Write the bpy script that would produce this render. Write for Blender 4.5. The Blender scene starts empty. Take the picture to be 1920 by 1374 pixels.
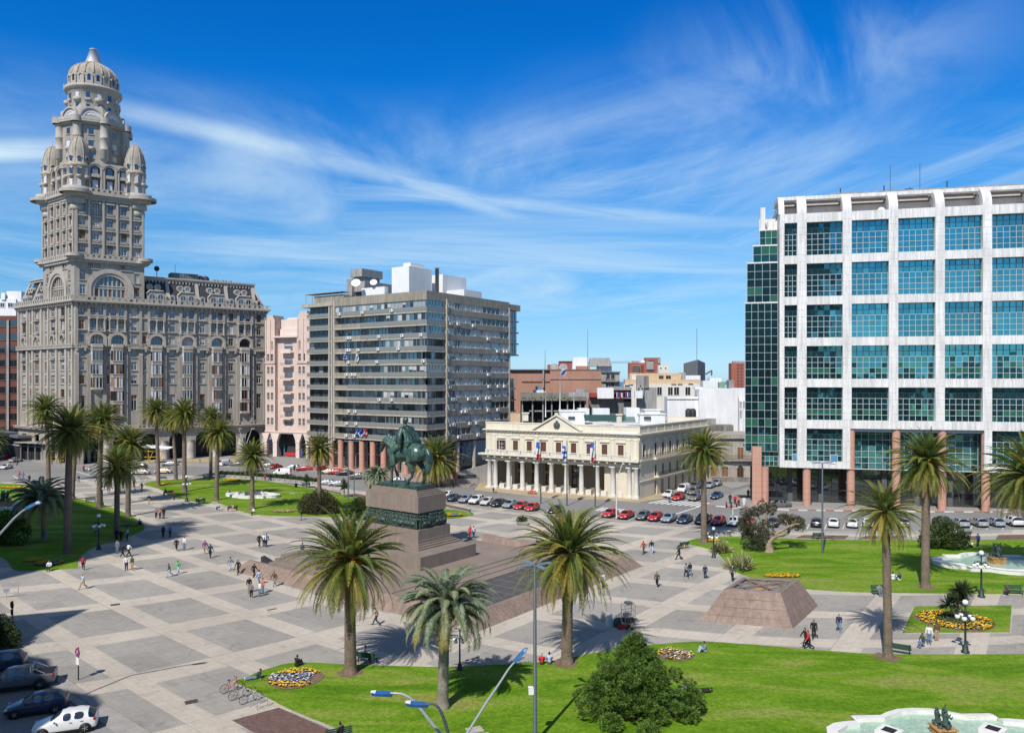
import bpy,bmesh,math,random
from math import sin,cos,tan,pi,sqrt,atan2,radians,floor
from mathutils import Vector,Matrix,noise
R = random.Random(7)
SC = bpy.context.scene
COL = SC.collection
F,HC,HY = 1450.0,24.0,712.0            # focal length in photo pixels, eye height, horizon row
def G(x,y,z=0.0):
 """ground point (height z) seen at photo pixel x, y"""
 Y = F * (HC - z) / (y - HY)
 return Vector(((x - 960) / F * Y,Y,z))
def at(x,y,Y):
 return Vector(((x - 960) / F * Y,Y,HC - (y - HY) / F * Y))
# ------------------------------------------------------------------ materials
def rgb(c):
 if isinstance(c,str):
  c = c.lstrip('#');c = [int(c[i:i + 2],16) / 255 for i in (0,2,4)]
  c = [v / 12.92 if v <= .04045 else ((v + .055) / 1.055) ** 2.4 for v in c]
 return (c[0],c[1],c[2],1.0)
MATS = {}
def nd(t,typ,**kw):
 n = t.nodes.new(typ)
 for k,v in kw.items():
  if k in n.inputs: n.inputs[k].default_value = v
  else: setattr(n,k,v)
 return n
def mat(name,col,rough=.75,var=.12,scale=.6,var2=.08,scale2=6.,metal=0.,spec=.4,bump=0.,bscale=20.,streak=0.,coord='Object',col2=None,sss=0.):
 if name in MATS: return MATS[name]
 m = bpy.data.materials.new(name);m.use_nodes = True
 t = m.node_tree;L = t.links.new
 b = t.nodes['Principled BSDF']
 b.inputs['Roughness'].default_value = rough;b.inputs['Metallic'].default_value = metal
 b.inputs['Specular IOR Level'].default_value = spec
 c = rgb(col)
 if var == 0 and var2 == 0 and not streak and not bump:
  b.inputs['Base Color'].default_value = c
 else:
  tc = nd(t,'ShaderNodeTexCoord')
  n1 = nd(t,'ShaderNodeTexNoise',Scale=scale,Detail=4.,Roughness=.6)
  n2 = nd(t,'ShaderNodeTexNoise',Scale=scale2,Detail=3.,Roughness=.6)
  L(tc.outputs[coord],n1.inputs['Vector']);L(tc.outputs[coord],n2.inputs['Vector'])
  r1 = nd(t,'ShaderNodeMapRange');r1.inputs['From Min'].default_value = .3;r1.inputs['From Max'].default_value = .7
  r1.inputs['To Min'].default_value = 1 - var;r1.inputs['To Max'].default_value = 1 + var
  r2 = nd(t,'ShaderNodeMapRange');r2.inputs['From Min'].default_value = .3;r2.inputs['From Max'].default_value = .7
  r2.inputs['To Min'].default_value = 1 - var2;r2.inputs['To Max'].default_value = 1 + var2
  L(n1.outputs['Fac'],r1.inputs['Value']);L(n2.outputs['Fac'],r2.inputs['Value'])
  mu = nd(t,'ShaderNodeMath',operation='MULTIPLY');L(r1.outputs[0],mu.inputs[0]);L(r2.outputs[0],mu.inputs[1])
  out = mu.outputs[0]
  if streak:
   mp = nd(t,'ShaderNodeMapping');mp.inputs['Scale'].default_value = (1.3,1.3,.09)
   L(tc.outputs[coord],mp.inputs['Vector'])
   n3 = nd(t,'ShaderNodeTexNoise',Scale=1.6,Detail=5.,Roughness=.65);L(mp.outputs[0],n3.inputs['Vector'])
   r3 = nd(t,'ShaderNodeMapRange');r3.inputs['From Min'].default_value = .35;r3.inputs['From Max'].default_value = .6
   r3.inputs['To Min'].default_value = 1 - streak;r3.inputs['To Max'].default_value = 1.0
   L(n3.outputs['Fac'],r3.inputs['Value'])
   m3 = nd(t,'ShaderNodeMath',operation='MULTIPLY');L(out,m3.inputs[0]);L(r3.outputs[0],m3.inputs[1]);out = m3.outputs[0]
  if col2 is not None:
   mx0 = nd(t,'ShaderNodeMix',data_type='RGBA');mx0.inputs['A'].default_value = c;mx0.inputs['B'].default_value = rgb(col2)
   r4 = nd(t,'ShaderNodeMapRange');r4.inputs['From Min'].default_value = .42;r4.inputs['From Max'].default_value = .6
   L(n1.outputs['Fac'],r4.inputs['Value']);L(r4.outputs[0],mx0.inputs['Factor']);csock = mx0.outputs['Result']
  else:
   rg = nd(t,'ShaderNodeRGB');rg.outputs[0].default_value = c;csock = rg.outputs[0]
  mx = nd(t,'ShaderNodeVectorMath',operation='SCALE');L(csock,mx.inputs[0]);L(out,mx.inputs['Scale'])
  L(mx.outputs[0],b.inputs['Base Color'])
  if bump:
   n4 = nd(t,'ShaderNodeTexNoise',Scale=bscale,Detail=4.);L(tc.outputs[coord],n4.inputs['Vector'])
   bp = nd(t,'ShaderNodeBump',Strength=bump,Distance=.05);L(n4.outputs['Fac'],bp.inputs['Height']);L(bp.outputs[0],b.inputs['Normal'])
 MATS[name] = m
 return m
def glass_mat(name,body,refl,fac=.5,rough=.03):
 """coated window glass: a tinted mirror over a dark body"""
 if name in MATS: return MATS[name]
 m = bpy.data.materials.new(name);m.use_nodes = True
 t = m.node_tree;L = t.links.new;b = t.nodes['Principled BSDF']
 b.inputs['Base Color'].default_value = rgb(body);b.inputs['Roughness'].default_value = .25
 g = nd(t,'ShaderNodeBsdfGlossy',Roughness=rough);g.inputs['Color'].default_value = rgb(refl)
 fr = nd(t,'ShaderNodeLayerWeight',Blend=.35)
 mr = nd(t,'ShaderNodeMapRange');mr.inputs['To Min'].default_value = fac;mr.inputs['To Max'].default_value = min(1,fac + .45)
 L(fr.outputs['Fresnel'],mr.inputs['Value'])
 tc = nd(t,'ShaderNodeTexCoord');n = nd(t,'ShaderNodeTexNoise',Scale=.35,Detail=2.);L(tc.outputs['Object'],n.inputs['Vector'])
 bp = nd(t,'ShaderNodeBump',Strength=.05,Distance=.4);L(n.outputs['Fac'],bp.inputs['Height']);L(bp.outputs[0],g.inputs['Normal'])
 mx = nd(t,'ShaderNodeMixShader');L(mr.outputs[0],mx.inputs[0]);L(b.outputs[0],mx.inputs[1]);L(g.outputs[0],mx.inputs[2])
 L(mx.outputs[0],t.nodes['Material Output'].inputs['Surface'])
 MATS[name] = m
 return m
# ------------------------------------------------------------------ mesh building
class MB:
 def __init__(s): s.v = [];s.f = [];s.m = [];s.s = [];s.T = Matrix.Identity(4)
 def add(s,vs,fs,mi=0,sm=False):
  o = len(s.v);T = s.T
  s.v += [tuple(T @ Vector(p)) for p in vs]
  s.f += [tuple(i + o for i in f) for f in fs]
  s.m += [mi] * len(fs);s.s += [sm] * len(fs)
 def box(s,x0,x1,y0,y1,z0,z1,mi=0):
  s.add([(x0,y0,z0),(x1,y0,z0),(x1,y1,z0),(x0,y1,z0),(x0,y0,z1),(x1,y0,z1),(x1,y1,z1),(x0,y1,z1)],
              [(0,3,2,1),(4,5,6,7),(0,1,5,4),(1,2,6,5),(2,3,7,6),(3,0,4,7)],mi)
 def quad(s,a,b,c,d,mi=0): s.add([a,b,c,d],[(0,1,2,3)],mi)
 def prism(s,poly,z0,z1,mi=0,top=None,cap=True,sm=False):
  n = len(poly);p2 = top or poly
  vs = [(p[0],p[1],z0) for p in poly] + [(p[0],p[1],z1) for p in p2]
  fs = [(i,(i + 1) % n,n + (i + 1) % n,n + i) for i in range(n)]
  s.add(vs,fs,mi,sm)
  if cap: s.add(vs[n:],[tuple(range(n))],mi);s.add(vs[:n],[tuple(range(n - 1,-1,-1))],mi)
 def tube(s,pts,rad,n=8,mi=0,cap=True,sm=True):
  pts = [Vector(p) for p in pts]
  if not hasattr(rad,'__len__'): rad = [rad] * len(pts)
  d0 = (pts[1] - pts[0]).normalized()
  u = d0.cross(Vector((0,0,1)) if abs(d0.z) < .9 else Vector((1,0,0))).normalized()
  vs = []
  for i,p in enumerate(pts):
   d = (pts[min(i + 1,len(pts) - 1)] - pts[max(i - 1,0)]).normalized()
   u = (u - d * u.dot(d)).normalized();w = d.cross(u)
   for k in range(n):
    a = 2 * pi * k / n;vs.append(tuple(p + (u * cos(a) + w * sin(a)) * rad[i]))
  fs = []
  for i in range(len(pts) - 1):
   for k in range(n):
    fs.append((i * n + k,i * n + (k + 1) % n,(i + 1) * n + (k + 1) % n,(i + 1) * n + k))
  s.add(vs,fs,mi,sm)
  if cap: s.add(vs[:n],[tuple(range(n - 1,-1,-1))],mi);s.add(vs[-n:],[tuple(range(n))],mi)
 def lathe(s,prof,n=16,c=(0,0,0),mi=0,sm=True,a0=0.,cap=True):
  vs = []
  for r,z in prof:
   for k in range(n):
    a = a0 + 2 * pi * k / n;vs.append((c[0] + r * cos(a),c[1] + r * sin(a),c[2] + z))
  fs = []
  for i in range(len(prof) - 1):
   for k in range(n):
    fs.append((i * n + k,i * n + (k + 1) % n,(i + 1) * n + (k + 1) % n,(i + 1) * n + k))
  s.add(vs,fs,mi,sm)
  if cap and prof[-1][0] > 1e-3: s.add(vs[-n:],[tuple(range(n))],mi)
 def ball(s,c,r,n=10,m=6,mi=0):
  if not hasattr(r,'__len__'): r = (r,r,r)
  vs = [(c[0],c[1],c[2] - r[2])]
  for i in range(1,m):
   b = -pi / 2 + pi * i / m
   for k in range(n):
    a = 2 * pi * k / n;vs.append((c[0] + r[0] * cos(b) * cos(a),c[1] + r[1] * cos(b) * sin(a),c[2] + r[2] * sin(b)))
  vs.append((c[0],c[1],c[2] + r[2]));e = len(vs) - 1
  fs = [(0,1 + (k + 1) % n,1 + k) for k in range(n)]
  for i in range(m - 2):
   for k in range(n):
    a = 1 + i * n;fs.append((a + k,a + (k + 1) % n,a + n + (k + 1) % n,a + n + k))
  a = 1 + (m - 2) * n
  fs += [(a + k,a + (k + 1) % n,e) for k in range(n)]
  s.add(vs,fs,mi,True)
 def arch(s,cx,zc,r0,r1,y0,y1,mi=0,n=12,a0=0.,a1=pi):
  """half ring in the local x-z plane, from depth y0 to y1"""
  vs = []
  for k in range(n + 1):
   a = a0 + (a1 - a0) * k / n
   for r in (r0,r1):
    for y in (y0,y1): vs.append((cx + r * cos(a),y,zc + r * sin(a)))
  fs = []
  for k in range(n):
   o = 4 * k;q = o + 4
   fs += [(o,o + 2,q + 2,q),(o + 2,o + 3,q + 3,q + 2),(o + 1,o,q,q + 1),(o + 3,o + 1,q + 1,q + 3)]
  s.add(vs,fs,mi)
 def disc(s,cx,zc,r,y,mi=0,n=14,a0=0.,a1=2 * pi):
  s.add([(cx + r * cos(a0 + (a1 - a0) * k / n),y,zc + r * sin(a0 + (a1 - a0) * k / n)) for k in range(n + (a1 - a0 < 6))],
              [tuple(range(n + (a1 - a0 < 6)))],mi)
 def wall(s,L,z0,z1,ops,depth=.3,mi=0,rmi=None,x0=0.):
  """flat wall in the local y=0 plane with real openings and reveals"""
  rmi = mi if rmi is None else rmi
  xs = sorted({round(v,3) for v in [x0,L] + [o[0] for o in ops] + [o[1] for o in ops] if x0 <= v <= L})
  zs = sorted({round(v,3) for v in [z0,z1] + [o[2] for o in ops] + [o[3] for o in ops] if z0 <= v <= z1})
  for j in range(len(zs) - 1):
   zm = (zs[j] + zs[j + 1]) / 2
   row = [o for o in ops if o[2] < zm < o[3]]
   st = None
   for i in range(len(xs) - 1):
    xm = (xs[i] + xs[i + 1]) / 2
    hole = any(o[0] < xm < o[1] for o in row)
    if not hole and st is None: st = xs[i]
    if hole and st is not None:
     s.quad((st,0,zs[j]),(xs[i],0,zs[j]),(xs[i],0,zs[j + 1]),(st,0,zs[j + 1]),mi);st = None
   if st is not None: s.quad((st,0,zs[j]),(L,0,zs[j]),(L,0,zs[j + 1]),(st,0,zs[j + 1]),mi)
  for a,b,c,d in ops:
   e = depth
   s.quad((a,0,c),(a,e,c),(b,e,c),(b,0,c),rmi);s.quad((a,0,d),(b,0,d),(b,e,d),(a,e,d),rmi)
   s.quad((a,0,c),(a,0,d),(a,e,d),(a,e,c),rmi);s.quad((b,0,c),(b,e,c),(b,e,d),(b,0,d),rmi)
 def mesh(s,name,mats):
  me = bpy.data.meshes.new(name);me.from_pydata(s.v,[],s.f)
  for m in mats: me.materials.append(m)
  me.polygons.foreach_set('material_index',s.m);me.polygons.foreach_set('use_smooth',s.s)
  me.update();return me
# ------------------------------------------------------------------ objects
WORLD = {}
def _link(o,parent=None,M=None):
 M = M or Matrix.Identity(4)
 COL.objects.link(o)
 if parent is not None:
  o.parent = parent;o.matrix_basis = WORLD[parent.name].inverted() @ M
 else: o.matrix_basis = M
 WORLD[o.name] = M
 return o
def tag(o,label=None,cat=None,group=None,kind=None):
 if label: o['label'] = label
 if cat: o['category'] = cat
 if group: o['group'] = group
 if kind: o['kind'] = kind
 return o
def thing(name,label,cat,M=None,group=None):
 o = bpy.data.objects.new(name,None);o.empty_display_size = .3
 if isinstance(M,Vector): M = Matrix.Translation(M)
 return tag(_link(o,None,M),label,cat,group)
def part(name,data,mats=None,parent=None,M=None):
 me = data.mesh(name,mats if isinstance(mats,(list,tuple)) else [mats]) if isinstance(data,MB) else data
 return _link(bpy.data.objects.new(name,me),parent,M)
def single(name,data,mats,label,cat,M=None,group=None,kind=None):
 return tag(part(name,data,mats,None,M),label,cat,group,kind)
def struct(name,data,mats):
 o = part(name,data,mats);o['kind'] = 'structure';return o
def copy_tree(o,M,parent=None):
 """a thing with its parts and sub-parts, data shared, placed at M"""
 c = o.copy();COL.objects.link(c)
 if parent is not None: c.parent = parent;c.matrix_basis = o.matrix_basis
 else: c.matrix_basis = M
 WORLD[c.name] = M if parent is None else WORLD[parent.name] @ c.matrix_basis
 for ch in list(KIDS.get(o.name,())): copy_tree(ch,M,c)
 return c
KIDS = {}
def kids(root):
 """remember the children of a prototype once, so that copying needs no search"""
 KIDS[root.name] = [c for c in COL.objects if c.parent is root]
 for c in KIDS[root.name]: kids(c)
 return root
def recolor(o,mapping):
 for i,sl in enumerate(o.material_slots):
  if sl.material and sl.material.name in mapping:
   sl.link = 'OBJECT';sl.material = mapping[sl.material.name]
def frame(A,B,z=0.):
 """facade frame: x from A to B (left to right as seen), y into the building, z up"""
 A = Vector((A[0],A[1]));B = Vector((B[0],B[1]));u = (B - A).normalized();n = Vector((-u.y,u.x))
 M = Matrix(((u.x,n.x,0,A.x),(u.y,n.y,0,A.y),(0,0,1,z),(0,0,0,1)))
 return M,(B - A).length
def place(p,rz=0.,s=1.):
 return Matrix.Translation(p) @ Matrix.Rotation(rz,4,'Z') @ Matrix.Scale(s,4)
class Windows:
 """collects the windows of one building: the 100 largest become parts, the rest one part"""
 def __init__(s,parent,mats,name='window'): s.p = parent;s.mats = mats;s.items = [];s.cache = {};s.name = name
 def add(s,M,key,fn,size): s.items.append((size / max(30.,(M.translation).length) ** 2 * 1e4,M,key,fn))
 def flush(s,limit=100):
  s.items.sort(key=lambda t: -t[0])
  rest = MB()
  for i,(sz,M,key,fn) in enumerate(s.items):
   if i < limit:
    if key not in s.cache:
     mb = MB();fn(mb);s.cache[key] = mb.mesh(s.name,s.mats)
    part(s.name,s.cache[key],None,s.p,M)
   else:
    rest.T = M;fn(rest)
  if len(s.items) > limit:
   o = part(s.name,rest,s.mats,s.p);o['kind'] = 'stuff'
def win_fn(w,h,nx=2,nz=2,bar=.07,depth=.3,glass=1,fm=0,sill=0.,sm=2,blind=None,bm=3):
 """window in an opening: origin bottom centre on the wall plane, glass set back"""
 def fn(mb):
  d = depth
  mb.quad((-w / 2,d,0),(w / 2,d,0),(w / 2,d,h),(-w / 2,d,h),glass)
  if blind: mb.quad((-w / 2 + .02,d - .02,h * (1 - blind)),(w / 2 - .02,d - .02,h * (1 - blind)),(w / 2 - .02,d - .02,h),(-w / 2 + .02,d - .02,h),bm)
  for i in range(nx + 1):
   x = -w / 2 + w * i / nx;x = min(max(x,-w / 2 + bar / 2),w / 2 - bar / 2)
   mb.box(x - bar / 2,x + bar / 2,d - .06,d - .003,0,h,fm)
  for j in range(nz + 1):
   z = h * j / nz;z = min(max(z,bar / 2),h - bar / 2)
   mb.box(-w / 2,w / 2,d - .05,d - .004,z - bar / 2,z + bar / 2,fm)
  if sill: mb.box(-w / 2 - .12,w / 2 + .12,-sill,d * .5,-.14,-.003,sm)
 return fn
# ------------------------------------------------------------------ camera, sun, sky
cam = bpy.data.cameras.new('camera');camo = bpy.data.objects.new('camera',cam);COL.objects.link(camo)
camo.location = (0,0,HC);camo.rotation_euler = (pi / 2,0,0)
cam.sensor_width = 36;cam.lens = 36 * F / 1920;cam.shift_y = (HY - 687) / 1920;cam.clip_start = .5;cam.clip_end = 12000
SC.camera = camo
SUN_AZ,SUN_EL = radians(24),radians(47)      # direction in which shadows fall (from +Y to +X), height of the sun
sd = Vector((sin(SUN_AZ) * cos(SUN_EL),cos(SUN_AZ) * cos(SUN_EL),-sin(SUN_EL)))
sun = bpy.data.lights.new('sun','SUN');sun.energy = 4.3;sun.angle = radians(.53);sun.color = (1,.955,.88)
suno = bpy.data.objects.new('sun',sun);suno.rotation_euler = sd.to_track_quat('-Z','Y').to_euler();suno.location = (0,0,150);COL.objects.link(suno)
w = bpy.data.worlds.new('World');SC.world = w;w.use_nodes = True
t = w.node_tree;L = t.links.new;bg = t.nodes['Background']
sky = nd(t,'ShaderNodeTexSky',sky_type='NISHITA',sun_disc=False,sun_elevation=SUN_EL,sun_rotation=pi + SUN_AZ,altitude=30.,air_density=1.,dust_density=.35,ozone_density=2.2)
tc = nd(t,'ShaderNodeTexCoord');sp = nd(t,'ShaderNodeSeparateXYZ');L(tc.outputs['Generated'],sp.inputs[0])
rp = nd(t,'ShaderNodeValToRGB');el = rp.color_ramp.elements
FIL = [(0.,(.74,1.16,1.85)),(.043,(.609,.97,1.5)),(.104,(.50,.96,1.36)),(.184,(.27,.94,1.46)),(.273,(.09,.87,1.62)),(.361,(.025,.80,1.72)),(.436,(.01,.74,1.69)),(.52,(.45,.85,1.3)),(.66,(1.0,1.0,1.0))]
el[0].position = FIL[0][0];el[0].color = (*[v / 2.2 for v in FIL[0][1]],1);el[1].position = FIL[-1][0];el[1].color = (*[v / 2.2 for v in FIL[-1][1]],1)
for p_,c_ in FIL[1:-1]:
 e_ = el.new(p_);e_.color = (*[v / 2.2 for v in c_],1)
L(sp.outputs['Z'],rp.inputs[0])
hm = nd(t,'ShaderNodeVectorMath',operation='MULTIPLY');L(sky.outputs[0],hm.inputs[0]);L(rp.outputs[0],hm.inputs[1])
hs = nd(t,'ShaderNodeVectorMath',operation='SCALE');hs.inputs['Scale'].default_value = 2.2;L(hm.outputs[0],hs.inputs[0])
zc = nd(t,'ShaderNodeMath',operation='MAXIMUM');zc.inputs[1].default_value = .03;L(sp.outputs['Z'],zc.inputs[0])
dx = nd(t,'ShaderNodeMath',operation='DIVIDE');L(sp.outputs['X'],dx.inputs[0]);L(zc.outputs[0],dx.inputs[1])
dy = nd(t,'ShaderNodeMath',operation='DIVIDE');L(sp.outputs['Y'],dy.inputs[0]);L(zc.outputs[0],dy.inputs[1])
cb = nd(t,'ShaderNodeCombineXYZ');L(dx.outputs[0],cb.inputs[0]);L(dy.outputs[0],cb.inputs[1])
def cloud(rot,scl,loc,ns,lo,hi,dist=.8,det=7.,rough=.62):
 mp = nd(t,'ShaderNodeMapping');mp.vector_type = 'TEXTURE'
 mp.inputs['Rotation'].default_value = (0,0,rot);mp.inputs['Scale'].default_value = (scl[0],scl[1],1);mp.inputs['Location'].default_value = (loc[0],loc[1],0)
 L(cb.outputs[0],mp.inputs['Vector'])
 n = nd(t,'ShaderNodeTexNoise',Scale=ns,Detail=det,Roughness=rough,Distortion=dist);L(mp.outputs[0],n.inputs['Vector'])
 r = nd(t,'ShaderNodeMapRange',interpolation_type='SMOOTHSTEP');r.inputs['From Min'].default_value = lo;r.inputs['From Max'].default_value = hi
 L(n.outputs['Fac'],r.inputs['Value']);return r.outputs[0],mp
def band(ax,ay,half,soft,px=0.,py=0.):
 """soft-edged band of the cloud plane around the line through (px, py) along (ax, ay)"""
 l = sqrt(ax * ax + ay * ay);nx_,ny_ = -ay / l,ax / l
 dt = nd(t,'ShaderNodeVectorMath',operation='DOT_PRODUCT');dt.inputs[1].default_value = (nx_,ny_,0)
 L(cb.outputs[0],dt.inputs[0])
 su = nd(t,'ShaderNodeMath',operation='SUBTRACT');L(dt.outputs['Value'],su.inputs[0]);su.inputs[1].default_value = nx_ * px + ny_ * py
 ab = nd(t,'ShaderNodeMath',operation='ABSOLUTE');L(su.outputs[0],ab.inputs[0])
 r = nd(t,'ShaderNodeMapRange',interpolation_type='SMOOTHSTEP');r.inputs['From Min'].default_value = half;r.inputs['From Max'].default_value = half + soft
 r.inputs['To Min'].default_value = 1;r.inputs['To Max'].default_value = 0
 L(ab.outputs[0],r.inputs['Value']);return r.outputs[0]
def mul(a,b):
 n = nd(t,'ShaderNodeMath',operation='MULTIPLY');L(a,n.inputs[0])
 if isinstance(b,(int,float)): n.inputs[1].default_value = b
 else: L(b,n.inputs[1])
 return n.outputs[0]
def mx2(a,b):
 n = nd(t,'ShaderNodeMath',operation='MAXIMUM');L(a,n.inputs[0]);L(b,n.inputs[1]);return n.outputs[0]
def add2(a,b):
 n = nd(t,'ShaderNodeMath',operation='ADD',use_clamp=True);L(a,n.inputs[0]);L(b,n.inputs[1]);return n.outputs[0]
def pl(x,y):
 """photo pixel of the sky -> point of the cloud plane"""
 v = Vector(((x - 960) / F,1,(HY - y) / F));return v.x / v.z,v.y / v.z
def streak(x0,y0,x1,y1,half,soft,stretch,ns,lo,hi,seed,amt):
 a = pl(x0,y0);b = pl(x1,y1);ang = atan2(b[1] - a[1],b[0] - a[0])
 c,_ = cloud(ang,(stretch,1),(a[0] + seed,a[1] + seed * .7),ns,lo,hi)
 return mul(mul(c,band(b[0] - a[0],b[1] - a[1],half,soft,*a)),amt)
def radial(x,y,r0,r1):
 p = pl(x,y)
 ds = nd(t,'ShaderNodeVectorMath',operation='DISTANCE');ds.inputs[1].default_value = (p[0],p[1],0);L(cb.outputs[0],ds.inputs[0])
 r = nd(t,'ShaderNodeMapRange',interpolation_type='SMOOTHSTEP');r.inputs['From Min'].default_value = r0;r.inputs['From Max'].default_value = r1
 r.inputs['To Min'].default_value = 1;r.inputs['To Max'].default_value = 0
 L(ds.outputs['Value'],r.inputs['Value']);return r.outputs[0]
def run(x0,y0,x1,y1,half,soft,amt,seed,r0,r1):
 c = streak(x0,y0,x1,y1,half,soft,4.5,1.9,.26,.60,seed,amt)
 return mul(c,radial((x0 + x1) / 2,(y0 + y1) / 2,r0,r1))
c1 = run(262,216,560,284,.02,.2,.44,3.1,.24,.6)
c1 = mx2(c1,run(470,258,740,332,.02,.22,.52,5.7,.36,.85))
c1 = mx2(c1,run(690,315,890,380,.01,.2,.52,8.3,.5,1.2))
c1 = mx2(c1,run(870,374,1120,396,.01,.22,.42,1.3,.5,1.4))
def win(lo0,lo1,hi0,hi1):
 a_ = nd(t,'ShaderNodeMapRange',interpolation_type='SMOOTHSTEP');a_.inputs['From Min'].default_value = lo0;a_.inputs['From Max'].default_value = lo1;L(sp.outputs['Z'],a_.inputs['Value'])
 b_ = nd(t,'ShaderNodeMapRange',interpolation_type='SMOOTHSTEP');b_.inputs['From Min'].default_value = hi1;b_.inputs['From Max'].default_value = hi0;L(sp.outputs['Z'],b_.inputs['Value'])
 return mul(a_.outputs[0],b_.outputs[0])
c2 = mul(cloud(radians(118),(3.6,1),(1.7,.4),.7,.33,.82,1.6)[0],radial(1180,300,.35,1.35));c2 = mul(c2,.50)
c2 = mx2(c2,mul(mul(cloud(radians(140),(4.2,1),(4.4,2.9),1.0,.40,.74,1.3)[0],radial(1330,330,.3,1.0)),.5))
c3 = mul(mul(cloud(radians(8),(5.,1),(5.2,2.2),.42,.40,.70,.9)[0],win(.0,.05,.20,.34)),.62)
c3 = mul(c3,radial(1050,470,2.2,5.2))
c3 = mx2(c3,mul(mul(cloud(radians(100),(2.,1),(7.2,4.2),.5,.35,.8,1.2)[0],win(.05,.12,.26,.36)),.62))
c4 = mul(mul(cloud(radians(62),(3.2,1),(9.2,1.2),1.3,.42,.74,1.6)[0],radial(1520,130,.12,.8)),.34)
c5 = mul(streak(-60,285,90,280,.02,.2,3.,1.3,.30,.6,7.7,.75),radial(10,284,.3,.95))
cl = add2(add2(add2(c1,c2),add2(c3,c4)),c5)
mxc = nd(t,'ShaderNodeMix',data_type='RGBA');mxc.inputs['B'].default_value = (6.9,8.9,10.4,1);L(cl,mxc.inputs['Factor']);L(hs.outputs[0],mxc.inputs['A'])
L(mxc.outputs['Result'],bg.inputs['Color']);bg.inputs['Strength'].default_value = .085
SC.view_settings.view_transform = 'Standard';SC.view_settings.look = 'None';SC.view_settings.exposure = .13;SC.view_settings.gamma = 1
# ------------------------------------------------------------------ ground
def cr(pts,n=6,closed=True):
 """smooth curve through points"""
 out = [];N = len(pts)
 for i in range(N if closed else N - 1):
  p = [pts[(i + k) % N] if closed else pts[min(max(i + k,0),N - 1)] for k in (-1,0,1,2)]
  for s in range(n):
   u = s / n
   out.append(tuple(.5 * ((2 * p[1][a]) + (-p[0][a] + p[2][a]) * u + (2 * p[0][a] - 5 * p[1][a] + 4 * p[2][a] - p[3][a]) * u * u + (-p[0][a] + 3 * p[1][a] - 3 * p[2][a] + p[3][a]) * u ** 3) for a in (0,1)))
 if not closed: out.append(tuple(pts[-1][:2]))
 return out
def gp(pts): return [tuple(G(*p)[:2]) for p in pts]
def ccw(poly):
 a = sum(poly[i][0] * poly[(i + 1) % len(poly)][1] - poly[(i + 1) % len(poly)][0] * poly[i][1] for i in range(len(poly)))
 return poly if a > 0 else poly[::-1]
def slab(poly,z0,z1,mi=0,mb=None):
 mb = mb or MB();poly = ccw(poly);mb.prism(poly,z0,z1,mi);return mb
def inside(p,poly):
 r = False;j = len(poly) - 1
 for i in range(len(poly)):
  a,b = poly[i],poly[j]
  if (a[1] > p[1]) != (b[1] > p[1]) and p[0] < (b[0] - a[0]) * (p[1] - a[1]) / (b[1] - a[1]) + a[0]: r = not r
  j = i
 return r
def ribbon(mb,pts,w,z0,z1,mi=0,closed=False):
 n = len(pts)
 for i in range(n if closed else n - 1):
  a = Vector(pts[i][:2]);b = Vector(pts[(i + 1) % n][:2]);d = b - a
  if d.length < 1e-4: continue
  d.normalize();q = Vector((-d.y,d.x)) * w / 2
  mb.prism([a - q,b - q,b + q,a + q],z0,z1 + .0004 * (i % 3),mi)
asphalt = mat('asphalt',(.235,.228,.218),.9,.16,.05,.1,2.5,bump=.1,bscale=30)
mb = MB();mb.box(-6000,6000,20,9000,-1,0);struct('road',mb,[asphalt])
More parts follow.
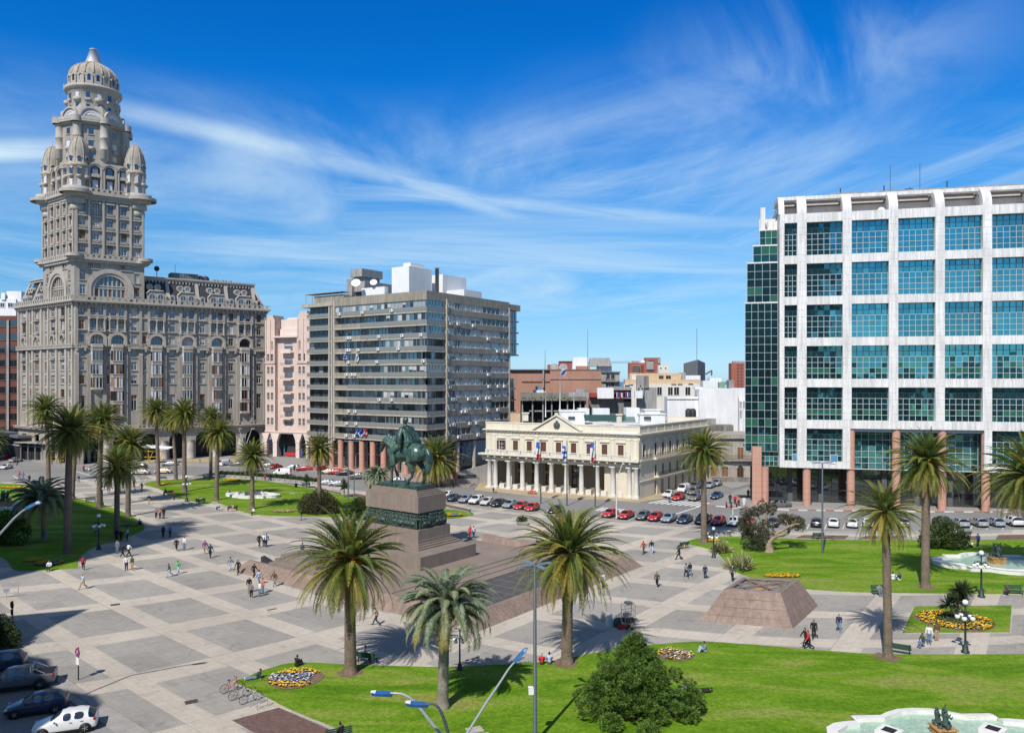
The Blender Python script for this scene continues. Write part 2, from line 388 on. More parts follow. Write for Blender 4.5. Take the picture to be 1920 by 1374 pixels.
def paving_mat():
 m = bpy.data.materials.new('plaza_paving');m.use_nodes = True;t = m.node_tree;L = t.links.new;b = t.nodes['Principled BSDF']
 b.inputs['Roughness'].default_value = .85;b.inputs['Specular IOR Level'].default_value = .3
 tc = nd(t,'ShaderNodeTexCoord');sp = nd(t,'ShaderNodeSeparateXYZ');L(tc.outputs['Object'],sp.inputs[0])
 def M(op,a,b_=None,c=None):
  n = nd(t,'ShaderNodeMath',operation=op)
  for k,v in enumerate((a,b_,c)):
   if v is None: continue
   if isinstance(v,(int,float)): n.inputs[k].default_value = v
   else: L(v,n.inputs[k])
  return n.outputs[0]
 X,Y = sp.outputs['X'],sp.outputs['Y']
 an = M('DIVIDE',X,Y);xc = M('MULTIPLY',Y,M('SINE',an));yc = M('MULTIPLY',Y,M('COSINE',an))
 def poly(k):
  r = M('MULTIPLY_ADD',xc,k[1],k[0]);r = M('MULTIPLY_ADD',yc,k[2],r)
  r = M('MULTIPLY_ADD',M('MULTIPLY',xc,xc),k[3],r);r = M('MULTIPLY_ADD',M('MULTIPLY',xc,yc),k[4],r)
  return M('MULTIPLY_ADD',M('MULTIPLY',yc,yc),k[5],r)
 I = poly([-3.8393,.041106,.093893,1.15651e-05,1.96749e-04,3.62396e-05])
 J = poly([5.88889,.07589,-.042423,-9.07429e-05,2.53985e-05,-1.36098e-04])
 I = M('ADD',I,20.);J = M('ADD',J,20.)
 fi,fj = M('FRACT',I),M('FRACT',J)
 sq = M('MULTIPLY',M('LESS_THAN',fi,.74),M('LESS_THAN',fj,.74))
 def wn(a,b_):
  c = nd(t,'ShaderNodeCombineXYZ');L(a,c.inputs[0]);L(b_,c.inputs[1])
  n = nd(t,'ShaderNodeTexWhiteNoise',noise_dimensions='2D');L(c.outputs[0],n.inputs['Vector']);return n.outputs['Value']
 big = wn(M('FLOOR',I),M('FLOOR',J))
 sub = wn(M('FLOOR',M('MULTIPLY',I,2 / .74)),M('FLOOR',M('MULTIPLY',J,2 / .74)))
 slabv = wn(M('FLOOR',M('MULTIPLY',I,13.5)),M('FLOOR',M('MULTIPLY',J,13.5)))
 def joint(f,k,w_):
  x = M('FRACT',M('MULTIPLY',f,k));return M('LESS_THAN',x,w_)
 jt = M('MAXIMUM',joint(I,13.5,.05),joint(J,13.5,.05))
 jb = M('MAXIMUM',joint(I,2 / .74,.016),joint(J,2 / .74,.016))
 edge = M('MAXIMUM',M('LESS_THAN',M('ABSOLUTE',M('SUBTRACT',fi,.74)),.006),M('LESS_THAN',M('ABSOLUTE',M('SUBTRACT',fj,.74)),.006))
 n1 = nd(t,'ShaderNodeTexNoise',Scale=.12,Detail=5.,Roughness=.65);L(tc.outputs['Object'],n1.inputs['Vector'])
 n2 = nd(t,'ShaderNodeTexNoise',Scale=2.2,Detail=5.,Roughness=.7);L(tc.outputs['Object'],n2.inputs['Vector'])
 n3 = nd(t,'ShaderNodeTexNoise',Scale=14.,Detail=2.);L(tc.outputs['Object'],n3.inputs['Vector'])
 mxa = nd(t,'ShaderNodeMix',data_type='RGBA');mxa.inputs['A'].default_value = (.505,.448,.375,1);mxa.inputs['B'].default_value = (.345,.322,.288,1);L(sq,mxa.inputs['Factor'])
 v = M('MULTIPLY_ADD',n1.outputs['Fac'],.5,.75);v = M('MULTIPLY',v,M('MULTIPLY_ADD',n2.outputs['Fac'],.3,.85));v = M('MULTIPLY',v,M('MULTIPLY_ADD',n3.outputs['Fac'],.5,.75))
 v = M('MULTIPLY',v,M('MULTIPLY_ADD',big,.12,.94))
 v = M('MULTIPLY',v,M('MULTIPLY_ADD',M('MULTIPLY',M('GREATER_THAN',sub,.82),sq),-.09,1.));v = M('MULTIPLY',v,M('MULTIPLY_ADD',slabv,.07,.965))
 v = M('MULTIPLY',v,M('MULTIPLY_ADD',jt,-.13,1.));v = M('MULTIPLY',v,M('MULTIPLY_ADD',jb,-.12,1.));v = M('MULTIPLY',v,M('MULTIPLY_ADD',edge,-.16,1.))
 st = nd(t,'ShaderNodeTexNoise',Scale=.55,Detail=3.,Distortion=1.5);L(tc.outputs['Object'],st.inputs['Vector'])
 v = M('MULTIPLY',v,M('MULTIPLY_ADD',M('GREATER_THAN',st.outputs['Fac'],.63),-.13,1.))
 sc_ = nd(t,'ShaderNodeVectorMath',operation='SCALE');L(mxa.outputs['Result'],sc_.inputs[0]);L(v,sc_.inputs['Scale']);L(sc_.outputs[0],b.inputs['Base Color'])
 bp = nd(t,'ShaderNodeBump',Strength=.12,Distance=.02);L(n3.outputs['Fac'],bp.inputs['Height']);L(bp.outputs[0],b.inputs['Normal'])
 return m
PAV = paving_mat()
PZ = .12
plaza = gp([(0,905),(70,903),(139,899),(230,895),(300,892),(400,892),(500,897),(590,905),(687,923),(760,933),(840,944),(920,952),(997,959),(1090,968),(1190,978),(1317,987),(1360,990),(1545,997),(1740,996),(1910,994),(2200,992)]) + \
 [(95,40),(-10,36)] + gp([(300,1386),(260,1360),(150,1290),(110,1262),(40,1212),(-60,1140),(-300,1030),(-300,905)])
struct('plaza',slab(plaza,-.3,PZ),[PAV])
stone = mat('kerb_stone',(.33,.31,.285),.9,.15,.8,.1,8)
mb = MB()
edge = gp([(300,1386),(260,1360),(150,1290),(110,1262),(40,1212),(-60,1140)])
for k,(off,h) in enumerate(((1.15,.06),(.42,.10))):
 e2 = [(p[0] - off * .80,p[1] - off * .6) for p in edge]
 ribbon(mb,e2,.72,-.2,h,0)
struct('kerb',mb,[stone])
def grass_mat(name,a,b_,c):
 m = bpy.data.materials.new(name);m.use_nodes = True;t = m.node_tree;L = t.links.new;b = t.nodes['Principled BSDF']
 b.inputs['Roughness'].default_value = .9;b.inputs['Specular IOR Level'].default_value = .15
 tc = nd(t,'ShaderNodeTexCoord')
 n1 = nd(t,'ShaderNodeTexNoise',Scale=.16,Detail=4.,Roughness=.6);n2 = nd(t,'ShaderNodeTexNoise',Scale=3.2,Detail=5.,Roughness=.75);n3 = nd(t,'ShaderNodeTexNoise',Scale=16.,Detail=3.)
 mp = nd(t,'ShaderNodeMapping');mp.inputs['Rotation'].default_value = (0,0,.35);mp.inputs['Scale'].default_value = (.45,1.5,1)
 n1.inputs['Scale'].default_value = .22;n1.inputs['Distortion'].default_value = .8;L(tc.outputs['Object'],mp.inputs['Vector']);L(mp.outputs[0],n1.inputs['Vector'])
 for n in (n2,n3): L(tc.outputs['Object'],n.inputs['Vector'])
 r = nd(t,'ShaderNodeValToRGB');e = r.color_ramp.elements
 e[0].position = .38;e[0].color = (*a,1);e[1].position = .62;e[1].color = (*c,1);x = e.new(.5);x.color = (*b_,1);x = e.new(.74);x.color = (.25,.225,.075,1)
 L(n1.outputs['Fac'],r.inputs[0])
 k2 = nd(t,'ShaderNodeMapRange');k2.inputs['From Min'].default_value = .3;k2.inputs['From Max'].default_value = .7;k2.inputs['To Min'].default_value = .62;k2.inputs['To Max'].default_value = 1.36;L(n2.outputs['Fac'],k2.inputs[0])
 k3 = nd(t,'ShaderNodeMapRange');k3.inputs['From Min'].default_value = .3;k3.inputs['From Max'].default_value = .7;k3.inputs['To Min'].default_value = .75;k3.inputs['To Max'].default_value = 1.25;L(n3.outputs['Fac'],k3.inputs[0])
 mu = nd(t,'ShaderNodeMath',operation='MULTIPLY');L(k2.outputs[0],mu.inputs[0]);L(k3.outputs[0],mu.inputs[1])
 s = nd(t,'ShaderNodeVectorMath',operation='SCALE');L(r.outputs[0],s.inputs[0]);L(mu.outputs[0],s.inputs['Scale']);L(s.outputs[0],b.inputs['Base Color'])
 bp = nd(t,'ShaderNodeBump',Strength=.5,Distance=.06);L(n3.outputs['Fac'],bp.inputs['Height']);L(bp.outputs[0],b.inputs['Normal'])
 return m
GRASS = grass_mat('lawn_grass',(.088,.19,.006),(.135,.245,.012),(.215,.27,.045))
EARTH = mat('bare_earth',(.19,.125,.085),.95,.25,2.,.2,18,bump=.4)
MULCH = mat('red_gravel',(.155,.092,.08),.95,.25,3.,.45,14,bump=.7,bscale=16)
KERB = mat('lawn_kerb',(.42,.385,.335),.9,.12,.6,.1,5)
LZ = .20
lawn_px = {
 'front': [(442,1282),(462,1274),(482,1264),(507,1256),(540,1247),(590,1246),(650,1249),(740,1252),(822,1254),(900,1251),(997,1246),(1049,1240),(1102,1230),(1160,1220),(1214,1213),(1270,1208),(1320,1206),(1400,1211),(1488,1218),(1560,1224),(1640,1229),(1780,1230),(1920,1229),(2100,1222),(2200,1600),(900,1560),(760,1432),(700,1402),(625,1367),(570,1345),(525,1324),(480,1300)],
 'right': [(1286,1020),(1305,1012),(1340,1009),(1382,1008),(1523,1013),(1665,1014),(1800,1014),(1940,1013),(2150,1012),(2200,1118),(2000,1117),(1900,1116),(1760,1115),(1630,1113),(1570,1111),(1516,1107),(1460,1100),(1410,1086),(1376,1072),(1362,1058),(1352,1046),(1342,1036),(1318,1028)],
 'centre': [(270,910),(288,903),(340,900),(414,898),(450,899),(490,902),(526,907),(583,917),(636,928),(687,937),(760,947),(830,955),(868,960),(889,966),(868,971),(835,975),(790,976),(720,974),(662,971),(610,971),(562,970),(520,969),(479,966),(452,960),(425,950),(400,941),(388,946),(360,941),(330,934),(312,925),(296,917)],
 'left': [(-160,913),(-60,908),(20,908),(60,913),(100,923),(141,935),(168,941),(194,948),(225,959),(249,971),(265,980),(271,988),(270,994),(260,1000),(231,1012),(207,1018),(183,1025),(164,1035),(150,1047),(146,1058),(143,1067),(110,1070),(34,1072),(16,1058),(0,1046),(-60,1030),(-200,1010)],
}
LAWN = {}
for k,px in lawn_px.items():
 pts = gp(px)
 pts = cr(pts,4)
 if k == 'front': pts = [p for p in pts if p[1] > 41]
 LAWN[k] = ccw(pts)
tri = [(G(*p)[0],G(*p)[1]) for p in ((1715,1140),(1897,1138),(1893,1188),(1692,1189))]
LAWN['bed'] = ccw(tri)
mb = MB()
for k,p in LAWN.items(): slab(p,-.2,LZ if k != 'bed' else LZ + .02,0,mb)
struct('lawn',mb,[GRASS])
mb = MB()
for k,p in LAWN.items():
 q = [p[i] for i in range(len(p)) if p[i][1] > 43]
 ribbon(mb,q,.26,-.1,.165,0,k not in ('front',))
struct('lawn_kerb',mb,[KERB])
mb = MB()
for px in ([(435,1353),(523,1329),(622,1372),(690,1405),(720,1440),(520,1400)],[(1382,1006),(1404,1002),(1475,1003),(1470,1008)],[(1488,1010),(1506,1004),(1592,1005),(1584,1012)],[(1608,1012),(1622,1006),(1700,1006),(1690,1012)],[(1790,1013),(1795,1006),(1836,1006),(1832,1013)],[(1866,1013),(1872,1004),(1960,1003),(1960,1012)],
           [(527,905),(560,908),(640,925),(640,928),(580,914)],[(640,928),(668,926),(690,931),(690,936)],[(836,946),(878,955),(876,959),(832,950)]):
 slab(gp(px),0,PZ + .012,0,mb)
struct('gravel_strip',mb,[MULCH])
SW = mat('pavement_slabs',(.30,.285,.27),.9,.12,.3,.12,3)
SWP = mat('pavement_pink',(.36,.25,.22),.9,.12,.3,.12,3)
SWY = mat('pavement_ochre',(.42,.33,.21),.9,.15,.3,.12,3)
mb = MB()
slab(gp([(1324,947),(1361,950),(1434,953),(1480,956),(1734,959),(1915,960),(2300,960),(2300,925),(1480,915),(1410,912),(1372,925)]),-.3,.14,0,mb)
slab(gp([(60,865),(118,872),(180,873),(256,873),(292,873),(400,875),(511,879),(580,883),(700,896),(700,870),(500,855),(60,855)]),-.3,.14,0,mb)
slab(gp([(1372,918),(1408,908),(1440,905),(1440,893),(1330,893),(1325,902),(1345,906)]),-.3,.14,0,mb)
struct('pavement',mb,[SW])
mb = MB()
slab(gp([(890,919),(936,923),(983,928),(1027,933),(1137,937),(1200,942),(1243,935),(1309,913),(1325,905),(1200,890),(900,905)]),-.3,.145,0,mb)
struct('palace_pavement',mb,[SWY])
mb = MB();slab(gp([(560,881),(640,889),(700,896),(804,909),(880,913),(900,900),(800,880),(600,865)]),-.3,.15,0,mb);struct('pink_pavement',mb,[SWP])
WP = mat('road_paint_white',(.72,.72,.70),.8,.15,1.2,.1,9)
mb = MB()
def stripe(a,b,w,mb=mb,z=.004):
 a = G(*a);b = G(*b);d = (b - a).normalized();q = Vector((-d.y,d.x,0)) * w / 2
 mb.add([(p.x,p.y,z) for p in (a - q,b - q,b + q,a + q)],[(0,1,2,3)])
for k in range(9):
 u = k / 8
 stripe((1217 + u * 88,943 + u * 6.5),(1247 + u * 84,936.5 + u * 5.5),.55)
for k in range(7):
 u = k / 6
 stripe((1118 + u * 46,957 + u * 4),(1132 + u * 46,951 + u * 4),.5)
stripe((1268,963),(1312,949),.35);stripe((138,882),(174,893),.3);stripe((25,892),(33,897),.25)
for x in (1490,1513,1546,1580,1612,1650,1700,1755,1790,1820,1850,1880): stripe((x,992),(x + 4,982),.12)
for x,y in ((860,941),(880,944),(900,947),(922,949),(940,952),(1178,975),(1200,977),(1225,979),(1250,981),(1275,983),(1300,985),(1335,987)): stripe((x,y),(x + 13,y - 7),.12)
struct('road_markings',mb,[WP])
mb = MB()
pts = [(1324,947.6),(1361,950.6),(1434,953.6),(1480,956.6),(1734,959.6),(1915,960.6),(2200,960.6)]
W3 = [G(*p) for p in pts];acc = 0
for i in range(len(W3) - 1):
 a,b = W3[i],W3[i + 1];n = max(1,int((b - a).length / 1.6))
 for k in range(n):
  p = a.lerp(b,k / n);q = a.lerp(b,(k + 1) / n);ribbon(mb,[p,q],.3,-.1,.155,acc % 2);acc += 1
ypts = [G(p[0],p[1] - 3.2) for p in pts[2:]]
ribbon(mb,ypts,.35,.10,.146,2)
struct('painted_kerb',mb,[mat('kerb_red',(.36,.13,.11),.85,.2,2),mat('kerb_white',(.62,.6,.57),.85,.15,2),mat('kerb_yellow',(.62,.38,.10),.85,.15,2)])
IRON = mat('rusty_iron',(.09,.06,.05),.8,.3,4)
for lab,(x,y),sx,sy,rz in (('dark drain cover in the paving left of the lamp shadow',(216,1133),.9,.7,.5),('rusty square drain grate in the paving left of the bicycles',(359,1315),.9,.7,.55),('long dark slot drain in the grey square left of the big palm',(510,1142),1.,.3,.7)):
 mb = MB();mb.box(-sx / 2,sx / 2,-sy / 2,sy / 2,-.03,.008)
 for k in range(5): mb.box(-sx / 2 + .08,sx / 2 - .08,-sy / 2 + sy * (k + .6) / 5.5,-sy / 2 + sy * (k + .6) / 5.5 + .04,.008,.02)
 single('drain_cover',mb,[IRON],lab,'drain cover',place(G(x,y,PZ) ,rz))
# ------------------------------------------------------------------ houses behind the camera: they throw the shadows on the left and stand in the mirror glass
HOTEL = mat('hotel_brick',(.33,.27,.23),.85,.1,.3)
HGL = glass_mat('hotel_glass',(.03,.035,.04),(.6,.6,.6),.25)
def back_house(name,poly,h,label,cat):
 poly = ccw(poly);c = Vector((sum(p[0] for p in poly) / len(poly),sum(p[1] for p in poly) / len(poly),0))
 root = thing(name,label,cat,c)
 mb = MB();mb.prism(poly,0,h);part('wall',mb,[HOTEL],root)
 mb = MB()
 for i in range(len(poly)):
  a,b = Vector(poly[i]),Vector(poly[(i + 1) % len(poly)])
  if (b - a).length < 4: continue
  d = (b - a).normalized();q = Vector((d.y,-d.x)) * .06
  z = 4.
  while z < h - 2:
   p0,p1 = a + d * 1 + q,b - d * 1 + q;mb.add([(p0.x,p0.y,z),(p1.x,p1.y,z),(p1.x,p1.y,z + 1.6),(p0.x,p0.y,z + 1.6)],[(0,1,2,3)]);z += 3.4
 part('window_band',mb,[HGL],root)
back_house('hotel_tower',[(-87.4,33.2),(-128,71),(-152,40),(-110,5)],100,'tall brick hotel tower outside the picture that shades the far lawn','hotel')
back_house('hotel_wing',[(-59.2,46.8),(-67,44),(-92,44),(-92,14),(-51,14),(-46.5,18),(-45.2,21.5),(-45.4,23.2),(-46.6,24.6),(-48.6,25.3),(-50.6,26.1),(-54.7,32.2),(-58.4,33.6),(-59.6,36.5),(-59.6,42)],40,'low hotel wing with a rounded corner that shades the parked cars','hotel')
back_house('apartment_slab',[(10,-64),(46,-64),(46,-36),(10,-36)],92,'tall dark apartment slab mirrored in the office block windows','building')
back_house('town_house',[(-40,-34),(-8,-34),(-8,-5),(-40,-5)],27,'brick town house behind the viewpoint, lower one','building')
back_house('town_house',[(-7,-34),(22,-34),(22,-5),(-7,-5)],33,'brick town house behind the viewpoint, taller one','building')
back_house('town_house',[(50,-36),(80,-36),(80,-8),(50,-8)],27,'brick town house behind the viewpoint, right of the tall slab','building')
back_house('town_house',[(85,-40),(140,-40),(140,-8),(85,-8)],30,'wide brick town house behind the viewpoint, farthest right','building')
back_house('corner_house',[(-206,190),(-164,196),(-165,220),(-206,224)],36,'brick corner house left of the picture that shades the far side street','building')
# ------------------------------------------------------------------ white office block with the blue-green glass
def line_u(A,B,x):
 """distance along A->B at which the facade crosses photo column x"""
 A = Vector(A[:2]);B = Vector(B[:2]);u = (B - A).normalized();k = (x - 960) / F
 return (k * A.y - A.x) / (u.x - k * u.y)
MARBLE = mat('white_marble',(.76,.735,.705),.55,.07,.25,.07,3,streak=.27)
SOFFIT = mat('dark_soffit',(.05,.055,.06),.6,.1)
GRAN = mat('pink_granite',(.52,.29,.21),.5,.08,1.2,.07,14)
MULL = mat('mullion_alu',(.42,.46,.47),.45,0,1,0)
MULLD = mat('mullion_dark',(.03,.05,.055),.5,0,1,0)
GT = [glass_mat('glass_teal_dark',(.004,.022,.024),(.16,.50,.52),.30),glass_mat('glass_teal',(.010,.075,.075),(.22,.66,.70),.48),
      glass_mat('glass_green_blind',(.035,.15,.095),(.20,.58,.58),.30),glass_mat('glass_teal_mid',(.006,.045,.05),(.20,.60,.64),.40)]
def glass_grid(mb,w,h,nx,nz,d,rr,glass0=2,bar=.085,fm=0,fmd=1,darktop=2,wts=(4,3,2,3),jit=.012):
 """curtain-wall panes between bars; materials: 0 bar, 1 dark bar, 2.. glass kinds"""
 base = rr.choices((0,1,3),(wts[0],wts[1],wts[3]))[0];band_ = rr.choice((1,1,2,-1)) if wts[2] > .5 else -1
 for i in range(nx):
  for j in range(nz):
   x0,x1 = -w / 2 + w * i / nx,-w / 2 + w * (i + 1) / nx;z0,z1 = h * j / nz,h * (j + 1) / nz
   m = base if rr.random() < .72 else rr.choices((0,1,2,3),wts)[0]
   if m == 2 and j >= nz - max(1,darktop): m = base
   if j == band_ and rr.random() < .7: m = 2
   q = [rr.uniform(-jit,jit) for _ in range(3)];q.append(q[0] - q[1] + q[2])
   mb.quad((x0,d + q[0],z0),(x1,d + q[1],z0),(x1,d + q[2],z1),(x0,d + q[3],z1),glass0 + m)
 for i in range(nx + 1):
  x = -w / 2 + w * i / nx;zt = h if darktop == 0 else h * (nz - darktop) / nz
  mb.box(x - bar / 2,x + bar / 2,d - .09,d - .02,0,zt,fm)
  if darktop: mb.box(x - bar / 2,x + bar / 2,d - .08,d - .02,zt,h,fmd)
 for j in range(nz + 1):
  z = h * j / nz;mb.box(-w / 2,w / 2,d - .083,d - .022,z - bar / 2,z + bar / 2,fmd if darktop and j > nz - darktop else fm)
OA = Vector((51.06,147.5));OB = Vector((91.4,138.1))
OM,_ = frame(OA,OB)
PX = lambda X: 1380 + X / 3.435
cols = [(275,312),(395,455),(688,745),(985,1045),(1285,1345),(1590,1650)]
cu = [tuple(line_u(OA,OB,PX(v)) for v in c) for c in cols]
pit = cu[-1][0] - cu[-2][0]
for k in range(3): cu.append((cu[-1][0] + pit,cu[-1][1] + pit))
ULEN = cu[-1][1]
ROW0,RP,WH = 53.8,7.8,6.22
office = thing('office_block','white marble office block with a grid of big blue-green windows and arched roof ribs','office building',OM)
mb = MB();mb.T = OM
ops = []
for r in range(6):
 for k in range(len(cu) - 1):
  if r == 5 and 2 <= k <= 4: continue
  ops.append((cu[k][1],cu[k + 1][0],ROW0 - RP * r - WH,ROW0 - RP * r))
zb = ROW0 - 5 * RP - WH - 1.25
rec0,rec1 = cu[2][1] - .25,cu[5][0] + .25
ztop6 = ROW0 - 4 * RP - WH - 1.5
allops = ops + [(rec0,rec1,zb - .01,ztop6)]
mb.wall(ULEN,zb,ROW0 + 1.7,allops,1.0)
mb.quad((0,0,zb),(0,1.2,zb),(0,1.2,ROW0 + 1.7),(0,0,ROW0 + 1.7));mb.box(0,ULEN,.02,6.2,ROW0 + 1.4,ROW0 + 1.69)
mb.box(.02,rec0,.01,1.0,zb,zb + .3);mb.box(rec1,ULEN,.01,1.0,zb,zb + .3);mb.box(-.01,0.0,1.2,28,zb,ROW0 + 1.69)
JT = .02
for k,c in enumerate(cu):
 for z in [zb + 1.3 * i for i in range(1,38)]:
  if z > ROW0 + 1.6: break
  if 2 < k < 5 and z < ztop6 + .1 or (k in (2,5) and z < ztop6): 
   if 2 < k < 5: continue
  mb.box(c[0] + .03,c[1] - .03,-.004,-.001,z - JT,z + JT,1)
for r in range(-1,6):
 z1 = ROW0 - RP * r - WH;z0 = z1 - (RP - WH)
 if r == -1: z1,z0 = ROW0 + 1.68,ROW0 + .02
 for k in range(len(cu) - 1):
  if r == 5 and 2 <= k <= 4: continue
  n = max(1,round((cu[k + 1][0] - cu[k][1]) / 1.36))
  for i in range(n + 1):
   x = cu[k][1] + (cu[k + 1][0] - cu[k][1]) * i / n;mb.box(x - JT,x + JT,-.004,-.001,max(z0,zb),z1,1)
part('frame',mb,[MARBLE,mat('marble_joint',(.42,.41,.40),.8,.2,3)],office)
ow = Windows(office,[MULL,MULLD] + GT)
rr = R
for i,(a,b,c,d) in enumerate(ops):
 w,h = b - a,d - c;nx = 3 if w < 3.5 else 6
 row = round((ROW0 - d) / RP)
 def fn(mb,w=w,h=h,nx=nx,row=row,i=i,X0_=a):
  glass_grid(mb,w,h,nx,6,.95,random.Random(i),wts=(.02 if X0_ > 8 and row < 4 else 6,5 if X0_ > 8 and row < 4 else .3,.4 if row < 3 else 2.,4))  # tint per bay and row paints in mirrored sky and dark buildings
 ow.add(OM @ Matrix.Translation(((a + b) / 2,0,c)),('w',i),fn,w * h)
ow.flush()
for X,Y in ((386,588),(634,588)):
 u = line_u(OA,OB,PX(X));z = at(PX(X),680 + Y / 3.435,147)[2]
 mb = MB();mb.T = OM @ Matrix.Translation((u,.8,z)) @ Matrix.Rotation(radians(-22),4,'X')
 mb.box(-.65,.65,-.03,.03,-1.5,0,0);mb.box(-.58,.58,-.045,-.031,-1.42,-.08,1)
 part('open_vent',mb,[MULL,glass_mat('glass_vent',(.08,.2,.25),(.5,.8,.9),.6)],office)
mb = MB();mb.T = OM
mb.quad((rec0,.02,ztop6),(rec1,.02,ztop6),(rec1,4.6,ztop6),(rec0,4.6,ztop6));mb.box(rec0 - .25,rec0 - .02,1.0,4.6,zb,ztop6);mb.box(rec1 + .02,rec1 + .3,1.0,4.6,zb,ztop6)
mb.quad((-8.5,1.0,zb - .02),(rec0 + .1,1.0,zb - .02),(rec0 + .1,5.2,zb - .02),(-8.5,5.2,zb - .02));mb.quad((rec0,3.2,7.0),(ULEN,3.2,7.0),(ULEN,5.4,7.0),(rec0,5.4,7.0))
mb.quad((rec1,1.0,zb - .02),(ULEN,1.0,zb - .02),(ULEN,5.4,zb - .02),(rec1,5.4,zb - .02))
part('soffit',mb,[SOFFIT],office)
mb = MB();mb.T = OM @ Matrix.Translation(((rec0 + rec1) / 2,0,7.1));glass_grid(mb,rec1 - rec0 - .1,ztop6 - 7.1,18,7,3.2,random.Random(5),darktop=0,wts=(5,1.5,2.5,3))
mb.box(-(rec1 - rec0) / 2,(rec1 - rec0) / 2,.6,.75,ztop6 - 7.1 - .62,ztop6 - 7.1 - .12,0)
part('recessed_glazing',mb,[MULL,MULLD] + GT,office)
mb = MB();mb.T = OM @ Matrix.Translation((ULEN / 2 - 2,0,.15));glass_grid(mb,ULEN + 6,6.9,26,3,5.3,random.Random(6),darktop=0,bar=.06,fm=1,wts=(9,0,0,1))
for k in range(9): mb.box(-ULEN / 2 + 4 + k * 5.7,-ULEN / 2 + 4.9 + k * 5.7,5.0,5.25,0,6.9,6)
part('lobby_glazing',mb,[MULL,MULLD,glass_mat('glass_lobby',(.012,.016,.017),(.55,.6,.62),.16),GT[1],GT[2],glass_mat('glass_lobby2',(.02,.03,.034),(.5,.6,.62),.22),mat('lobby_wall',(.10,.10,.105),.7)],office)
def pillar(u,dy,ztop,r=.72):
 mb = MB();mb.lathe([(r,0),(r,ztop)],20)
 for z in [1.1 * i for i in range(1,int(ztop / 1.1) + 1)]: mb.lathe([(r + .002,z - .018),(r + .004,z),(r + .002,z + .018)],20,mi=1)
 part('pillar',mb,[GRAN,mat('granite_joint',(.3,.17,.13),.8)],office,OM @ Matrix.Translation((u,dy,.14)))
PZ2 = lambda X: line_u(OA,OB,1380 + X / 3.435)
for X,zt in ((460,zb - .2),(746,ztop6),(1040,ztop6),(1338,ztop6)): pillar(PZ2(X),.95,zt - .14)
pillar(rec1 + .5,.95,ztop6 - .14);pillar(rec1 + 9,.95,zb - .2);pillar(PZ2(190),1.2,zb - .2)
mb = MB();mb.box(-.85,.85,-.6,.9,0,11.0)
for z in [1.1 * i for i in range(1,10)]: mb.box(-.853,.853,-.603,.9,z - .02,z + .02,1)
part('corner_pier',mb,[GRAN,MATS['granite_joint']],office,OM @ Matrix.Translation((PZ2(136),.9,.14)))
zr = ROW0 + 1.7
for k,c in enumerate(cu):
 mb = MB();mb.T = OM @ Matrix.Translation((c[0],0,zr))
 w = c[1] - c[0];Rr = 4.1
 def ring(r0,r1,x0,x1,cy,mi=0):
  n = 12;vs = []
  for i in range(n + 1):
   a = pi - pi / 2 * i / n
   for r in (r0,r1):
    for x in (x0,x1): vs.append((x,cy + r * cos(a),r * sin(a)))
  fs = []
  for i in range(n):
   o = 4 * i;q = o + 4;fs += [(o,o + 1,q + 1,q),(o + 2,q + 2,q + 3,o + 3),(o,q,q + 2,o + 2),(o + 1,o + 3,q + 3,q + 1)]
  mb.add(vs,fs,mi)
 ring(3.05,Rr,0,w,Rr);ring(1.5,2.5,w * .2,w * .8,Rr)
 mb.box(0,w,Rr,9.5,3.05,Rr);mb.box(w * .3,w * .7,Rr,Rr + .5,0,3.05);mb.box(w * .2,w * .8,Rr - .01,9.5,1.5,2.5)
 for a in (.35,.8): mb.box(w * .3,w * .7,Rr - 3.4 * cos(a),Rr - 2.4 * cos(a),2.4 * sin(a) + .2,2.4 * sin(a) + .5)
 part('roof_rib',mb,[MARBLE],office)
mb = MB();mb.T = OM @ Matrix.Translation((0,0,zr))
for k in range(len(cu) - 1): mb.box(cu[k][1],cu[k + 1][0],2.2,3.6,3.1,3.75)
part('top_beam',mb,[MARBLE],office)
BEIGE = mat('beige_panel',(.55,.48,.43),.8,.05,.3,.04,4,streak=.1)
mb = MB();mb.T = OM @ Matrix.Translation((0,0,zr));mb.box(.4,ULEN,5.0,24,-.2,3.0,0);mb.box(.4,ULEN,4.9,5.0,2.2,2.5,1);mb.box(.4,ULEN,4.93,5.0,-.2,.35,1);mb.box(1.0,ULEN,4.8,8,3.0,3.35,1)
part('roof_storey',mb,[BEIGE,SOFFIT],office)
CONC = mat('concrete',(.36,.35,.335),.9,.12,.4,.1,5,streak=.3)
mb = MB();mb.T = OM;mb.box(10.5,ULEN,11,26,zr + 2.8,zr + 6.0)
part('plant_room',mb,[CONC],office)
mb = MB();mb.T = OM @ Matrix.Translation((0,0,zr + 6.0))
for X,h in ((723,1.2),(1010,1.3),(1425,1.5),(1180,.6)): mb.box(PZ2(X) * 1.06 - .1,PZ2(X) * 1.06 + .1,12,12.2,0,h)
mb.box(PZ2(1180) * 1.06 - .7,PZ2(1180) * 1.06 + .7,12.5,13.5,0,.5)
for X in (1255,1060): mb.tube([(PZ2(X) * 1.08,15,0),(PZ2(X) * 1.08,15,6)],.05,5)
part('roof_mast',mb,[SOFFIT],office)
mb = MB();mb.lathe([(.0,0),(.75,0),(.7,.3),(.45,.6),(.12,.75)],14);part('roof_dome',mb,[MARBLE],office,OM @ Matrix.Translation((PZ2(945),1.2,zr)))
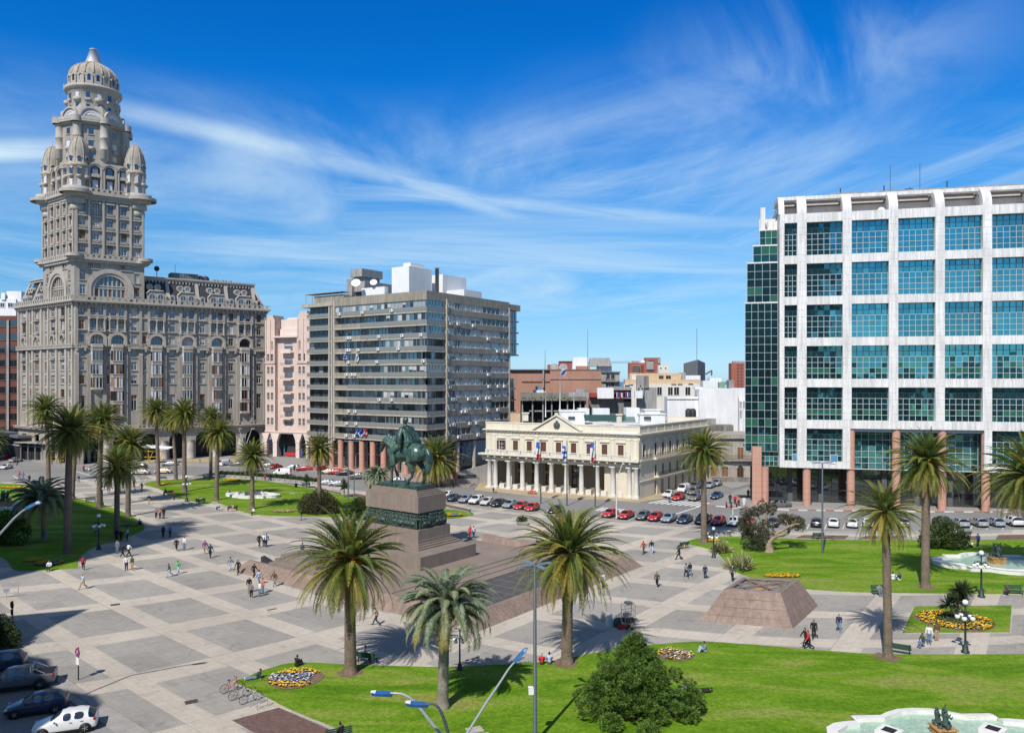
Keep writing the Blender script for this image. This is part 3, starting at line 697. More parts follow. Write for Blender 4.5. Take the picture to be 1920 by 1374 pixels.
def lev(X0,Y0,X1,zlow,dep,seed,hi):
 u0 = PZ2(X0) ;u1 = PZ2(X1);zt = at(PX((X0 + X1) / 2),320 + Y0 / 3.435,149.5)[2]
 mb = MB();mb.T = OM @ Matrix.Translation(((u0 + u1) / 2,0,zlow))
 nx = max(2,round((u1 - u0) / 1.28));nz = round((zt - zlow) / 1.56)
 glass_grid(mb,u1 - u0,zt - zlow,nx,nz,dep,random.Random(seed),darktop=0,bar=.07,wts=hi)
 M0 = mb.T;mb.T = OM @ Matrix.Translation((u0 + 7.2 * .30,dep + 7.2,zlow)) @ Matrix.Rotation(-pi / 2 - .29,4,'Z') @ Matrix.Translation((0,0,0))
 glass_grid(mb,15,zt - zlow,9,nz,0,random.Random(seed + 9),darktop=0,bar=.07,wts=hi)
 mb.T = OM;mb.prism([(u0 - .12,dep - .12),(u1,dep - .12),(u1,dep + 15),(u0 + 4.4,dep + 15)],zt,zt + .28,6);mb.prism([(u0 + .1,dep + .2),(u1,dep + .2),(u1,dep + 14),(u0 + 4.3,dep + 14)],zlow + .1,zt,1)
 part('glass_wing',mb,[MULL,MULLD] + GT + [MARBLE],office)
Z1 = at(1430,680 + 570 / 3.435,149.5)[2]
lev(62,855,274,Z1,1.4,1,(7,.01,1.5,.3));lev(75,597,274,at(1430,320 + 852 / 3.435,149.5)[2],1.55,2,(7,.01,1.2,.3))
lev(116,485,274,at(1430,320 + 592 / 3.435,149.5)[2],1.9,3,(.01,7,1.5,1));lev(160,383,274,at(1430,320 + 476 / 3.435,149.5)[2],2.3,4,(.01,7,1,1))  # low levels dark, upper ones bright teal: reflections put into the glass colour
mb = MB();mb.T = OM @ Matrix.Translation((PZ2(222),0,zb));glass_grid(mb,PZ2(279) - PZ2(166),Z1 - zb,4,3,2.2,random.Random(8),darktop=0,wts=(4,1,4,4));mb.box(-(PZ2(279) - PZ2(166)) / 2,3,2.4,18,0,Z1 - zb,1)
part('glass_wing',mb,[MULL,MULLD] + GT,office)
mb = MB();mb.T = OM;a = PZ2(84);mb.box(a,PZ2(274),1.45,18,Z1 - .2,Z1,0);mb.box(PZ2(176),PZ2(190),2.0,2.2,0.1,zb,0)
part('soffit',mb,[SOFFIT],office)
mb = MB();mb.T = OM;zt = at(PX(190),320 + 383 / 3.435,149.5)[2] + .28;mb.box(PZ2(164),PZ2(196),2.4,3.2,zt,zt + 4.3);mb.box(PZ2(164),PZ2(274),5.5,6.3,zt,zt + 2.6);mb.box(PZ2(210),PZ2(274),2.5,3.2,zt,zt + 1.6)
part('parapet',mb,[MARBLE],office)
# ------------------------------------------------------------------ cream palace with the colonnade
CREAM = mat('cream_stucco',(.68,.615,.48),.8,.06,.3,.04,5,streak=.14)
CREAMT = mat('cream_trim',(.72,.66,.53),.8,.05,.5,.04,6,streak=.10)
WCOL = mat('white_column',(.66,.635,.58),.75,.06,.8,.04,8,streak=.12)
SHUT = mat('brown_shutter',(.115,.055,.038),.7,.12,2.)
GLD = glass_mat('window_dark',(.015,.018,.02),(.5,.55,.6),.14)
SHADE = mat('back_wall_stone',(.22,.19,.15),.9,.12,.6)  # cream wall in a dark tone: painted shade behind the columns
ROOFG = mat('roof_white',(.74,.74,.73),.8,.08,.3,.05,3,streak=.12)
IRONB = mat('black_iron',(.03,.03,.032),.6,0,1,0)
PA,PB,PC = Vector((-5.8,172.)),Vector((25.6,155.0)),Vector((46.6,184.7))
PM,PL = frame(PA,PB);QM,QL = frame(PB,PC)
palace = thing('palace','two-storey cream palace with a row of white columns, a balustrade balcony and a small pediment','palace',PM)
ZC,ZB,ZT = 6.35,7.9,14.75        # top of columns, balcony floor, parapet
PXp = lambda X: line_u(PA,PB,880 + X / 3.556)
PXq = lambda X: line_u(PB,PC,880 + X / 3.556)
winx = [213,308,400,495,595,695,800,902,1010]
mb = MB();mb.T = PM
ops = []
for X in winx:
 u = PXp(X);ops.append((u - .62,u + .62,8.35,10.75))
mb.wall(PL,ZC + .5,12.6,ops,.35)
mb.box(-.6,PL + .3,-.62,.02,ZC,ZC + .55);mb.box(-.75,PL + .4,-.85,.02,ZC + .55,ZC + .75)
mb.quad((-.5,0,ZC + .5),(PL,0,ZC + .5),(PL,4.3,ZC + .5),(-.5,4.3,ZC + .5))
mb.box(0.01,PL - .01,.36,20,8.0,12.5)
mb2 = MB();mb2.T = QM
qops = [];qw = []
for k,(X,z0,z1,w) in enumerate([(1165,8.35,10.9,.6),(1243,8.35,10.9,.62),(1292,8.35,10.9,.62),(1340,8.35,10.9,.62),(1387,8.35,10.9,.62),(1428,8.35,10.9,.62),(1466,8.35,10.9,.62),(1502,8.35,10.9,.62),(1535,8.35,10.9,.62)]):
 u = PXq(X);qops.append((u - w,u + w,z0,z1));qw.append((u,z0,w * 2,z1 - z0,1))
for X in (1243,1292,1338,1387,1430,1468,1502):
 u = PXq(X);qops.append((u - .55,u + .55,4.1,6.3));qw.append((u,4.1,1.1,2.2,1))
for X in (1243,1288,1332,1378,1425,1468,1505):
 u = PXq(X);qops.append((u - .65,u + .65,.2,3.1));qw.append((u,.2,1.3,2.9,0))
mb2.wall(QL,0,12.6,qops,.35);mb2.box(.01,QL,.36,8,.1,12.5)
part('wall',mb,[CREAM],palace);part('wall',mb2,[CREAM],palace)
mb = MB();mb2 = MB()
for M_,L_,m in ((PM,PL,mb),(QM,QL,mb2)):
 m.T = M_
 m.box(-.12,L_ + .12,-.14,.3,12.6,12.75);m.box(-.3,L_ + .3,-.42,.3,12.75,12.95);m.box(-.48,L_ + .48,-.62,.3,12.95,13.2);m.box(0,L_,-.02,.34,13.2,ZT - .22);m.box(-.1,L_ + .1,-.12,.42,ZT - .22,ZT)
 m.box(0,L_,-.07,.0,11.95,12.1)
 n = round(L_ / 3.9)
 for k in range(n + 1): u = L_ * k / n;m.box(u - .28 if k else u,u + .28 if k < n else u,-.075,-.021,13.2,ZT - .22)
 for k in range(int(L_ / .9)): m.box(.3 + k * .9,.5 + k * .9,-.36,-.001,12.55,12.75)
 for k in range(n):
  u0,u1 = L_ * k / n + .45,L_ * (k + 1) / n - .45
  m.box(u0,u1,-.035,-.0201,13.42,13.46);m.box(u0,u1,-.035,-.0201,14.3,14.34)
part('cornice',mb,[CREAMT],palace);part('cornice',mb2,[CREAMT],palace)
pc = PXp(587);pw = (PXp(740) - PXp(435)) / 2
mb = MB();mb.T = PM
mb.add([(pc - pw,-.25,13.2),(pc + pw,-.25,13.2),(pc,-.25,16.2),(pc - pw,.5,13.2),(pc + pw,.5,13.2),(pc,.5,16.2)],[(0,1,2),(3,5,4),(0,2,5,3),(1,4,5,2)])
for s in (-1,1):
 a = Vector((pc + s * (pw + .4),0,13.2));b = Vector((pc,0,16.45))
 mb.add([(a.x,-.62,a.z),(b.x,-.62,b.z),(b.x,-.62,b.z + .32),(a.x,-.62,a.z + .28),(a.x,.55,a.z),(b.x,.55,b.z),(b.x,.55,b.z + .32),(a.x,.55,a.z + .28)],[(0,1,2,3),(4,7,6,5),(3,2,6,7),(0,4,5,1)])
mb.box(pc - .35,pc + .35,-.6,.5,16.55,17.0)
pd = part('pediment',mb,[CREAMT],palace)
mb = MB();mb.T = PM @ Matrix.Translation((pc,-.27,14.35));mb.ball((0,0,.1),(.52,.12,.75),12,8);mb.ball((0,-.02,.85),(.3,.1,.22),8,6)
for s in (-1,1): mb.tube([(s * .1,-.05,-.75),(s * .5,-.05,-.45),(s * .68,-.05,.1),(s * .5,-.05,.65)],[.08,.13,.12,.05],6)
part('emblem',mb,[mat('dark_bronze',(.075,.09,.085),.6,.2,3)],pd)
pwn = Windows(palace,[WCOL,GLD,CREAMT,SHUT])
def shut_fn(w,h,hood=0):
 def fn(mb):
  mb.box(-w / 2,w / 2,.16,.2,0,h,3);mb.box(-.03,.03,.14,.16,0,h,3)
  for k in range(12): mb.box(-w / 2 + .06,w / 2 - .06,.145,.16,.1 + k * h / 12.4,.16 + k * h / 12.4,3)
  mb.box(-w / 2 - .16,-w / 2,-.05,.0,-.1,h + .14,2);mb.box(w / 2,w / 2 + .16,-.05,.0,-.1,h + .14,2);mb.box(-w / 2,w / 2,-.05,0,h,h + .14,2)
  if hood == 1:
   mb.box(-w / 2 - .4,w / 2 + .4,-.3,0,h + .45,h + .58,2)
   mb.add([(-w / 2 - .35,-.16,h + .58),(w / 2 + .35,-.16,h + .58),(0,-.16,h + .9),(-w / 2 - .35,0,h + .58),(w / 2 + .35,0,h + .58),(0,0,h + .9)],[(0,1,2),(0,2,5,3),(1,4,5,2)],2)
  if hood == 2: mb.arch(0,h + .1,w / 2 + .05,w / 2 + .42,-.22,0,2,10,.35,pi - .35);mb.box(-w / 2 - .4,w / 2 + .4,-.1,0,h + .15,h + .3,2)
 return fn
def open_fn(w,h):
 a = win_fn(w,h,2,3,.07,.3,1,0)
 b = shut_fn(w,h,1)
 def fn(mb):
  a(mb)
  for s in (-1,1): mb.box(s * (w / 2 + .02) - .45 * (s < 0),s * (w / 2 + .02) + .45 * (s > 0),-.1,-.05,0,h,3)
  mb.box(-w / 2 - .4,w / 2 + .4,-.3,0,h + .45,h + .58,2)
 return fn
for k,X in enumerate(winx):
 u = PXp(X);pwn.add(PM @ Matrix.Translation((u,0,8.35)),'o' if k == 0 else 's',open_fn(1.24,2.4) if k == 0 else shut_fn(1.24,2.4,1),3)
for k,(u,z0,w,h,s) in enumerate(qw):
 f = shut_fn(w,h,2 if z0 > 8 and k else (1 if z0 > 8 else 0)) if s else win_fn(w,h,2,3,.07,.3,1,0)
 pwn.add(QM @ Matrix.Translation((u,0,z0)),('q',round(w,2),round(h,2),s,k > 0),f,w * h)
mb = MB();mb.T = PM
for X in [165] + [(winx[i] + winx[i + 1]) / 2 for i in range(8)] + [1062,1108]:
 u = PXp(X);mb.box(u - .36,u + .36,-.09,-.001,8.0,11.75);mb.box(u - .46,u + .46,-.16,-.001,11.75,12.0);mb.box(u - .46,u + .46,-.14,-.001,7.95,8.2)
part('pilaster',mb,[CREAMT],palace)
mb = MB();mb.T = QM
for X in (1130,1200,1268,1316,1364,1408):
 u = PXq(X);mb.box(u - .3,u + .3,-.09,-.001,8.0,11.8)
mb.box(0,QL,-.25,0,7.3,7.55);mb.box(0,QL,-.15,0,3.45,3.65)
part('pilaster',mb,[CREAMT],palace)
mb = MB();mb.T = PM
mb.box(-1.0,PL + .3,-1.75,.0,ZB - .32,ZB);mb.box(-.9,PL + .2,-1.5,.0,ZB - .55,ZB - .32)
for X in (145,190,240,290,345,400,455,510,560,615,670,722,775,828,880,935,990,1045,1085): u = PXp(X);mb.box(u - .16,u + .16,-1.5,-.6,ZC + .75,ZB - .56)
bal = part('balcony',mb,[CREAMT],palace)
mb = MB();mb.T = PM
bx = [PXp(v) for v in (140,225,265,355,450,548,648,748,853,957,1080)]
for i,u in enumerate(bx): mb.box(u - .3,u + .3,-1.72,-1.35,ZB,ZB + .98)
for i in range(len(bx) - 1):
 a,b = bx[i] + .3,bx[i + 1] - .3;mb.box(a,b,-1.66,-1.42,ZB,ZB + .14);mb.box(a,b,-1.7,-1.4,ZB + .78,ZB + .95)
 n = int((b - a) / .3)
 for k in range(n): mb.lathe([(.05,0),(.085,.18),(.04,.45),(.07,.64)],6,(a + (k + .5) * (b - a) / n,-1.54,ZB + .14))
part('balustrade',mb,[WCOL],bal)
mb = MB();mb.T = QM;mb.box(PXq(1215),PXq(1550),-1.1,0,ZB - .3,ZB);mb.box(PXq(1232),PXq(1550),-1.1,0,3.75,4.0);mb.box(PXq(1130),PXq(1215),-.5,0,ZB - .3,ZB)
part('balcony',mb,[CREAMT],palace)
mb = MB();mb.T = QM
for z,a,b in ((ZB,PXq(1215),PXq(1550)),(4.0,PXq(1232),PXq(1550)),(ZB,.2,PXq(1215))):
 yy = -1.05 if a > 1 else -.45
 mb.box(a,b,yy,yy + .05,z + .9,z + .95);mb.box(a,b,yy,yy + .04,z + .1,z + .14)
 for k in range(int((b - a) / .28)): mb.box(a + k * .28,a + k * .28 + .035,yy,yy + .035,z,z + .9)
part('iron_railing',mb,[IRONB],palace)
for X in (135,175,263,355,450,548,648,748,853,957,1067,1113):
 mb = MB();mb.box(-.68,.68,-.68,.68,0,.32);mb.lathe([(.6,.32),(.62,.45),(.54,.5),(.52,.6),(.50,2.6),(.44,5.75),(.50,5.8),(.5,5.9),(.60,6.02)],18);mb.box(-.62,.62,-.62,.62,6.0,ZC + .02)
 part('column',mb,[WCOL],palace,PM @ Matrix.Translation((PXp(X),-.05,.16)))
mb = MB();mb.T = PM
mb.box(PXp(122),PXp(150),.3,1.6,0,ZC);mb.box(PXp(212),PXp(246),2.6,4.0,0,ZC);mb.box(PL - 1.2,PL,.9,4.0,0,ZC)
part('corner_pier',mb,[WCOL],palace)
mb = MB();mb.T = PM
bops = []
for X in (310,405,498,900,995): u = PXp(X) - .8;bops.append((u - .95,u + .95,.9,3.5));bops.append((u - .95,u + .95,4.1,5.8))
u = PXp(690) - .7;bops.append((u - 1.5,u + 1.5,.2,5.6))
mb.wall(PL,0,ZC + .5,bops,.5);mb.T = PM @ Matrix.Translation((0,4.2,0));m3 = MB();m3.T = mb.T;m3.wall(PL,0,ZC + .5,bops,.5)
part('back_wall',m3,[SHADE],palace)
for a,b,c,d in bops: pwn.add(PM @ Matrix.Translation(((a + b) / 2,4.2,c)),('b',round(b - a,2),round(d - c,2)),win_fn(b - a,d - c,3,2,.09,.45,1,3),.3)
pwn.flush()
mb = MB();mb.T = PM;mb.box(-.6,PL + .2,-1.2,4.2,0,.17);mb.box(-.9,PL + .4,-1.6,4.2,0,.09)
for X in (222,312,403,500,600,700,802,905,1012): u = PXp(X);mb.box(u - 1.0,u + .2,.2,1.4,.17,1.15,1)
part('steps',mb,[mat('ochre_paving',(.5,.39,.24),.85,.12,1),WCOL],palace)
mb = MB();mb.prism([tuple((PM @ Vector((.3,.4,0)))[:2]),tuple((QM @ Vector((-.2,.4,0)))[:2]),tuple((QM @ Vector((QL,.4,0)))[:2]),tuple((PM @ Vector((8,30,0)))[:2])],12.4,13.5)
part('roof',mb,[ROOFG],palace)
def rbox(x0,x1,ytop,ybot,Y,dep,name,m,trim=None):
 a = at(x0,ytop,Y);b = at(x1,ybot,Y)
 mb = MB();mb.box(a.x,b.x,Y,Y + dep,b.z,a.z)
 if trim: mb.box(a.x - .2,b.x + .2,Y - .2,Y + dep + .2,a.z,a.z + .25)
 return part(name,mb,[m],palace)
zx = lambda X: 880 + X / 3.556
zy = lambda Y: 640 + Y / 3.556
rbox(zx(355),zx(393),zy(482),zy(530),171,1.2,'chimney',CREAMT,1);rbox(zx(985),zx(1016),zy(492),zy(545),160,1.2,'chimney',CREAMT,1)
rbox(zx(610),zx(770),zy(468),zy(560),178,6,'roof_house',ROOFG,1);rbox(zx(730),zx(800),zy(448),zy(500),182,5,'roof_house',ROOFG);rbox(zx(826),zx(935),zy(447),zy(500),176,3,'roof_house',ROOFG)
rbox(zx(1046),zx(1135),zy(443),zy(540),172,4,'roof_house',ROOFG);rbox(zx(1138),zx(1305),zy(488),zy(550),169,6,'roof_house',ROOFG,1);rbox(zx(1172),zx(1272),zy(460),zy(488),172,3,'roof_house',ROOFG,1)
rbox(zx(1325),zx(1530),zy(505),zy(530),184,3,'roof_house',CREAMT)
mb = MB()
for X0,X1 in ((770,985),(1020,1110)):
 a = at(zx(X0),zy(498),170);b = at(zx(X1),zy(530),170);mb.add([(a.x,170,b.z),(b.x,170,b.z),(b.x,173,a.z + .2),(a.x,173,a.z + .2)],[(0,1,2,3)])
part('skylight',mb,[glass_mat('skylight_green',(.05,.11,.09),(.5,.7,.65),.15)],palace)
for X in (1165,660):
 a = at(zx(X),zy(512),168.6 if X > 1000 else 177.7);mb = MB();mb.box(a.x,a.x + 1.5,a.y,a.y + .2,a.z - .25,a.z + .35);part('vent',mb,[SOFFIT],palace)
for X in (1468,1497):
 a = at(zx(X),zy(505),184);mb = MB();mb.lathe([(.75,0),(.8,.6),(.75,1.6),(.4,2.0),(0,2.05)],12);part('water_tank',mb,[IRONB],palace,Matrix.Translation((a.x,185,a.z)))
# ------------------------------------------------------------------ grey concrete apartment block
ACON = mat('weathered_concrete',(.33,.295,.235),.9,.12,.35,.1,4,streak=.32)
ACONL = mat('pale_concrete',(.44,.40,.335),.9,.1,.35,.1,4,streak=.25)
ABK = mat('apartment_back',(.10,.10,.10),.8,.3,.4)
AGL = [glass_mat('apt_glass_dark',(.018,.02,.022),(.4,.45,.48),.10),glass_mat('apt_glass_blue',(.05,.075,.085),(.5,.68,.74),.28),glass_mat('apt_glass_curtain',(.34,.335,.31),(.6,.7,.72),.12)]
RAIL = glass_mat('balcony_glass',(.23,.225,.20),(.5,.52,.5),.07,.25)
AFR = mat('apt_frame',(.30,.31,.31),.6,0,1,0)
BLW = mat('white_blind',(.47,.465,.45),.8,.1,1.5)
ACW = mat('aircon_white',(.78,.78,.76),.6,.05,3)
CA,CC,CB = Vector((-48.6,211.)),Vector((-21.2,192.)),Vector((-.75,222.))
LM,LL = frame(CA,CC);RM,RL = frame(CC,CB)
apt = thing('apartment_block','grey concrete apartment block with long glazed balconies on every floor and pillars below','apartment block',LM)
AX = lambda X: line_u(CA,CC,480 + X / 3.271)
AXR = lambda X: line_u(CC,CB,480 + X / 3.271)
NF,FH,ZTOP = 11,3.27,44.5
zf = [ZTOP - FH * (k + 1) for k in range(NF)]       # floor levels
Z0 = zf[-1] - .75
mb = MB();c = [LM @ Vector((.2,2.2,0)),LM @ Vector((LL - 2.2,2.2,0)),RM @ Vector((2.,2.2,0)),RM @ Vector((AXR(1165),1.2,0)),RM @ Vector((RL,.6,0)),RM @ Vector((RL,17,0)),LM @ Vector((.2,18,0))]
mb.prism([tuple(p[:2]) for p in c],Z0,ZTOP + .3);part('core',mb,[ABK],apt)
mb = MB()
def lface(x0,x1,y0,y1,z0,z1,mi=0): mb.T = LM;mb.box(x0,x1,y0,y1,z0,z1,mi)
def rface(x0,x1,y0,y1,z0,z1,mi=0): mb.T = RM;mb.box(x0,x1,y0,y1,z0,z1,mi)
u165 = AXR(1165)
lface(-.2,LL,0,3,ZTOP - .55,ZTOP + 1.7);rface(0,RL,.0,3,ZTOP - .551,ZTOP + 1.69);rface(RL,RL + 6.3,.4,3,ZTOP - .4,ZTOP + 1.3)
part('roof_parapet',mb,[ACON],apt)
for k in range(NF):
 mb = MB();z = zf[k]
 lface(0,LL - .002,0,2.4,z - .42,z);rface(0.002,u165 + .2,.003,2.4,z - .421,z - .001)
 part('balcony_slab',mb,[ACONL],apt)
 mb = MB()
 if k: lface(0,AX(640 if k < 6 else 560),0,.12,z,z + (1.05 if k % 3 else .95));part('parapet',mb,[ACON],apt);mb = MB()
 rface(u165 + .3,RL - .3,-.06,.25,z - .45,z + 1.02);part('parapet',mb,[ACON],apt)
 mb = MB();rr = random.Random(40 + k)
 a = .05 if k == 0 else AX(640 if k < 6 else 560) + .05
 mb.T = LM
 x = a
 while x < LL - .2:
  x1 = min(x + 1.9,LL - .02);mb.box(x + .03,x1 - .03,.04,.07,z + .08,z + 1.02,0);mb.box(x - .02,x + .03,.03,.09,z,z + 1.08,1);x = x1
 mb.box(a,LL,.03,.09,z + 1.03,z + 1.09,1)
 mb.T = RM;x = .05
 while x < u165 - .2:
  x1 = min(x + 1.7,u165 - .05);mb.box(x + .03,x1 - .03,.04,.07,z + .08,z + 1.02,0);mb.box(x - .02,x + .03,.03,.09,z,z + 1.08,1);x = x1
 mb.box(0,u165,.03,.09,z + 1.03,z + 1.09,1)
 part('balcony_rail',mb,[RAIL,AFR],apt)
 mb = MB();mb.T = LM;x = .3;zc = z + FH - .42;out = rr.random() < .4 or k == 0;xa = AX(905) if k in (0,) else AX(1045)
 while x < LL - .3:
  x1 = min(x + rr.choice((1.15,1.3,1.45)),LL - .1);d = 1.75 if not (k == 0 or (out and x > LL * .55)) else .32
  m = rr.choices((0,1,2),(5,2,2.4) if k else (1,3,5))[0]
  mb.quad((x,d,z),(x1,d,z),(x1,d,zc),(x,d,zc),m);mb.box(x - .05,x + .05,d - .08,d - .004,z,zc,3)
  if rr.random() < .3: hb = rr.uniform(.3,.8);mb.quad((x + .05,d - .02,zc - hb * FH * .8),(x1 - .05,d - .02,zc - hb * FH * .8),(x1 - .05,d - .02,zc),(x + .05,d - .02,zc),4)
  x = x1
 mb.box(.3,LL,.3 if k == 0 else 1.7,(.3 if k == 0 else 1.7) + .05,zc - .5,zc - .42,3)
 mb.T = RM;x = .1;enc = k in (0,1,2,5);d = .25 if enc else 1.6;mm = (1,1,1) if k < 3 else (0,1,2)
 while x < u165 - .1:
  x1 = min(x + 1.25,u165 - .02);m = rr.choice(mm) if k != 5 else 2
  mb.quad((x,d,z),(x1,d,z),(x1,d,zc),(x,d,zc),m);mb.box(x - .05,x + .05,d - .08,d - .004,z,zc,3);x = x1
 part('glazing',mb,AGL + [AFR,BLW],apt)
 mb = MB();mb.T = RM
 xs = [AXR(v) for v in (1180,1222,1252,1262,1318,1378,1392,1444,1496,1548)]
 for i in range(len(xs) - 1):
  a_,b_ = xs[i] + .06,xs[i + 1] - .12
  if b_ - a_ < .5: continue
  m = rr.choices((0,1,2),(3,2,4))[0]
  mb.quad((a_,.2,z + 1.02),(b_,.2,z + 1.02),(b_,.2,zc - .1),(a_,.2,zc - .1),m);mb.box(b_,b_ + .18,.05,.3,z + 1.02,zc - .1,3)
  mb.box((a_ + b_) / 2 - .04,(a_ + b_) / 2 + .04,.12,.196,z + 1.02,zc - .1,5)
  if m == 2 or rr.random() < .3: hb = rr.uniform(.3,1.);mb.quad((a_ + .04,.17,z + 1.02 + (zc - z - 1.12) * (1 - hb)),(b_ - .04,.17,z + 1.02 + (zc - z - 1.12) * (1 - hb)),(b_ - .04,.17,zc - .1),(a_ + .04,.17,zc - .1),4)
  mb.box(a_,b_,.05,.2,z + 1.02,z + 1.1,5)
 part('strip_window',mb,AGL + [AFR,BLW,ACW],apt)
mb = MB();mb.T = RM;mb.box(u165 + .02,u165 + .42,-.35,1.4,Z0,ZTOP + .2)
for k in range(NF): z = zf[k];mb.add([(u165 + .0,-.36,z - .4),(u165 + .44,-.36,z - .4),(u165 + .44,-.9,z + 1.2),(u165,-.9,z + 1.2),(u165,-.36,z + 2.6),(u165 + .44,-.36,z + 2.6)],[(0,1,2,3),(3,2,5,4)])
mb.box(RL - .35,RL + .05,-.3,1.5,Z0,ZTOP + .2)
part('wall_fin',mb,[ACONL],apt)
mb = MB();mb.T = LM;mb.box(-.35,.35,-.12,2.2,Z0 - .3,ZTOP + 1.0);part('wall_fin',mb,[ACONL],apt)
for k in list(range(4)) + [6,7,8]:
 z = zf[k];mb = MB();mb.T = RM @ Matrix.Translation((0,1.2,0))
 mb.box(RL + .1,RL + (6.6 if k < 4 else 5.),.0,2.4,z - .4,z,3);w_ = 5.6 if k < 4 else 4.4
 for i in range(5):
  a_ = RL + .15 + w_ * i / 5;mb.quad((a_,.2,z),(a_ + w_ / 5,.2,z),(a_ + w_ / 5,.2,z + FH - .5),(a_,.2,z + FH - .5),1);mb.box(a_ - .05,a_ + .05,.1,.19,z,z + FH - .5,2)
 mb.quad((RL + .15 + w_,.2,z),(RL + .15 + w_,2.2,z),(RL + .15 + w_,2.2,z + FH - .5),(RL + .15 + w_,.2,z + FH - .5),1);mb.box(RL + .1,RL + w_,.12,.2,z + 1.0,z + 1.08,2)
 part('end_bay',mb,AGL[:2] + [AFR,ACONL],apt)
mb = MB();a0 = AX(305);mb.T = LM
mb.box(a0,-.4,1.6,14,Z0 - .4,ZTOP + .3,0);part('core',mb,[ABK],apt)
mb = MB();mb.T = LM;mb.box(a0 - 1.5,-.36,-.3,3,ZTOP - .3,ZTOP + .75);part('roof_parapet',mb,[ACONL],apt)
for k in range(NF + 1):
 z = zf[0] - FH * (k - 0) if k < NF else zf[-1] - 2.9
 mb = MB();mb.T = LM;rr = random.Random(90 + k)
 mb.box(a0,AX(446),.3,1.8,z - .25,z,0);mb.box(a0 + .05,AX(444),.34,.37,z + .1,z + 1.0,1);mb.box(a0,AX(446),.32,.4,z + 1.0,z + 1.06,2)
 if k < NF:
  for i in range(5):
   xx = a0 + .2 + i * (AX(440) - a0) / 5;mb.quad((xx,1.58,z),(xx + 1.5,1.58,z),(xx + 1.5,1.58,z + FH - .4),(xx,1.58,z + FH - .4),3 + rr.choices((0,1,2),(5,1,.6))[0])
  for i in range(rr.randint(0,3)): mb.ball((a0 + rr.uniform(.5,4.5),.7,z + 1.0),(.45,.25,.35),7,5,6)
 part('side_balcony',mb,[ACONL,RAIL,AFR] + AGL + [mat('pot_plants',(.05,.09,.03),.9,.4,5)],apt)
mb = MB();mb.T = LM
for X in (449,464): mb.box(AX(X) - .28,AX(X) + .28,-.1,.6,Z0 - 2,ZTOP - .2)
for k in range(NF): mb.box(AX(440),AX(476),.1,.5,zf[k] - .3,zf[k])
part('twin_posts',mb,[ACONL],apt)
mb = MB();mb.T = LM
zr_ = ZTOP + .75
for x in (a0,a0 + 2.6,a0 + 5,-.6,2.2): mb.box(x,x + .1,0,.1,zr_,zr_ + 2.6)
mb.box(a0 - .2,3,-.1,3,zr_ + 2.6,zr_ + 2.75);mb.box(a0 + 2.6,3,.8,3,zr_,zr_ + 2.0)
part('pergola',mb,[ACON],apt)
AWH = mat('white_render',(.78,.78,.76),.8,.04,.4,.04,4,streak=.1)
def ab(X0,X1,Y0,Y1,Yd,dep,name,m,XS=3.271,ox=480,oy=480,rot=True):
 a = at(ox + X0 / XS,oy + Y0 / XS,Yd);b = at(ox + X1 / XS,oy + Y1 / XS,Yd)
 mb = MB();mb.T = frame(a,(a.x + (b.x - a.x),a.y - (b.x - a.x) * .0))[0] if not rot else Matrix.Identity(4)
 w_ = b.x - a.x;mid = a.x + w_ * dep[0];y1 = a.y;e = .69
 p0 = (a.x,y1 + (mid - a.x) * e);p1 = (mid,y1);p2 = (b.x,y1 + (b.x - mid) * 1.45);p3 = (p0[0] + p2[0] - p1[0],p0[1] + p2[1] - p1[1])
 mb.prism([p0,p1,p2,p3],b.z,a.z);return part(name,mb,[m] if not isinstance(m,list) else m,apt)
ab(820,1058,60,240,204,(.5,),'stair_tower',AWH);ab(900,1020,40,70,206,(.4,),'stair_tower',AWH)
ab(566,752,76,124,213,(.45,),'tank_house',CONC);ab(590,740,122,215,214,(.5,),'tank_house',CONC);ab(550,800,140,245,215.5,(.15,),'tank_house',CONC)
ab(626,806,186,250,207,(.9,),'roof_house',AWH);ab(1074,1278,112,250,213,(.35,),'roof_house',AWH);ab(1150,1380,204,270,211,(.55,),'roof_house',AWH)
mb = MB()
for X in (1105,1116): a = at(480 + X / 3.271,480 + 80 / 3.271,205);mb.lathe([(.28,-18),(.28,0),(.34,.02),(.34,.3)],10,(a.x,a.y,a.z))
part('flue',mb,[mat('steel_flue',(.35,.34,.33),.4,.1,3,metal=.6)],apt)
for X,Y,r in ((614,168,1.3),(722,165,1.0)):
 a = at(480 + X / 3.271,480 + Y / 3.271,209);mb = MB();mb.T = Matrix.Translation(a) @ Matrix.Rotation(radians(60),4,'X');mb.lathe([(0,0),(r * .5,.06),(r,.3),(r * .95,.32),(r * .5,.1),(0,.04)],14);part('satellite_dish',mb,[AWH],apt)
rr = random.Random(3)
acm = MB();acm.box(-.48,.48,-.42,0,0,.68,0);acm.lathe([(.25,0),(.25,.012)],12,(0,0,0),1) if False else None
acm.disc(-.1,.34,.25,-.424,1,12)
acme = acm.mesh('air_conditioner',[ACW,mat('ac_fan',(.12,.12,.13),.6)])
spots = [(0,AX(515),0),(0,AX(655),0),(0,AX(835),0),(2,AX(565),0),(2,AX(582),0),(2,AX(757),0),(2,AX(900),0),(2,AX(1015),0),(3,AX(562),0),(3,AX(578),0),(3,AX(630),0),(3,AX(752),0),(3,AX(876),0),(4,AX(570),0),(4,AX(745),0),(4,AX(1030),0),(5,AX(560),0),(5,AX(590),0),(5,AX(610),0),(7,AX(760),0),(7,AX(835),0),(8,AX(572),0),(8,AX(612),0),(9,AX(560),0),(9,AX(617),0),(10,AX(557),0),(10,AX(607),0)]
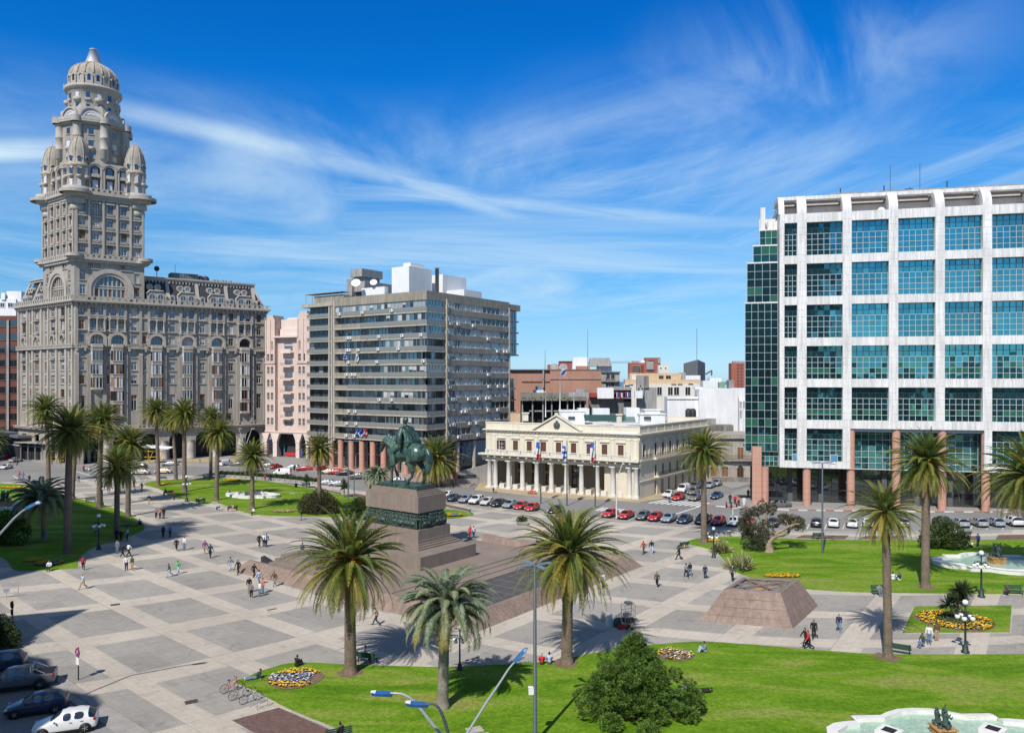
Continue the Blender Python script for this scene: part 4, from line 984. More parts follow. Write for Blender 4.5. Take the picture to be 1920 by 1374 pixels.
spots += [(1,AXR(1190),1),(1,AXR(1235),1),(1,AXR(1330),1),(2,AXR(1420),1),(3,AXR(1478),1),(3,AXR(1520),1),(3,AXR(1538),1),(5,AXR(1422),1),(6,AXR(1425),1),(6,AXR(1482),1),(6,AXR(1520),1),(6,AXR(1185),1),(7,AXR(1200),1),(7,AXR(1215),1),(7,AXR(1300),1),(7,AXR(1362),1),(7,AXR(1410),1),(7,AXR(1428),1),(8,AXR(1262),1),(8,AXR(1285),1),(8,AXR(1420),1),(8,AXR(1480),1),(9,AXR(1192),1),(9,AXR(1210),1),(9,AXR(1308),1),(9,AXR(1350),1),(10,AXR(1240),1),(10,AXR(1358),1)]
for k,u,f in spots: part('air_conditioner',acme,None,apt,(RM if f else LM) @ Matrix.Translation((u,-.06 if f else -.02,zf[k] + (.25 if f else .2))))
mb = MB();c = [LM @ Vector((a0 + 1,4.5,0)),LM @ Vector((LL - 4,4.5,0)),RM @ Vector((3.5,3.5,0)),RM @ Vector((RL,3.5,0)),RM @ Vector((RL,20,0)),LM @ Vector((a0 + 1,22,0))]
mb.prism([tuple(p[:2]) for p in c],0,Z0 + .1)
mb.T = LM
for k in range(14): x = a0 + 1.5 + k * 2.3;mb.box(x,x + .12,4.3,4.5,0,Z0,1)
mb.box(a0,LL - 2,1.0,4.6,Z0 - .3,Z0 - .05,2);mb.box(a0 + 1,LL - 4,4.35,4.5,3.6,4.1,1);mb.T = RM;mb.box(.5,RL,.8,4,Z0 - .3,Z0 - .04,2);mb.box(6,12,3.2,3.45,2.5,7.0,3);mb.box(15,30,3.2,3.45,2.5,7.,3)
part('hall',mb,[glass_mat('hall_glass',(.02,.02,.022),(.5,.55,.6),.12),AFR,SOFFIT,glass_mat('hall_glass_blue',(.01,.06,.16),(.3,.5,.8),.2)],apt)
for X in (335,395,450,505,570,635,702,768,842,905): 
 mb = MB();mb.lathe([(.78,0),(.78,Z0 - .1)],18);part('pillar',mb,[GRAN],apt,LM @ Matrix.Translation((AX(X),.9,0)))
mb = MB();mb.box(-1.1,1.1,-.6,.6,0,Z0 - .1);part('pillar',mb,[GRAN],apt,LM @ Matrix.Translation((AX(995),1.2,0)))
for X in (1250,1350): mb = MB();mb.lathe([(.6,0),(.6,Z0 - .1)],14);part('pillar',mb,[ACONL],apt,RM @ Matrix.Translation((AXR(X),.8,0)))
FLG = [mat('flag_white',(.6,.61,.63),.9,.2,2,.1),mat('flag_blue',(.03,.09,.42),.8,0,1,0),mat('flag_red',(.5,.03,.04),.8,0,1,0),mat('flag_yellow',(.75,.5,.05),.8,0,1,0)]
def hang_flag(pos,cols,w,h,lab,grp=None,stripes=None,seed=0):
 rr = random.Random(seed);mb = MB();n = len(cols)
 for j in range(n):
  for i in range(6):
   def P(a,b):
    z = -h * b;x = w * a * (1 - .35 * b) + .1 * w * sin(7 * b + 3 * a);y = .3 * w * sin(8 * a + 5 * b);return (x,y,z)
   a0_,a1_ = i / 6,(i + 1) / 6
   for s in range(4):
    b0,b1 = (j + s / 4) / n,(j + (s + 1) / 4) / n
    mb.add([P(a0_,b0),P(a1_,b0),P(a1_,b1),P(a0_,b1)],[(0,1,2,3)],cols[j],True)
 return mb
for (X,Y,cs,lab) in ((548,592,(0,1,0,1,0,1),'blue and white striped flag on the fifth-floor balcony of the concrete block'),(620,600,(0,0,0),'plain white flag on the fifth-floor balcony of the concrete block'),(622,1062,(1,0,1),'small blue and white flag at the lowest balcony, left of the red one'),(645,1062,(1,1,0),'small dark blue flag at the lowest balcony, beside the red one'),(670,1062,(2,0,2),'small red and white flag at the lowest balcony of the concrete block')):
 u = AX(X);p = LM @ Vector((u,-.6,0));p.z = at(480 + X / 3.271,480 + Y / 3.271,p.y).z
 t_ = thing('flag',lab,'flag',Matrix.Translation(p),'flags on the apartment balconies')
 part('cloth',hang_flag(p,cs,1.1,2.2 if Y < 700 else 2.0,lab,seed=X),FLG,t_,Matrix.Translation(p))
 mb = MB();mb.tube([(0,.6,-2.0),(-.02,0,.15)],.03,5);part('pole',mb,[AFR],t_,Matrix.Translation(p))
# ------------------------------------------------------------------ the tall domed tower building
SALV = mat('grey_render',(.385,.345,.295),.88,.1,.25,.08,3,streak=.25)
SALVT = mat('grey_trim',(.455,.41,.35),.85,.1,.5,.08,4,streak=.18)
SLATE = mat('slate_roof',(.045,.045,.055),.7,.2,1.5,.15,8)
DOMEM = mat('dome_render',(.44,.40,.345),.85,.12,.3,.1,3,streak=.35,col2=(.46,.37,.27))
METC = mat('metal_cap',(.42,.43,.45),.6,.1,1.2,.05,6,metal=.35)
WFR = [mat('frame_white',(.62,.60,.57),.7,.1,3),mat('frame_brown',(.17,.085,.05),.7,.2,3),mat('frame_grey',(.30,.28,.25),.7,.1,3)]
SGL = glass_mat('salvo_glass',(.02,.022,.026),(.45,.52,.6),.22)
BLS = mat('blind_salvo',(.50,.50,.52),.8,.15,2.);BLB = mat('blind_brown',(.24,.13,.07),.8,.2,2.)
SP,SR,SL = Vector((-122.6,217.)),Vector((-78.9,248.6)),Vector((-153.2,240.))
VM,VL = frame(SL,SP);UM,UL = frame(SP,SR)
E1 = (SL - SP).normalized();E2 = (SR - SP).normalized()
salvo = thing('tower_palace','huge grey palace with a domed corner tower, round turrets and slate mansard roof','palace',Matrix.Translation((SP.x,SP.y,0)))
def spandrel(mb,cx,zs,r,w,top,y0,y1,mi=0,n=10):
 """fills the corners of a rectangular opening so that its head is round"""
 for s in (-1,1):
  vs = [];
  for k in range(n + 1):
   a = pi / 2 * k / n;vs += [(cx + s * r * cos(a),y0,zs + r * sin(a)),(cx + s * r * cos(a),y1,zs + r * sin(a))]
  c0 = len(vs);vs += [(cx + s * w / 2,y0,top)]
  fs = [(2 * k,2 * k + 2,c0) for k in range(n)] + [(2 * k,2 * k + 1,2 * k + 3,2 * k + 2) for k in range(n)]
  if abs(w / 2 - r) > .01 or top - zs - r > .01:
   vs += [(cx + s * w / 2,y0,zs),(cx,y0,top)];fs += [(0,c0,c0 + 1),(2 * n,c0 + 2,c0)]
  mb.add(vs,fs,mi)
sw = Windows(salvo,WFR + [SGL,BLS,BLB,SALVT])
def sfn(w,h,kind,bl,arched=False,sill=True,d=.34):
 fm = kind
 def fn(mb):
  mb.quad((-w / 2,d,0),(w / 2,d,0),(w / 2,d,h),(-w / 2,d,h),3)
  if bl: mb.quad((-w / 2,d - .03,h * (1 - bl[0])),(w / 2,d - .03,h * (1 - bl[0])),(w / 2,d - .03,h),(-w / 2,d - .03,h),bl[1])
  n = max(2,round(w / .8)) if w > .9 else 1
  for i in range(n + 1): x = min(max(-w / 2 + w * i / n,-w / 2 + .05),w / 2 - .05);mb.box(x - .055,x + .055,d - .1,d - .035,0,h,fm)
  for z in (.05,h * .68,h - .05): mb.box(-w / 2,w / 2,d - .09,d - .036,z - .05,z + .05,fm)
  if sill: mb.box(-w / 2 - .2,w / 2 + .2,-.26,.0,-.22,-.01,6)
 return fn
rs = random.Random(17)
def swin(M,u,z,w,h,**kw):
 kind = rs.choices((0,1,2),(4,3,3))[0];v = rs.randint(0,5)
 bl = None
 if v >= 2: bl = (rs.choice((.35,.6,1.)),rs.choice((4,4,5)))
 sw.add(M @ Matrix.Translation((u,0,z)),(round(w,2),round(h,2),kind,bl,tuple(sorted(kw.items()))),sfn(w,h,kind,bl,**kw),w * h)
ZCOR = 46.6
# ---- right wing
XU = lambda X: line_u(SP,SR,X / 3.271)
XV = lambda X: line_u(SL,SP,X / 3.271)
ROWS = [(42.3,2.4),(38.3,2.7),(34.6,2.3),(30.6,2.5),(26.8,2.4),(22.9,2.4)]
mb = MB();mb.T = UM;ops = []
narrow = [(500,1.5),(655,1.1),(822,1.5),(886,.9),(1056,1.6),(1241,1.5),(1416,1.4),(1587,1.4)]
oriel = [595,720,960,1150,1330,1500]
wl = []
for X,w in narrow:
 u = XU(X)
 for j,(z,h) in enumerate(ROWS):
  if X == 886 and j < 2: continue
  ops.append((u - w / 2,u + w / 2,z,z + h));wl.append((u,z,w,h,{}))
 if w > 1: ops.append((u - w / 2,u + w / 2,15.0,19.6));wl.append((u,15.,w,4.6,dict(d=.5,sill=False)))
for X in oriel:
 u = XU(X)
 for j in (0,1):
  z,h = ROWS[j]
  for s in (-1,1): ops.append((u + s * 1.05 - .72,u + s * 1.05 + .72,z,z + h));wl.append((u + s * 1.05,z,1.44,h,{}))
 ops.append((u - 1.6,u + 1.6,34.3,36.9));wl.append((u,34.3,3.2,2.6,dict(d=.6)))
AU = []
n = 7;pit_ = UL / (n + .15)
for k in range(n):
 c = pit_ * (k + .58);AU.append(c);ops.append((c - 2.3,c + 2.3,.15,8.1))
 ops.append((c - .9,c + .9,11.3,13.6));wl.append((c,11.3,1.8,2.3,{}))
mb.wall(UL,0,ZCOR,ops,.35)
for c in AU: spandrel(mb,c,5.8,2.3,4.6,8.1,0,.9)
for X in oriel: u = XU(X);spandrel(mb,u,35.3,1.6,3.2,36.9,0,.6)
mb.box(.01,UL - .01,1.2,16,8.3,ZCOR - .1);mb.box(UL - .3,UL,.01,18,0.1,ZCOR - .05)
for z,h in ROWS: pass
part('wall',mb,[SALV],salvo)
for u,z,w,h,kw in wl: swin(UM,u,z,w,h,**kw)
mb = MB();mb.T = UM
for X in (470,545,640,770,862,912,1008,1108,1198,1288,1372,1460,1545,1625):
 u = XU(X);wd = .5
 mb.box(u - wd,u + wd,-.55,0,10.6,31.2);mb.box(u - wd * .7,u + wd * .7,-.4,0,33.6,45.4);mb.add([(u - wd,-.55,31.2),(u + wd,-.55,31.2),(u + wd,0,32.6),(u - wd,0,32.6)],[(0,1,2,3)])
part('pilaster',mb,[SALV],salvo)
for X in oriel:
 u = XU(X);mb = MB();zb0 = 14.6 if X != 595 else 22.4
 for k in range(5 if zb0 < 20 else 3):
  z = 33.4 - 3.85 * (k + 1)
  P = [(u - 1.75,0),(u - 1.2,-1.1),(u + 1.2,-1.1),(u + 1.75,0)]
  mb.T = UM
  mb.prism([(u - 1.85,.0),(u - 1.27,-1.22),(u + 1.27,-1.22),(u + 1.85,0)],z + 2.75,z + 3.85,0);mb.prism([(u - 1.95,.0),(u - 1.33,-1.34),(u + 1.33,-1.34),(u + 1.95,0)],z + 3.62,z + 3.80,1)
  kind = rs.choice((0,0,1,2))
  for (a,b) in zip(P[:-1],P[1:]):
   a,b = Vector(a),Vector(b);nn = 3 if abs(a.y - b.y) < .1 else 1
   for i in range(nn):
    p,q = a.lerp(b,i / nn),a.lerp(b,(i + 1) / nn);m = rs.choices((5,6,7),(5,3,1.2))[0]
    mb.add([(p.x,p.y,z),(q.x,q.y,z),(q.x,q.y,z + 2.75),(p.x,p.y,z + 2.75)],[(0,1,2,3)],m)
    mb.tube([(p.x,p.y - .03,z),(p.x,p.y - .03,z + 2.75)],.1,5,2 + kind,False,False)
   mb.tube([(b.x,b.y - .03,z),(b.x,b.y - .03,z + 2.75)],.1,5,2 + kind,False,False)
 zl = z
 mb.prism([(u - 1.9,.0),(u - 1.3,-1.26),(u + 1.3,-1.26),(u + 1.9,0)],zl - .6,zl,1);mb.prism([(u - 1.0,0),(u - .7,-.5),(u + .7,-.5),(u + 1.0,0)],zl - 1.4,zl - .6,0,[(u - 1.9,.0),(u - 1.3,-1.2),(u + 1.3,-1.2),(u + 1.9,0)])
 mb.prism([(u - 1.95,.0),(u - 1.35,-1.35),(u + 1.35,-1.35),(u + 1.95,0)],33.4,34.2,1)
 part('bay_window',mb,[SALV,SALVT] + WFR + [SGL,BLS,BLB],salvo)
 mb = MB();mb.T = UM;mb.arch(u,35.2,1.75,2.5,-.7,0,0,14);mb.arch(u,35.2,2.5,2.75,-.4,0,0,14);mb.box(u - 2.5,u - 1.75,-.7,0,33.6,35.2);mb.box(u + 1.75,u + 2.5,-.7,0,33.6,35.2)
 part('arch_hood',mb,[SALVT],salvo)
mb = MB();mb.T = UM;mb2 = MB();mb2.T = VM
edges = [0] + [v for X in oriel for v in (XU(X) - 2.6,XU(X) + 2.6)] + [UL]
for i in range(0,len(edges),2):
 a,b = edges[i],edges[i + 1]
 if b - a < .6: continue
 mb = MB();mb.T = UM;mb.box(a,b,-.95,0,33.0,33.3);mb.box(a,b,-.9,-.72,34.05,34.2)
 k = a + .1
 while k < b: mb.box(k,k + .16,-.88,-.74,33.3,34.05);k += .42
 mb.box(a + .2,a + .7,-.9,0,32.2,33.0);mb.box(b - .7,b - .2,-.9,0,32.2,33.0);part('balcony',mb,[SALVT],salvo)
for X in oriel:
 u = XU(X);mb = MB();mb.T = UM
 for z in (37.7,41.5): mb.box(u - 2.2,u + 2.2,-.75,0,z,z + .28);mb.box(u - 2.1,u + 2.1,-.7,-.55,z + .75,z + .9)
 for dx in (-2.0,0,2.0):
  mb.lathe([(.3,0),(.22,.5),(.22,3.0),(.33,3.2),(.33,3.5)],8,(u + dx,-.5,37.98));mb.box(u + dx - .35,u + dx + .35,-.8,0,41.4,41.95)
 part('loggia',mb,[SALVT],salvo)
for X,w in narrow:
 u = XU(X)
 for z in (38.0,41.9): mb = MB();mb.T = UM;mb.box(u - w / 2 - .55,u + w / 2 + .55,-.42,0,z,z + .28);part('ledge',mb,[SALVT],salvo)
def cornice(m,L_,x0=0.):
 m.box(x0 - .6,L_ + .6,-.9,.4,ZCOR - .9,ZCOR - .55);m.box(x0 - 1.0,L_ + 1.0,-1.35,.4,ZCOR - .55,ZCOR);m.box(x0 - 1.0,L_ + 1.0,-1.3,-1.02,ZCOR + .85,ZCOR + 1.05)
 k = x0 - .9
 while k < L_ + .8: m.box(k,k + .75,-1.28,-1.04,ZCOR,ZCOR + .85);k += 1.55
 k = x0
 while k < L_: m.box(k,k + .35,-.85,0,ZCOR - 1.45,ZCOR - .9);k += 1.25
mb = MB();mb.T = UM;cornice(mb,UL);part('cornice',mb,[SALVT],salvo)
mb2 = MB();mb2.T = VM;cornice(mb2,VL);part('cornice',mb2,[SALVT],salvo)
mb = MB();mb.T = UM;mb.box(-.5,UL + .5,-1.1,.3,9.3,9.75);mb.box(-.6,UL + .6,-1.3,.3,9.75,10.0);mb.box(-.5,UL + .4,-1.25,-1.05,10.75,10.9)
k = 0
while k < UL: mb.box(k,k + .5,-1.22,-1.08,10.0,10.75);k += 1.2
mb.T = VM;mb.box(-.5,VL + .5,-1.1,.3,9.3,9.75);mb.box(-.6,VL + .6,-1.3,.3,9.75,10.0)
part('ledge',mb,[SALVT],salvo)
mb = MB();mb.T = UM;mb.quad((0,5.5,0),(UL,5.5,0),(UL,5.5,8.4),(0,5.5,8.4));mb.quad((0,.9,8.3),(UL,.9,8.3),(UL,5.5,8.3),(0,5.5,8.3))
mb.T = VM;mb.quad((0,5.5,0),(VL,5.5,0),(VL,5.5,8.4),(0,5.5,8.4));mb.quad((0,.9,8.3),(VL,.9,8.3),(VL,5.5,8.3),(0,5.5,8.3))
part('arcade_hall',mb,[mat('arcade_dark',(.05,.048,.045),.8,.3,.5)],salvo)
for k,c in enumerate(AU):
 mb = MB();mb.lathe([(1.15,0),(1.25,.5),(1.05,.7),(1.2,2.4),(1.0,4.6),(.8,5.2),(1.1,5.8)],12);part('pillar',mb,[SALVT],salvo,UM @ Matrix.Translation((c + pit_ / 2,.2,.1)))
# ---- left face
mb = MB();mb.T = VM;ops = [];wl = []
for X,w in ((148,2.6),(188,.9),(226,2.6),(281,1.0),(325,2.4),(385,2.6),(430,1.1)):
 u = XV(X)
 for j,(z,h) in enumerate(ROWS + [(19.0,2.3),(15.2,2.3)]):
  if j == 2: ww = w * .55
  else: ww = w
  ops.append((u - ww / 2,u + ww / 2,z,z + h));wl.append((u,z,ww,h,{}))
 if w > 2: ops.append((u - 1.5,u + 1.5,.15,7.6))
mb.wall(VL,0,ZCOR,ops,.35);mb.box(.01,VL - .01,1.2,14,8.3,ZCOR - .1)
for X in (148,226,325,385):
 u = XV(X);z = 35.8
 mb.arch(u,z,1.0,1.7,-.4,0,0,12)
part('wall',mb,[SALV],salvo)
for u,z,w,h,kw in wl: swin(VM,u,z,w,h,**kw)
mb = MB();mb.T = VM
for X in (118,172,206,258,300,352,410,448):
 u = XV(X);mb.box(u - .5,u + .5,-.45,0,10.2,33);mb.box(u - .4,u + .4,-.35,0,33.9,45.4)
mb.box(0,VL,-.8,0,33.0,33.3);mb.box(0,VL,-.75,-.6,34.0,34.2)
k = 0
while k < VL: mb.box(k,k + .3,-.74,-.6,33.3,34.0);k += .7
for X in (148,226,325,385): u = XV(X);[mb.box(u - 1.7,u + 1.7,-.5,0,z,z + .28) for z in (41.5,37.6,29.8)]
part('pilaster',mb,[SALVT],salvo)
# ---- mansard roof of the right wing
ZM = 53.9
def mans(M_,L0,L1,endslope,mb):
 mb.T = M_
 y0,y1 = .5,3.3
 vs = [(L0,y0,ZCOR),(L1 - .5,y0,ZCOR),(L1 - 3.2 * endslope - .2,y1,ZM),(L0,y1,ZM),(L1 - .5,16,ZCOR),(L1 - 3.2 * endslope - .2,13,ZM),(L0,13,ZM),(L0,16,ZCOR)]
 mb.add(vs,[(0,1,2,3),(1,4,5,2),(3,2,5,6),(4,7,6,5),(0,3,6,7)])
TU = 17.6;TV = 19.9
mb = MB();mans(UM,TU,UL,1,mb);mans(VM @ Matrix.Translation((VL,0,0)) @ Matrix.Scale(-1,4,(1,0,0)),TV,VL,1,mb)
part('mansard_roof',mb,[SLATE],salvo)
X6 = lambda X: line_u(SP,SR,260 + X / 5.973)
mb = MB();mb.T = UM
def slope_y(z): return .5 + 2.8 * (z - ZCOR) / (ZM - ZCOR)
def ribm(u,w):
 z0,z1 = ZCOR,ZM;mb.add([(u - w,slope_y(z0) - .35,z0),(u + w,slope_y(z0) - .35,z0),(u + w,slope_y(z1) - .35,z1),(u - w,slope_y(z1) - .35,z1),(u - w,slope_y(z0) + .1,z0),(u + w,slope_y(z0) + .1,z0),(u + w,slope_y(z1) + .1,z1),(u - w,slope_y(z1) + .1,z1)],[(0,1,2,3),(0,3,7,4),(1,5,6,2)])
for X in (340,672,1000,1305): ribm(X6(X),.5)
mb.add([(UL - .9,.2,ZCOR),(UL - .2,.2,ZCOR),(UL - 3.2,3.0,ZM),(UL - 4.0,3.0,ZM),(UL - .2,1.2,ZCOR),(UL - 3.2,4.0,ZM)],[(0,1,2,3),(1,4,5,2)])
mb.box(TU,UL - 3.0,2.7,14,ZM - .05,ZM + .5);mb.box(TU,UL - 2.6,2.4,14.2,ZM + .5,ZM + .95)
k = TU
while k < UL - 3.2: mb.box(k,k + .4,2.75,3.2,ZM - .75,ZM - .05);k += .95
mb.box(TU,UL - 3,2.95,3.3,ZM - .2,ZM)
part('roof_rib',mb,[SALVT],salvo)
for X,w in ((200,2.7),(545,2.7),(882,2.7),(1190,2.7)):
 u = X6(X);mb = MB();mb.T = UM
 z0 = ZCOR + .1;prof = [(-w,0),(w,0),(w,2.6),(w - .9,3.6),(-w + .9,3.6),(-w,2.6)]
 o = MB()
 vs = [(u + p[0],.25,z0 + p[1]) for p in prof] + [(u + p[0],3.2,z0 + p[1]) for p in prof]
 mb.add(vs,[tuple(range(6))] + [(i,(i + 1) % 6,6 + (i + 1) % 6,6 + i) for i in range(6)],0)
 for i in range(1,5):
  a,b = prof[i],prof[i + 1] if i < 5 else prof[0]
  if i == 1: a = (w,0);b = (w,2.6)
  mb.add([(u + a[0] * 1.05,-.1,z0 + a[1] + .05),(u + b[0] * 1.05,-.1,z0 + b[1] + .05),(u + b[0] * 1.05,.3,z0 + b[1] + .3),(u + a[0] * 1.05,.3,z0 + a[1] + .3)],[(0,1,2,3)],0)
 for s in (-1,1):
  c = u + s * 1.15
  mb.box(c - .72,c + .72,.2,.245,z0 + .1,z0 + 1.9,1);mb.disc(c,z0 + 1.9,.72,.2,1,10,0,pi)
  mb.arch(c,z0 + 1.9,.72,.98,.05,.25,0,10);mb.box(c - .98,c - .72,.05,.25,z0,z0 + 1.9,0);mb.box(c + .72,c + .98,.05,.25,z0,z0 + 1.9,0);mb.box(c - .04,c + .04,.14,.2,z0,z0 + 2.5,2);mb.box(c - .7,c + .7,.14,.199,z0 + 1.2,z0 + 1.28,2)
 part('dormer',mb,[SALVT,SGL,WFR[0]],salvo)
for X in (135,225,480,562,812,898,1122,1200):
 u = X6(X);z = 51.6;mb = MB();mb.T = UM @ Matrix.Translation((u,slope_y(z) - .75,z))
 mb.arch(0,0,.55,.98,0,1.2,0,16,0,2 * pi);mb.disc(0,0,.56,.25,1,14);mb.box(-.04,.04,.15,.24,-.55,.55,2);mb.box(-.55,.55,.15,.239,-.04,.04,2)
 part('oculus',mb,[SALVT,SGL,WFR[0]],salvo)
for X in (380,718,1043,1350):
 u = X6(X);mb = MB();mb.T = UM @ Matrix.Translation((u,.2,ZCOR + .1));mb.box(-.75,.75,0,2.5,0,2.0,0);mb.arch(0,2.0,0.01,.75,0,2.5,0,10);mb.box(-.4,.4,-.02,-.003,.2,1.9,1);mb.disc(0,1.9,.4,-.02,1,8,0,pi)
 part('dormer',mb,[SALVT,SGL],salvo)
mb = MB();mb.T = VM
for X,w in ((150,1.9),(225,1.9)):
 u = XV(X)
 mb.box(u - w,u + w,.2,3,ZCOR,ZCOR + 2.5);mb.arch(u - .85,ZCOR + 2.3,0.01,.95,.1,3,0,10);mb.arch(u + .85,ZCOR + 2.3,.01,.95,.1,3,0,10)
 for s in (-1,1): mb.box(u + s * .85 - .5,u + s * .85 + .5,.15,.199,ZCOR + .3,ZCOR + 2.3,1);mb.arch(u + s * .85,51.5,.5,.85,slope_y(51.5) - .7,3.4,0,14,0,2 * pi);mb.disc(u + s * .85,51.5,.5,slope_y(51.5) - .4,1,12)
for X in (118,186,262): u = XV(X);ribm(u,.45)
mb.box(2.4,VL - TV,2.5,13,ZM,ZM + .9);mb.box(2,VL - TV,2.2,13,ZM + .6,ZM + 1.0)
part('dormer',mb,[SALVT,SGL],salvo)
mb = MB();mb.T = UM
mb.box(X6(415),X6(725),6,10,ZM + .9,ZM + 3.0,0)
for k in range(14): mb.box(X6(415) + k * .75,X6(415) + k * .75 + .06,5.95,6,ZM + .9,ZM + 3.1,1)
part('roof_plant',mb,[mat('roof_mesh_grey',(.14,.17,.18),.7,.3,1),IRONB],salvo)
mb = MB();mb.T = UM
for X in (760,820): mb.ball((X6(X),7,ZM + 1.6),(1.1,1.1,1.2),12,8)
for X in (890,930,985,1020,1075): mb.ball((X6(X),5,ZM + 1.3),(.6,.6,.5),10,6,1)
part('water_tank',mb,[mat('tank_black',(.03,.035,.04),.5,.1),mat('tank_grey',(.22,.24,.25),.6,.1)],salvo)
mb = MB();mb.T = UM;mb.ball((X6(235),4,ZM + 3.6),.8,10,8);mb.tube([(X6(235),4,ZM + .5),(X6(235),4,ZM + 3)],.1,5);mb.tube([(X6(460),6,ZM + 3),(X6(460),6,ZM + 5.5)],.06,4)
part('roof_ball',mb,[MATS['tank_black']],salvo)
# ---- the corner tower
P0 = Vector((SP.x,SP.y))
def tq(off):
 """tower plan grown by off metres on every side"""
 c = (E2 * TU + E1 * TV) / 2;pts = [Vector((0,0)),E2 * TU,E2 * TU + E1 * TV,E1 * TV]
 return [P0 + c + (p - c) * (1 + off / (.5 * min(TU,TV))) for p in pts]
TC = P0 + (E2 * TU + E1 * TV) / 2
def tq2(o): return [tuple(p) for p in tq(o)]
mb = MB();mb.prism(tq2(-.9),ZCOR - .5,78);part('tower_core',mb,[SALV],salvo)
twl = []
def tower_face(M_,L_,cols,arch_c,sgn):
 mb = MB();ops = [];mb.T = M_ @ Matrix.Translation((0,-.25,0));M2 = mb.T
 for u in cols:
  for zc_ in (72.7,68.85,65.,61.15): ops.append((u - .75,u + .75,zc_ - 1.25,zc_ + 1.2));twl.append((M2,u,zc_ - 1.25,1.5,2.45,{}))
  ops.append((u - .6,u + .6,75.0,76.6));twl.append((M2,u,75.0,1.2,1.6,{}))
 for du in (-5.0,-3.3,3.3,5.0): u = arch_c + du;ops.append((u - .6,u + .6,55.6,57.0));twl.append((M2,u,55.6,1.2,1.4,{}))
 for du in (-7.0,7.0):
  for z in (48.2,52.2): u = arch_c + du;ops.append((u - .7,u + .7,z,z + 2.7));twl.append((M2,u,z,1.4,2.7,{}))
 r = 4.0
 ops.append((arch_c - r,arch_c + r,ZCOR + 1.1,ZCOR + 3.2 + r))
 mb.wall(L_ + .2,ZCOR - .2,77.5,ops,.4,x0=-.2);spandrel(mb,arch_c,ZCOR + 3.2,r,2 * r,ZCOR + 3.2 + r,0,.8)
 part('tower_wall',mb,[SALV],salvo)
 mb = MB();mb.T = M2
 mb.arch(arch_c,ZCOR + 3.0,4.9,6.1,-.55,0,0,20);mb.arch(arch_c,ZCOR + 3.0,4.05,4.9,-.25,0.1,0,20)
 for s in (-1,1): mb.box(arch_c + s * 5.5 - .6,arch_c + s * 5.5 + .6,-.55,0,ZCOR + .5,ZCOR + 3.0);mb.box(arch_c + s * 4.48 - .42,arch_c + s * 4.48 + .42,-.25,0,ZCOR + .5,ZCOR + 3.0)
 part('arch_hood',mb,[SALVT],salvo)
 mb = MB();mb.T = M2
 mb.quad((arch_c - r,.65,ZCOR + 1),(arch_c + r,.65,ZCOR + 1),(arch_c + r,.65,ZCOR + 3.3 + r),(arch_c - r,.65,ZCOR + 3.3 + r),1)
 for i in range(8): x = arch_c - r + 2 * r * i / 7;mb.box(x - .2,x + .2,.3,.64,ZCOR + 1,ZCOR + 3.3 + (r * .98 if 0 < i < 7 else 0) * sqrt(max(0,1 - ((x - arch_c) / r) ** 2)),0)
 for z in (ZCOR + 3.35,ZCOR + 4.0): mb.box(arch_c - r,arch_c + r,.2,.63,z,z + .35,0)
 for i in range(7): x = arch_c - r + 2 * r * (i + .5) / 7;mb.box(x - .35,x + .35,.5,.62,ZCOR + 1,ZCOR + 3.3,2 if (i * 7) % 3 == 0 else 1)
 part('arched_window',mb,[SALVT,SGL,BLB],salvo)
 mb = MB();mb.T = M2
 us = sorted(cols);mid = [(us[i] + us[i + 1]) / 2 for i in range(len(us) - 1)]
 for u in [-.1 + .35,L_ - .3] + mid: mb.box(u - .28,u + .28,-.38,0,59.4,75)
 for u in cols:
  for zc_ in (72.7,68.85,65.,61.15): mb.box(u - 1.15,u + 1.15,-.5,0,zc_ + 1.3,zc_ + 1.62);mb.box(u - .95,u + .95,-.2,0,zc_ - 1.85,zc_ - 1.48)
 part('tower_pilaster',mb,[SALVT],salvo)
Xt = lambda X: line_u(SP,SR,20 + X / 5.285)
Xtv = lambda X: line_u(SL,SP,20 + X / 5.285)
tower_face(UM,TU,[1.75,5.25,8.8,12.35,15.85],TU / 2,1)
tower_face(VM @ Matrix.Translation((VL - TV,0,0)),TV,[2.0,6.0,9.95,13.9,17.9],TV / 2,1)
for M_,u,z,w,h,kw in twl: swin(M_,u,z,w,h,**kw)
def ringband(off,z0,z1,m=SALVT,nm='balcony',corners=None):
 mb = MB();mb.prism(tq2(off),z0,z1)
 if corners:
  for p in tq(-.4): mb.lathe([(corners,z0 - .02),(corners,z1 + .02)],20,(p.x,p.y,0))
 return mb
def balus(mb,off,z,h=.9,step=1.4,cr_=None):
 pts = tq(off)
 for i in range(4):
  a,b = pts[i],pts[(i + 1) % 4];d = (b - a).normalized();q = Vector((-d.y,d.x)) * .12;n_ = int((b - a).length / step)
  mb.prism([tuple(a - q),tuple(b - q),tuple(b + q),tuple(a + q)],z + h - .2,z + h)
  for k in range(n_): p = a + d * (k * step);mb.prism([tuple(p - q),tuple(p + d * step * .55 - q),tuple(p + d * step * .55 + q),tuple(p + q)],z,z + h - .2)
mb = ringband(1.3,57.9,58.5,corners=2.4);mb.prism(tq2(.9),57.2,57.9);balus(mb,1.2,58.5)
for p in tq(.2): mb.lathe([(2.3,58.5),(2.3,59.4)],18,(p.x,p.y,0))
part('balcony',mb,[SALVT],salvo)
mb = ringband(1.5,76.3,77.1,corners=4.2);mb.prism(tq2(.9),75.6,76.3);mb.prism(tq2(.5),74.9,75.6);balus(mb,1.4,77.1,1.0)
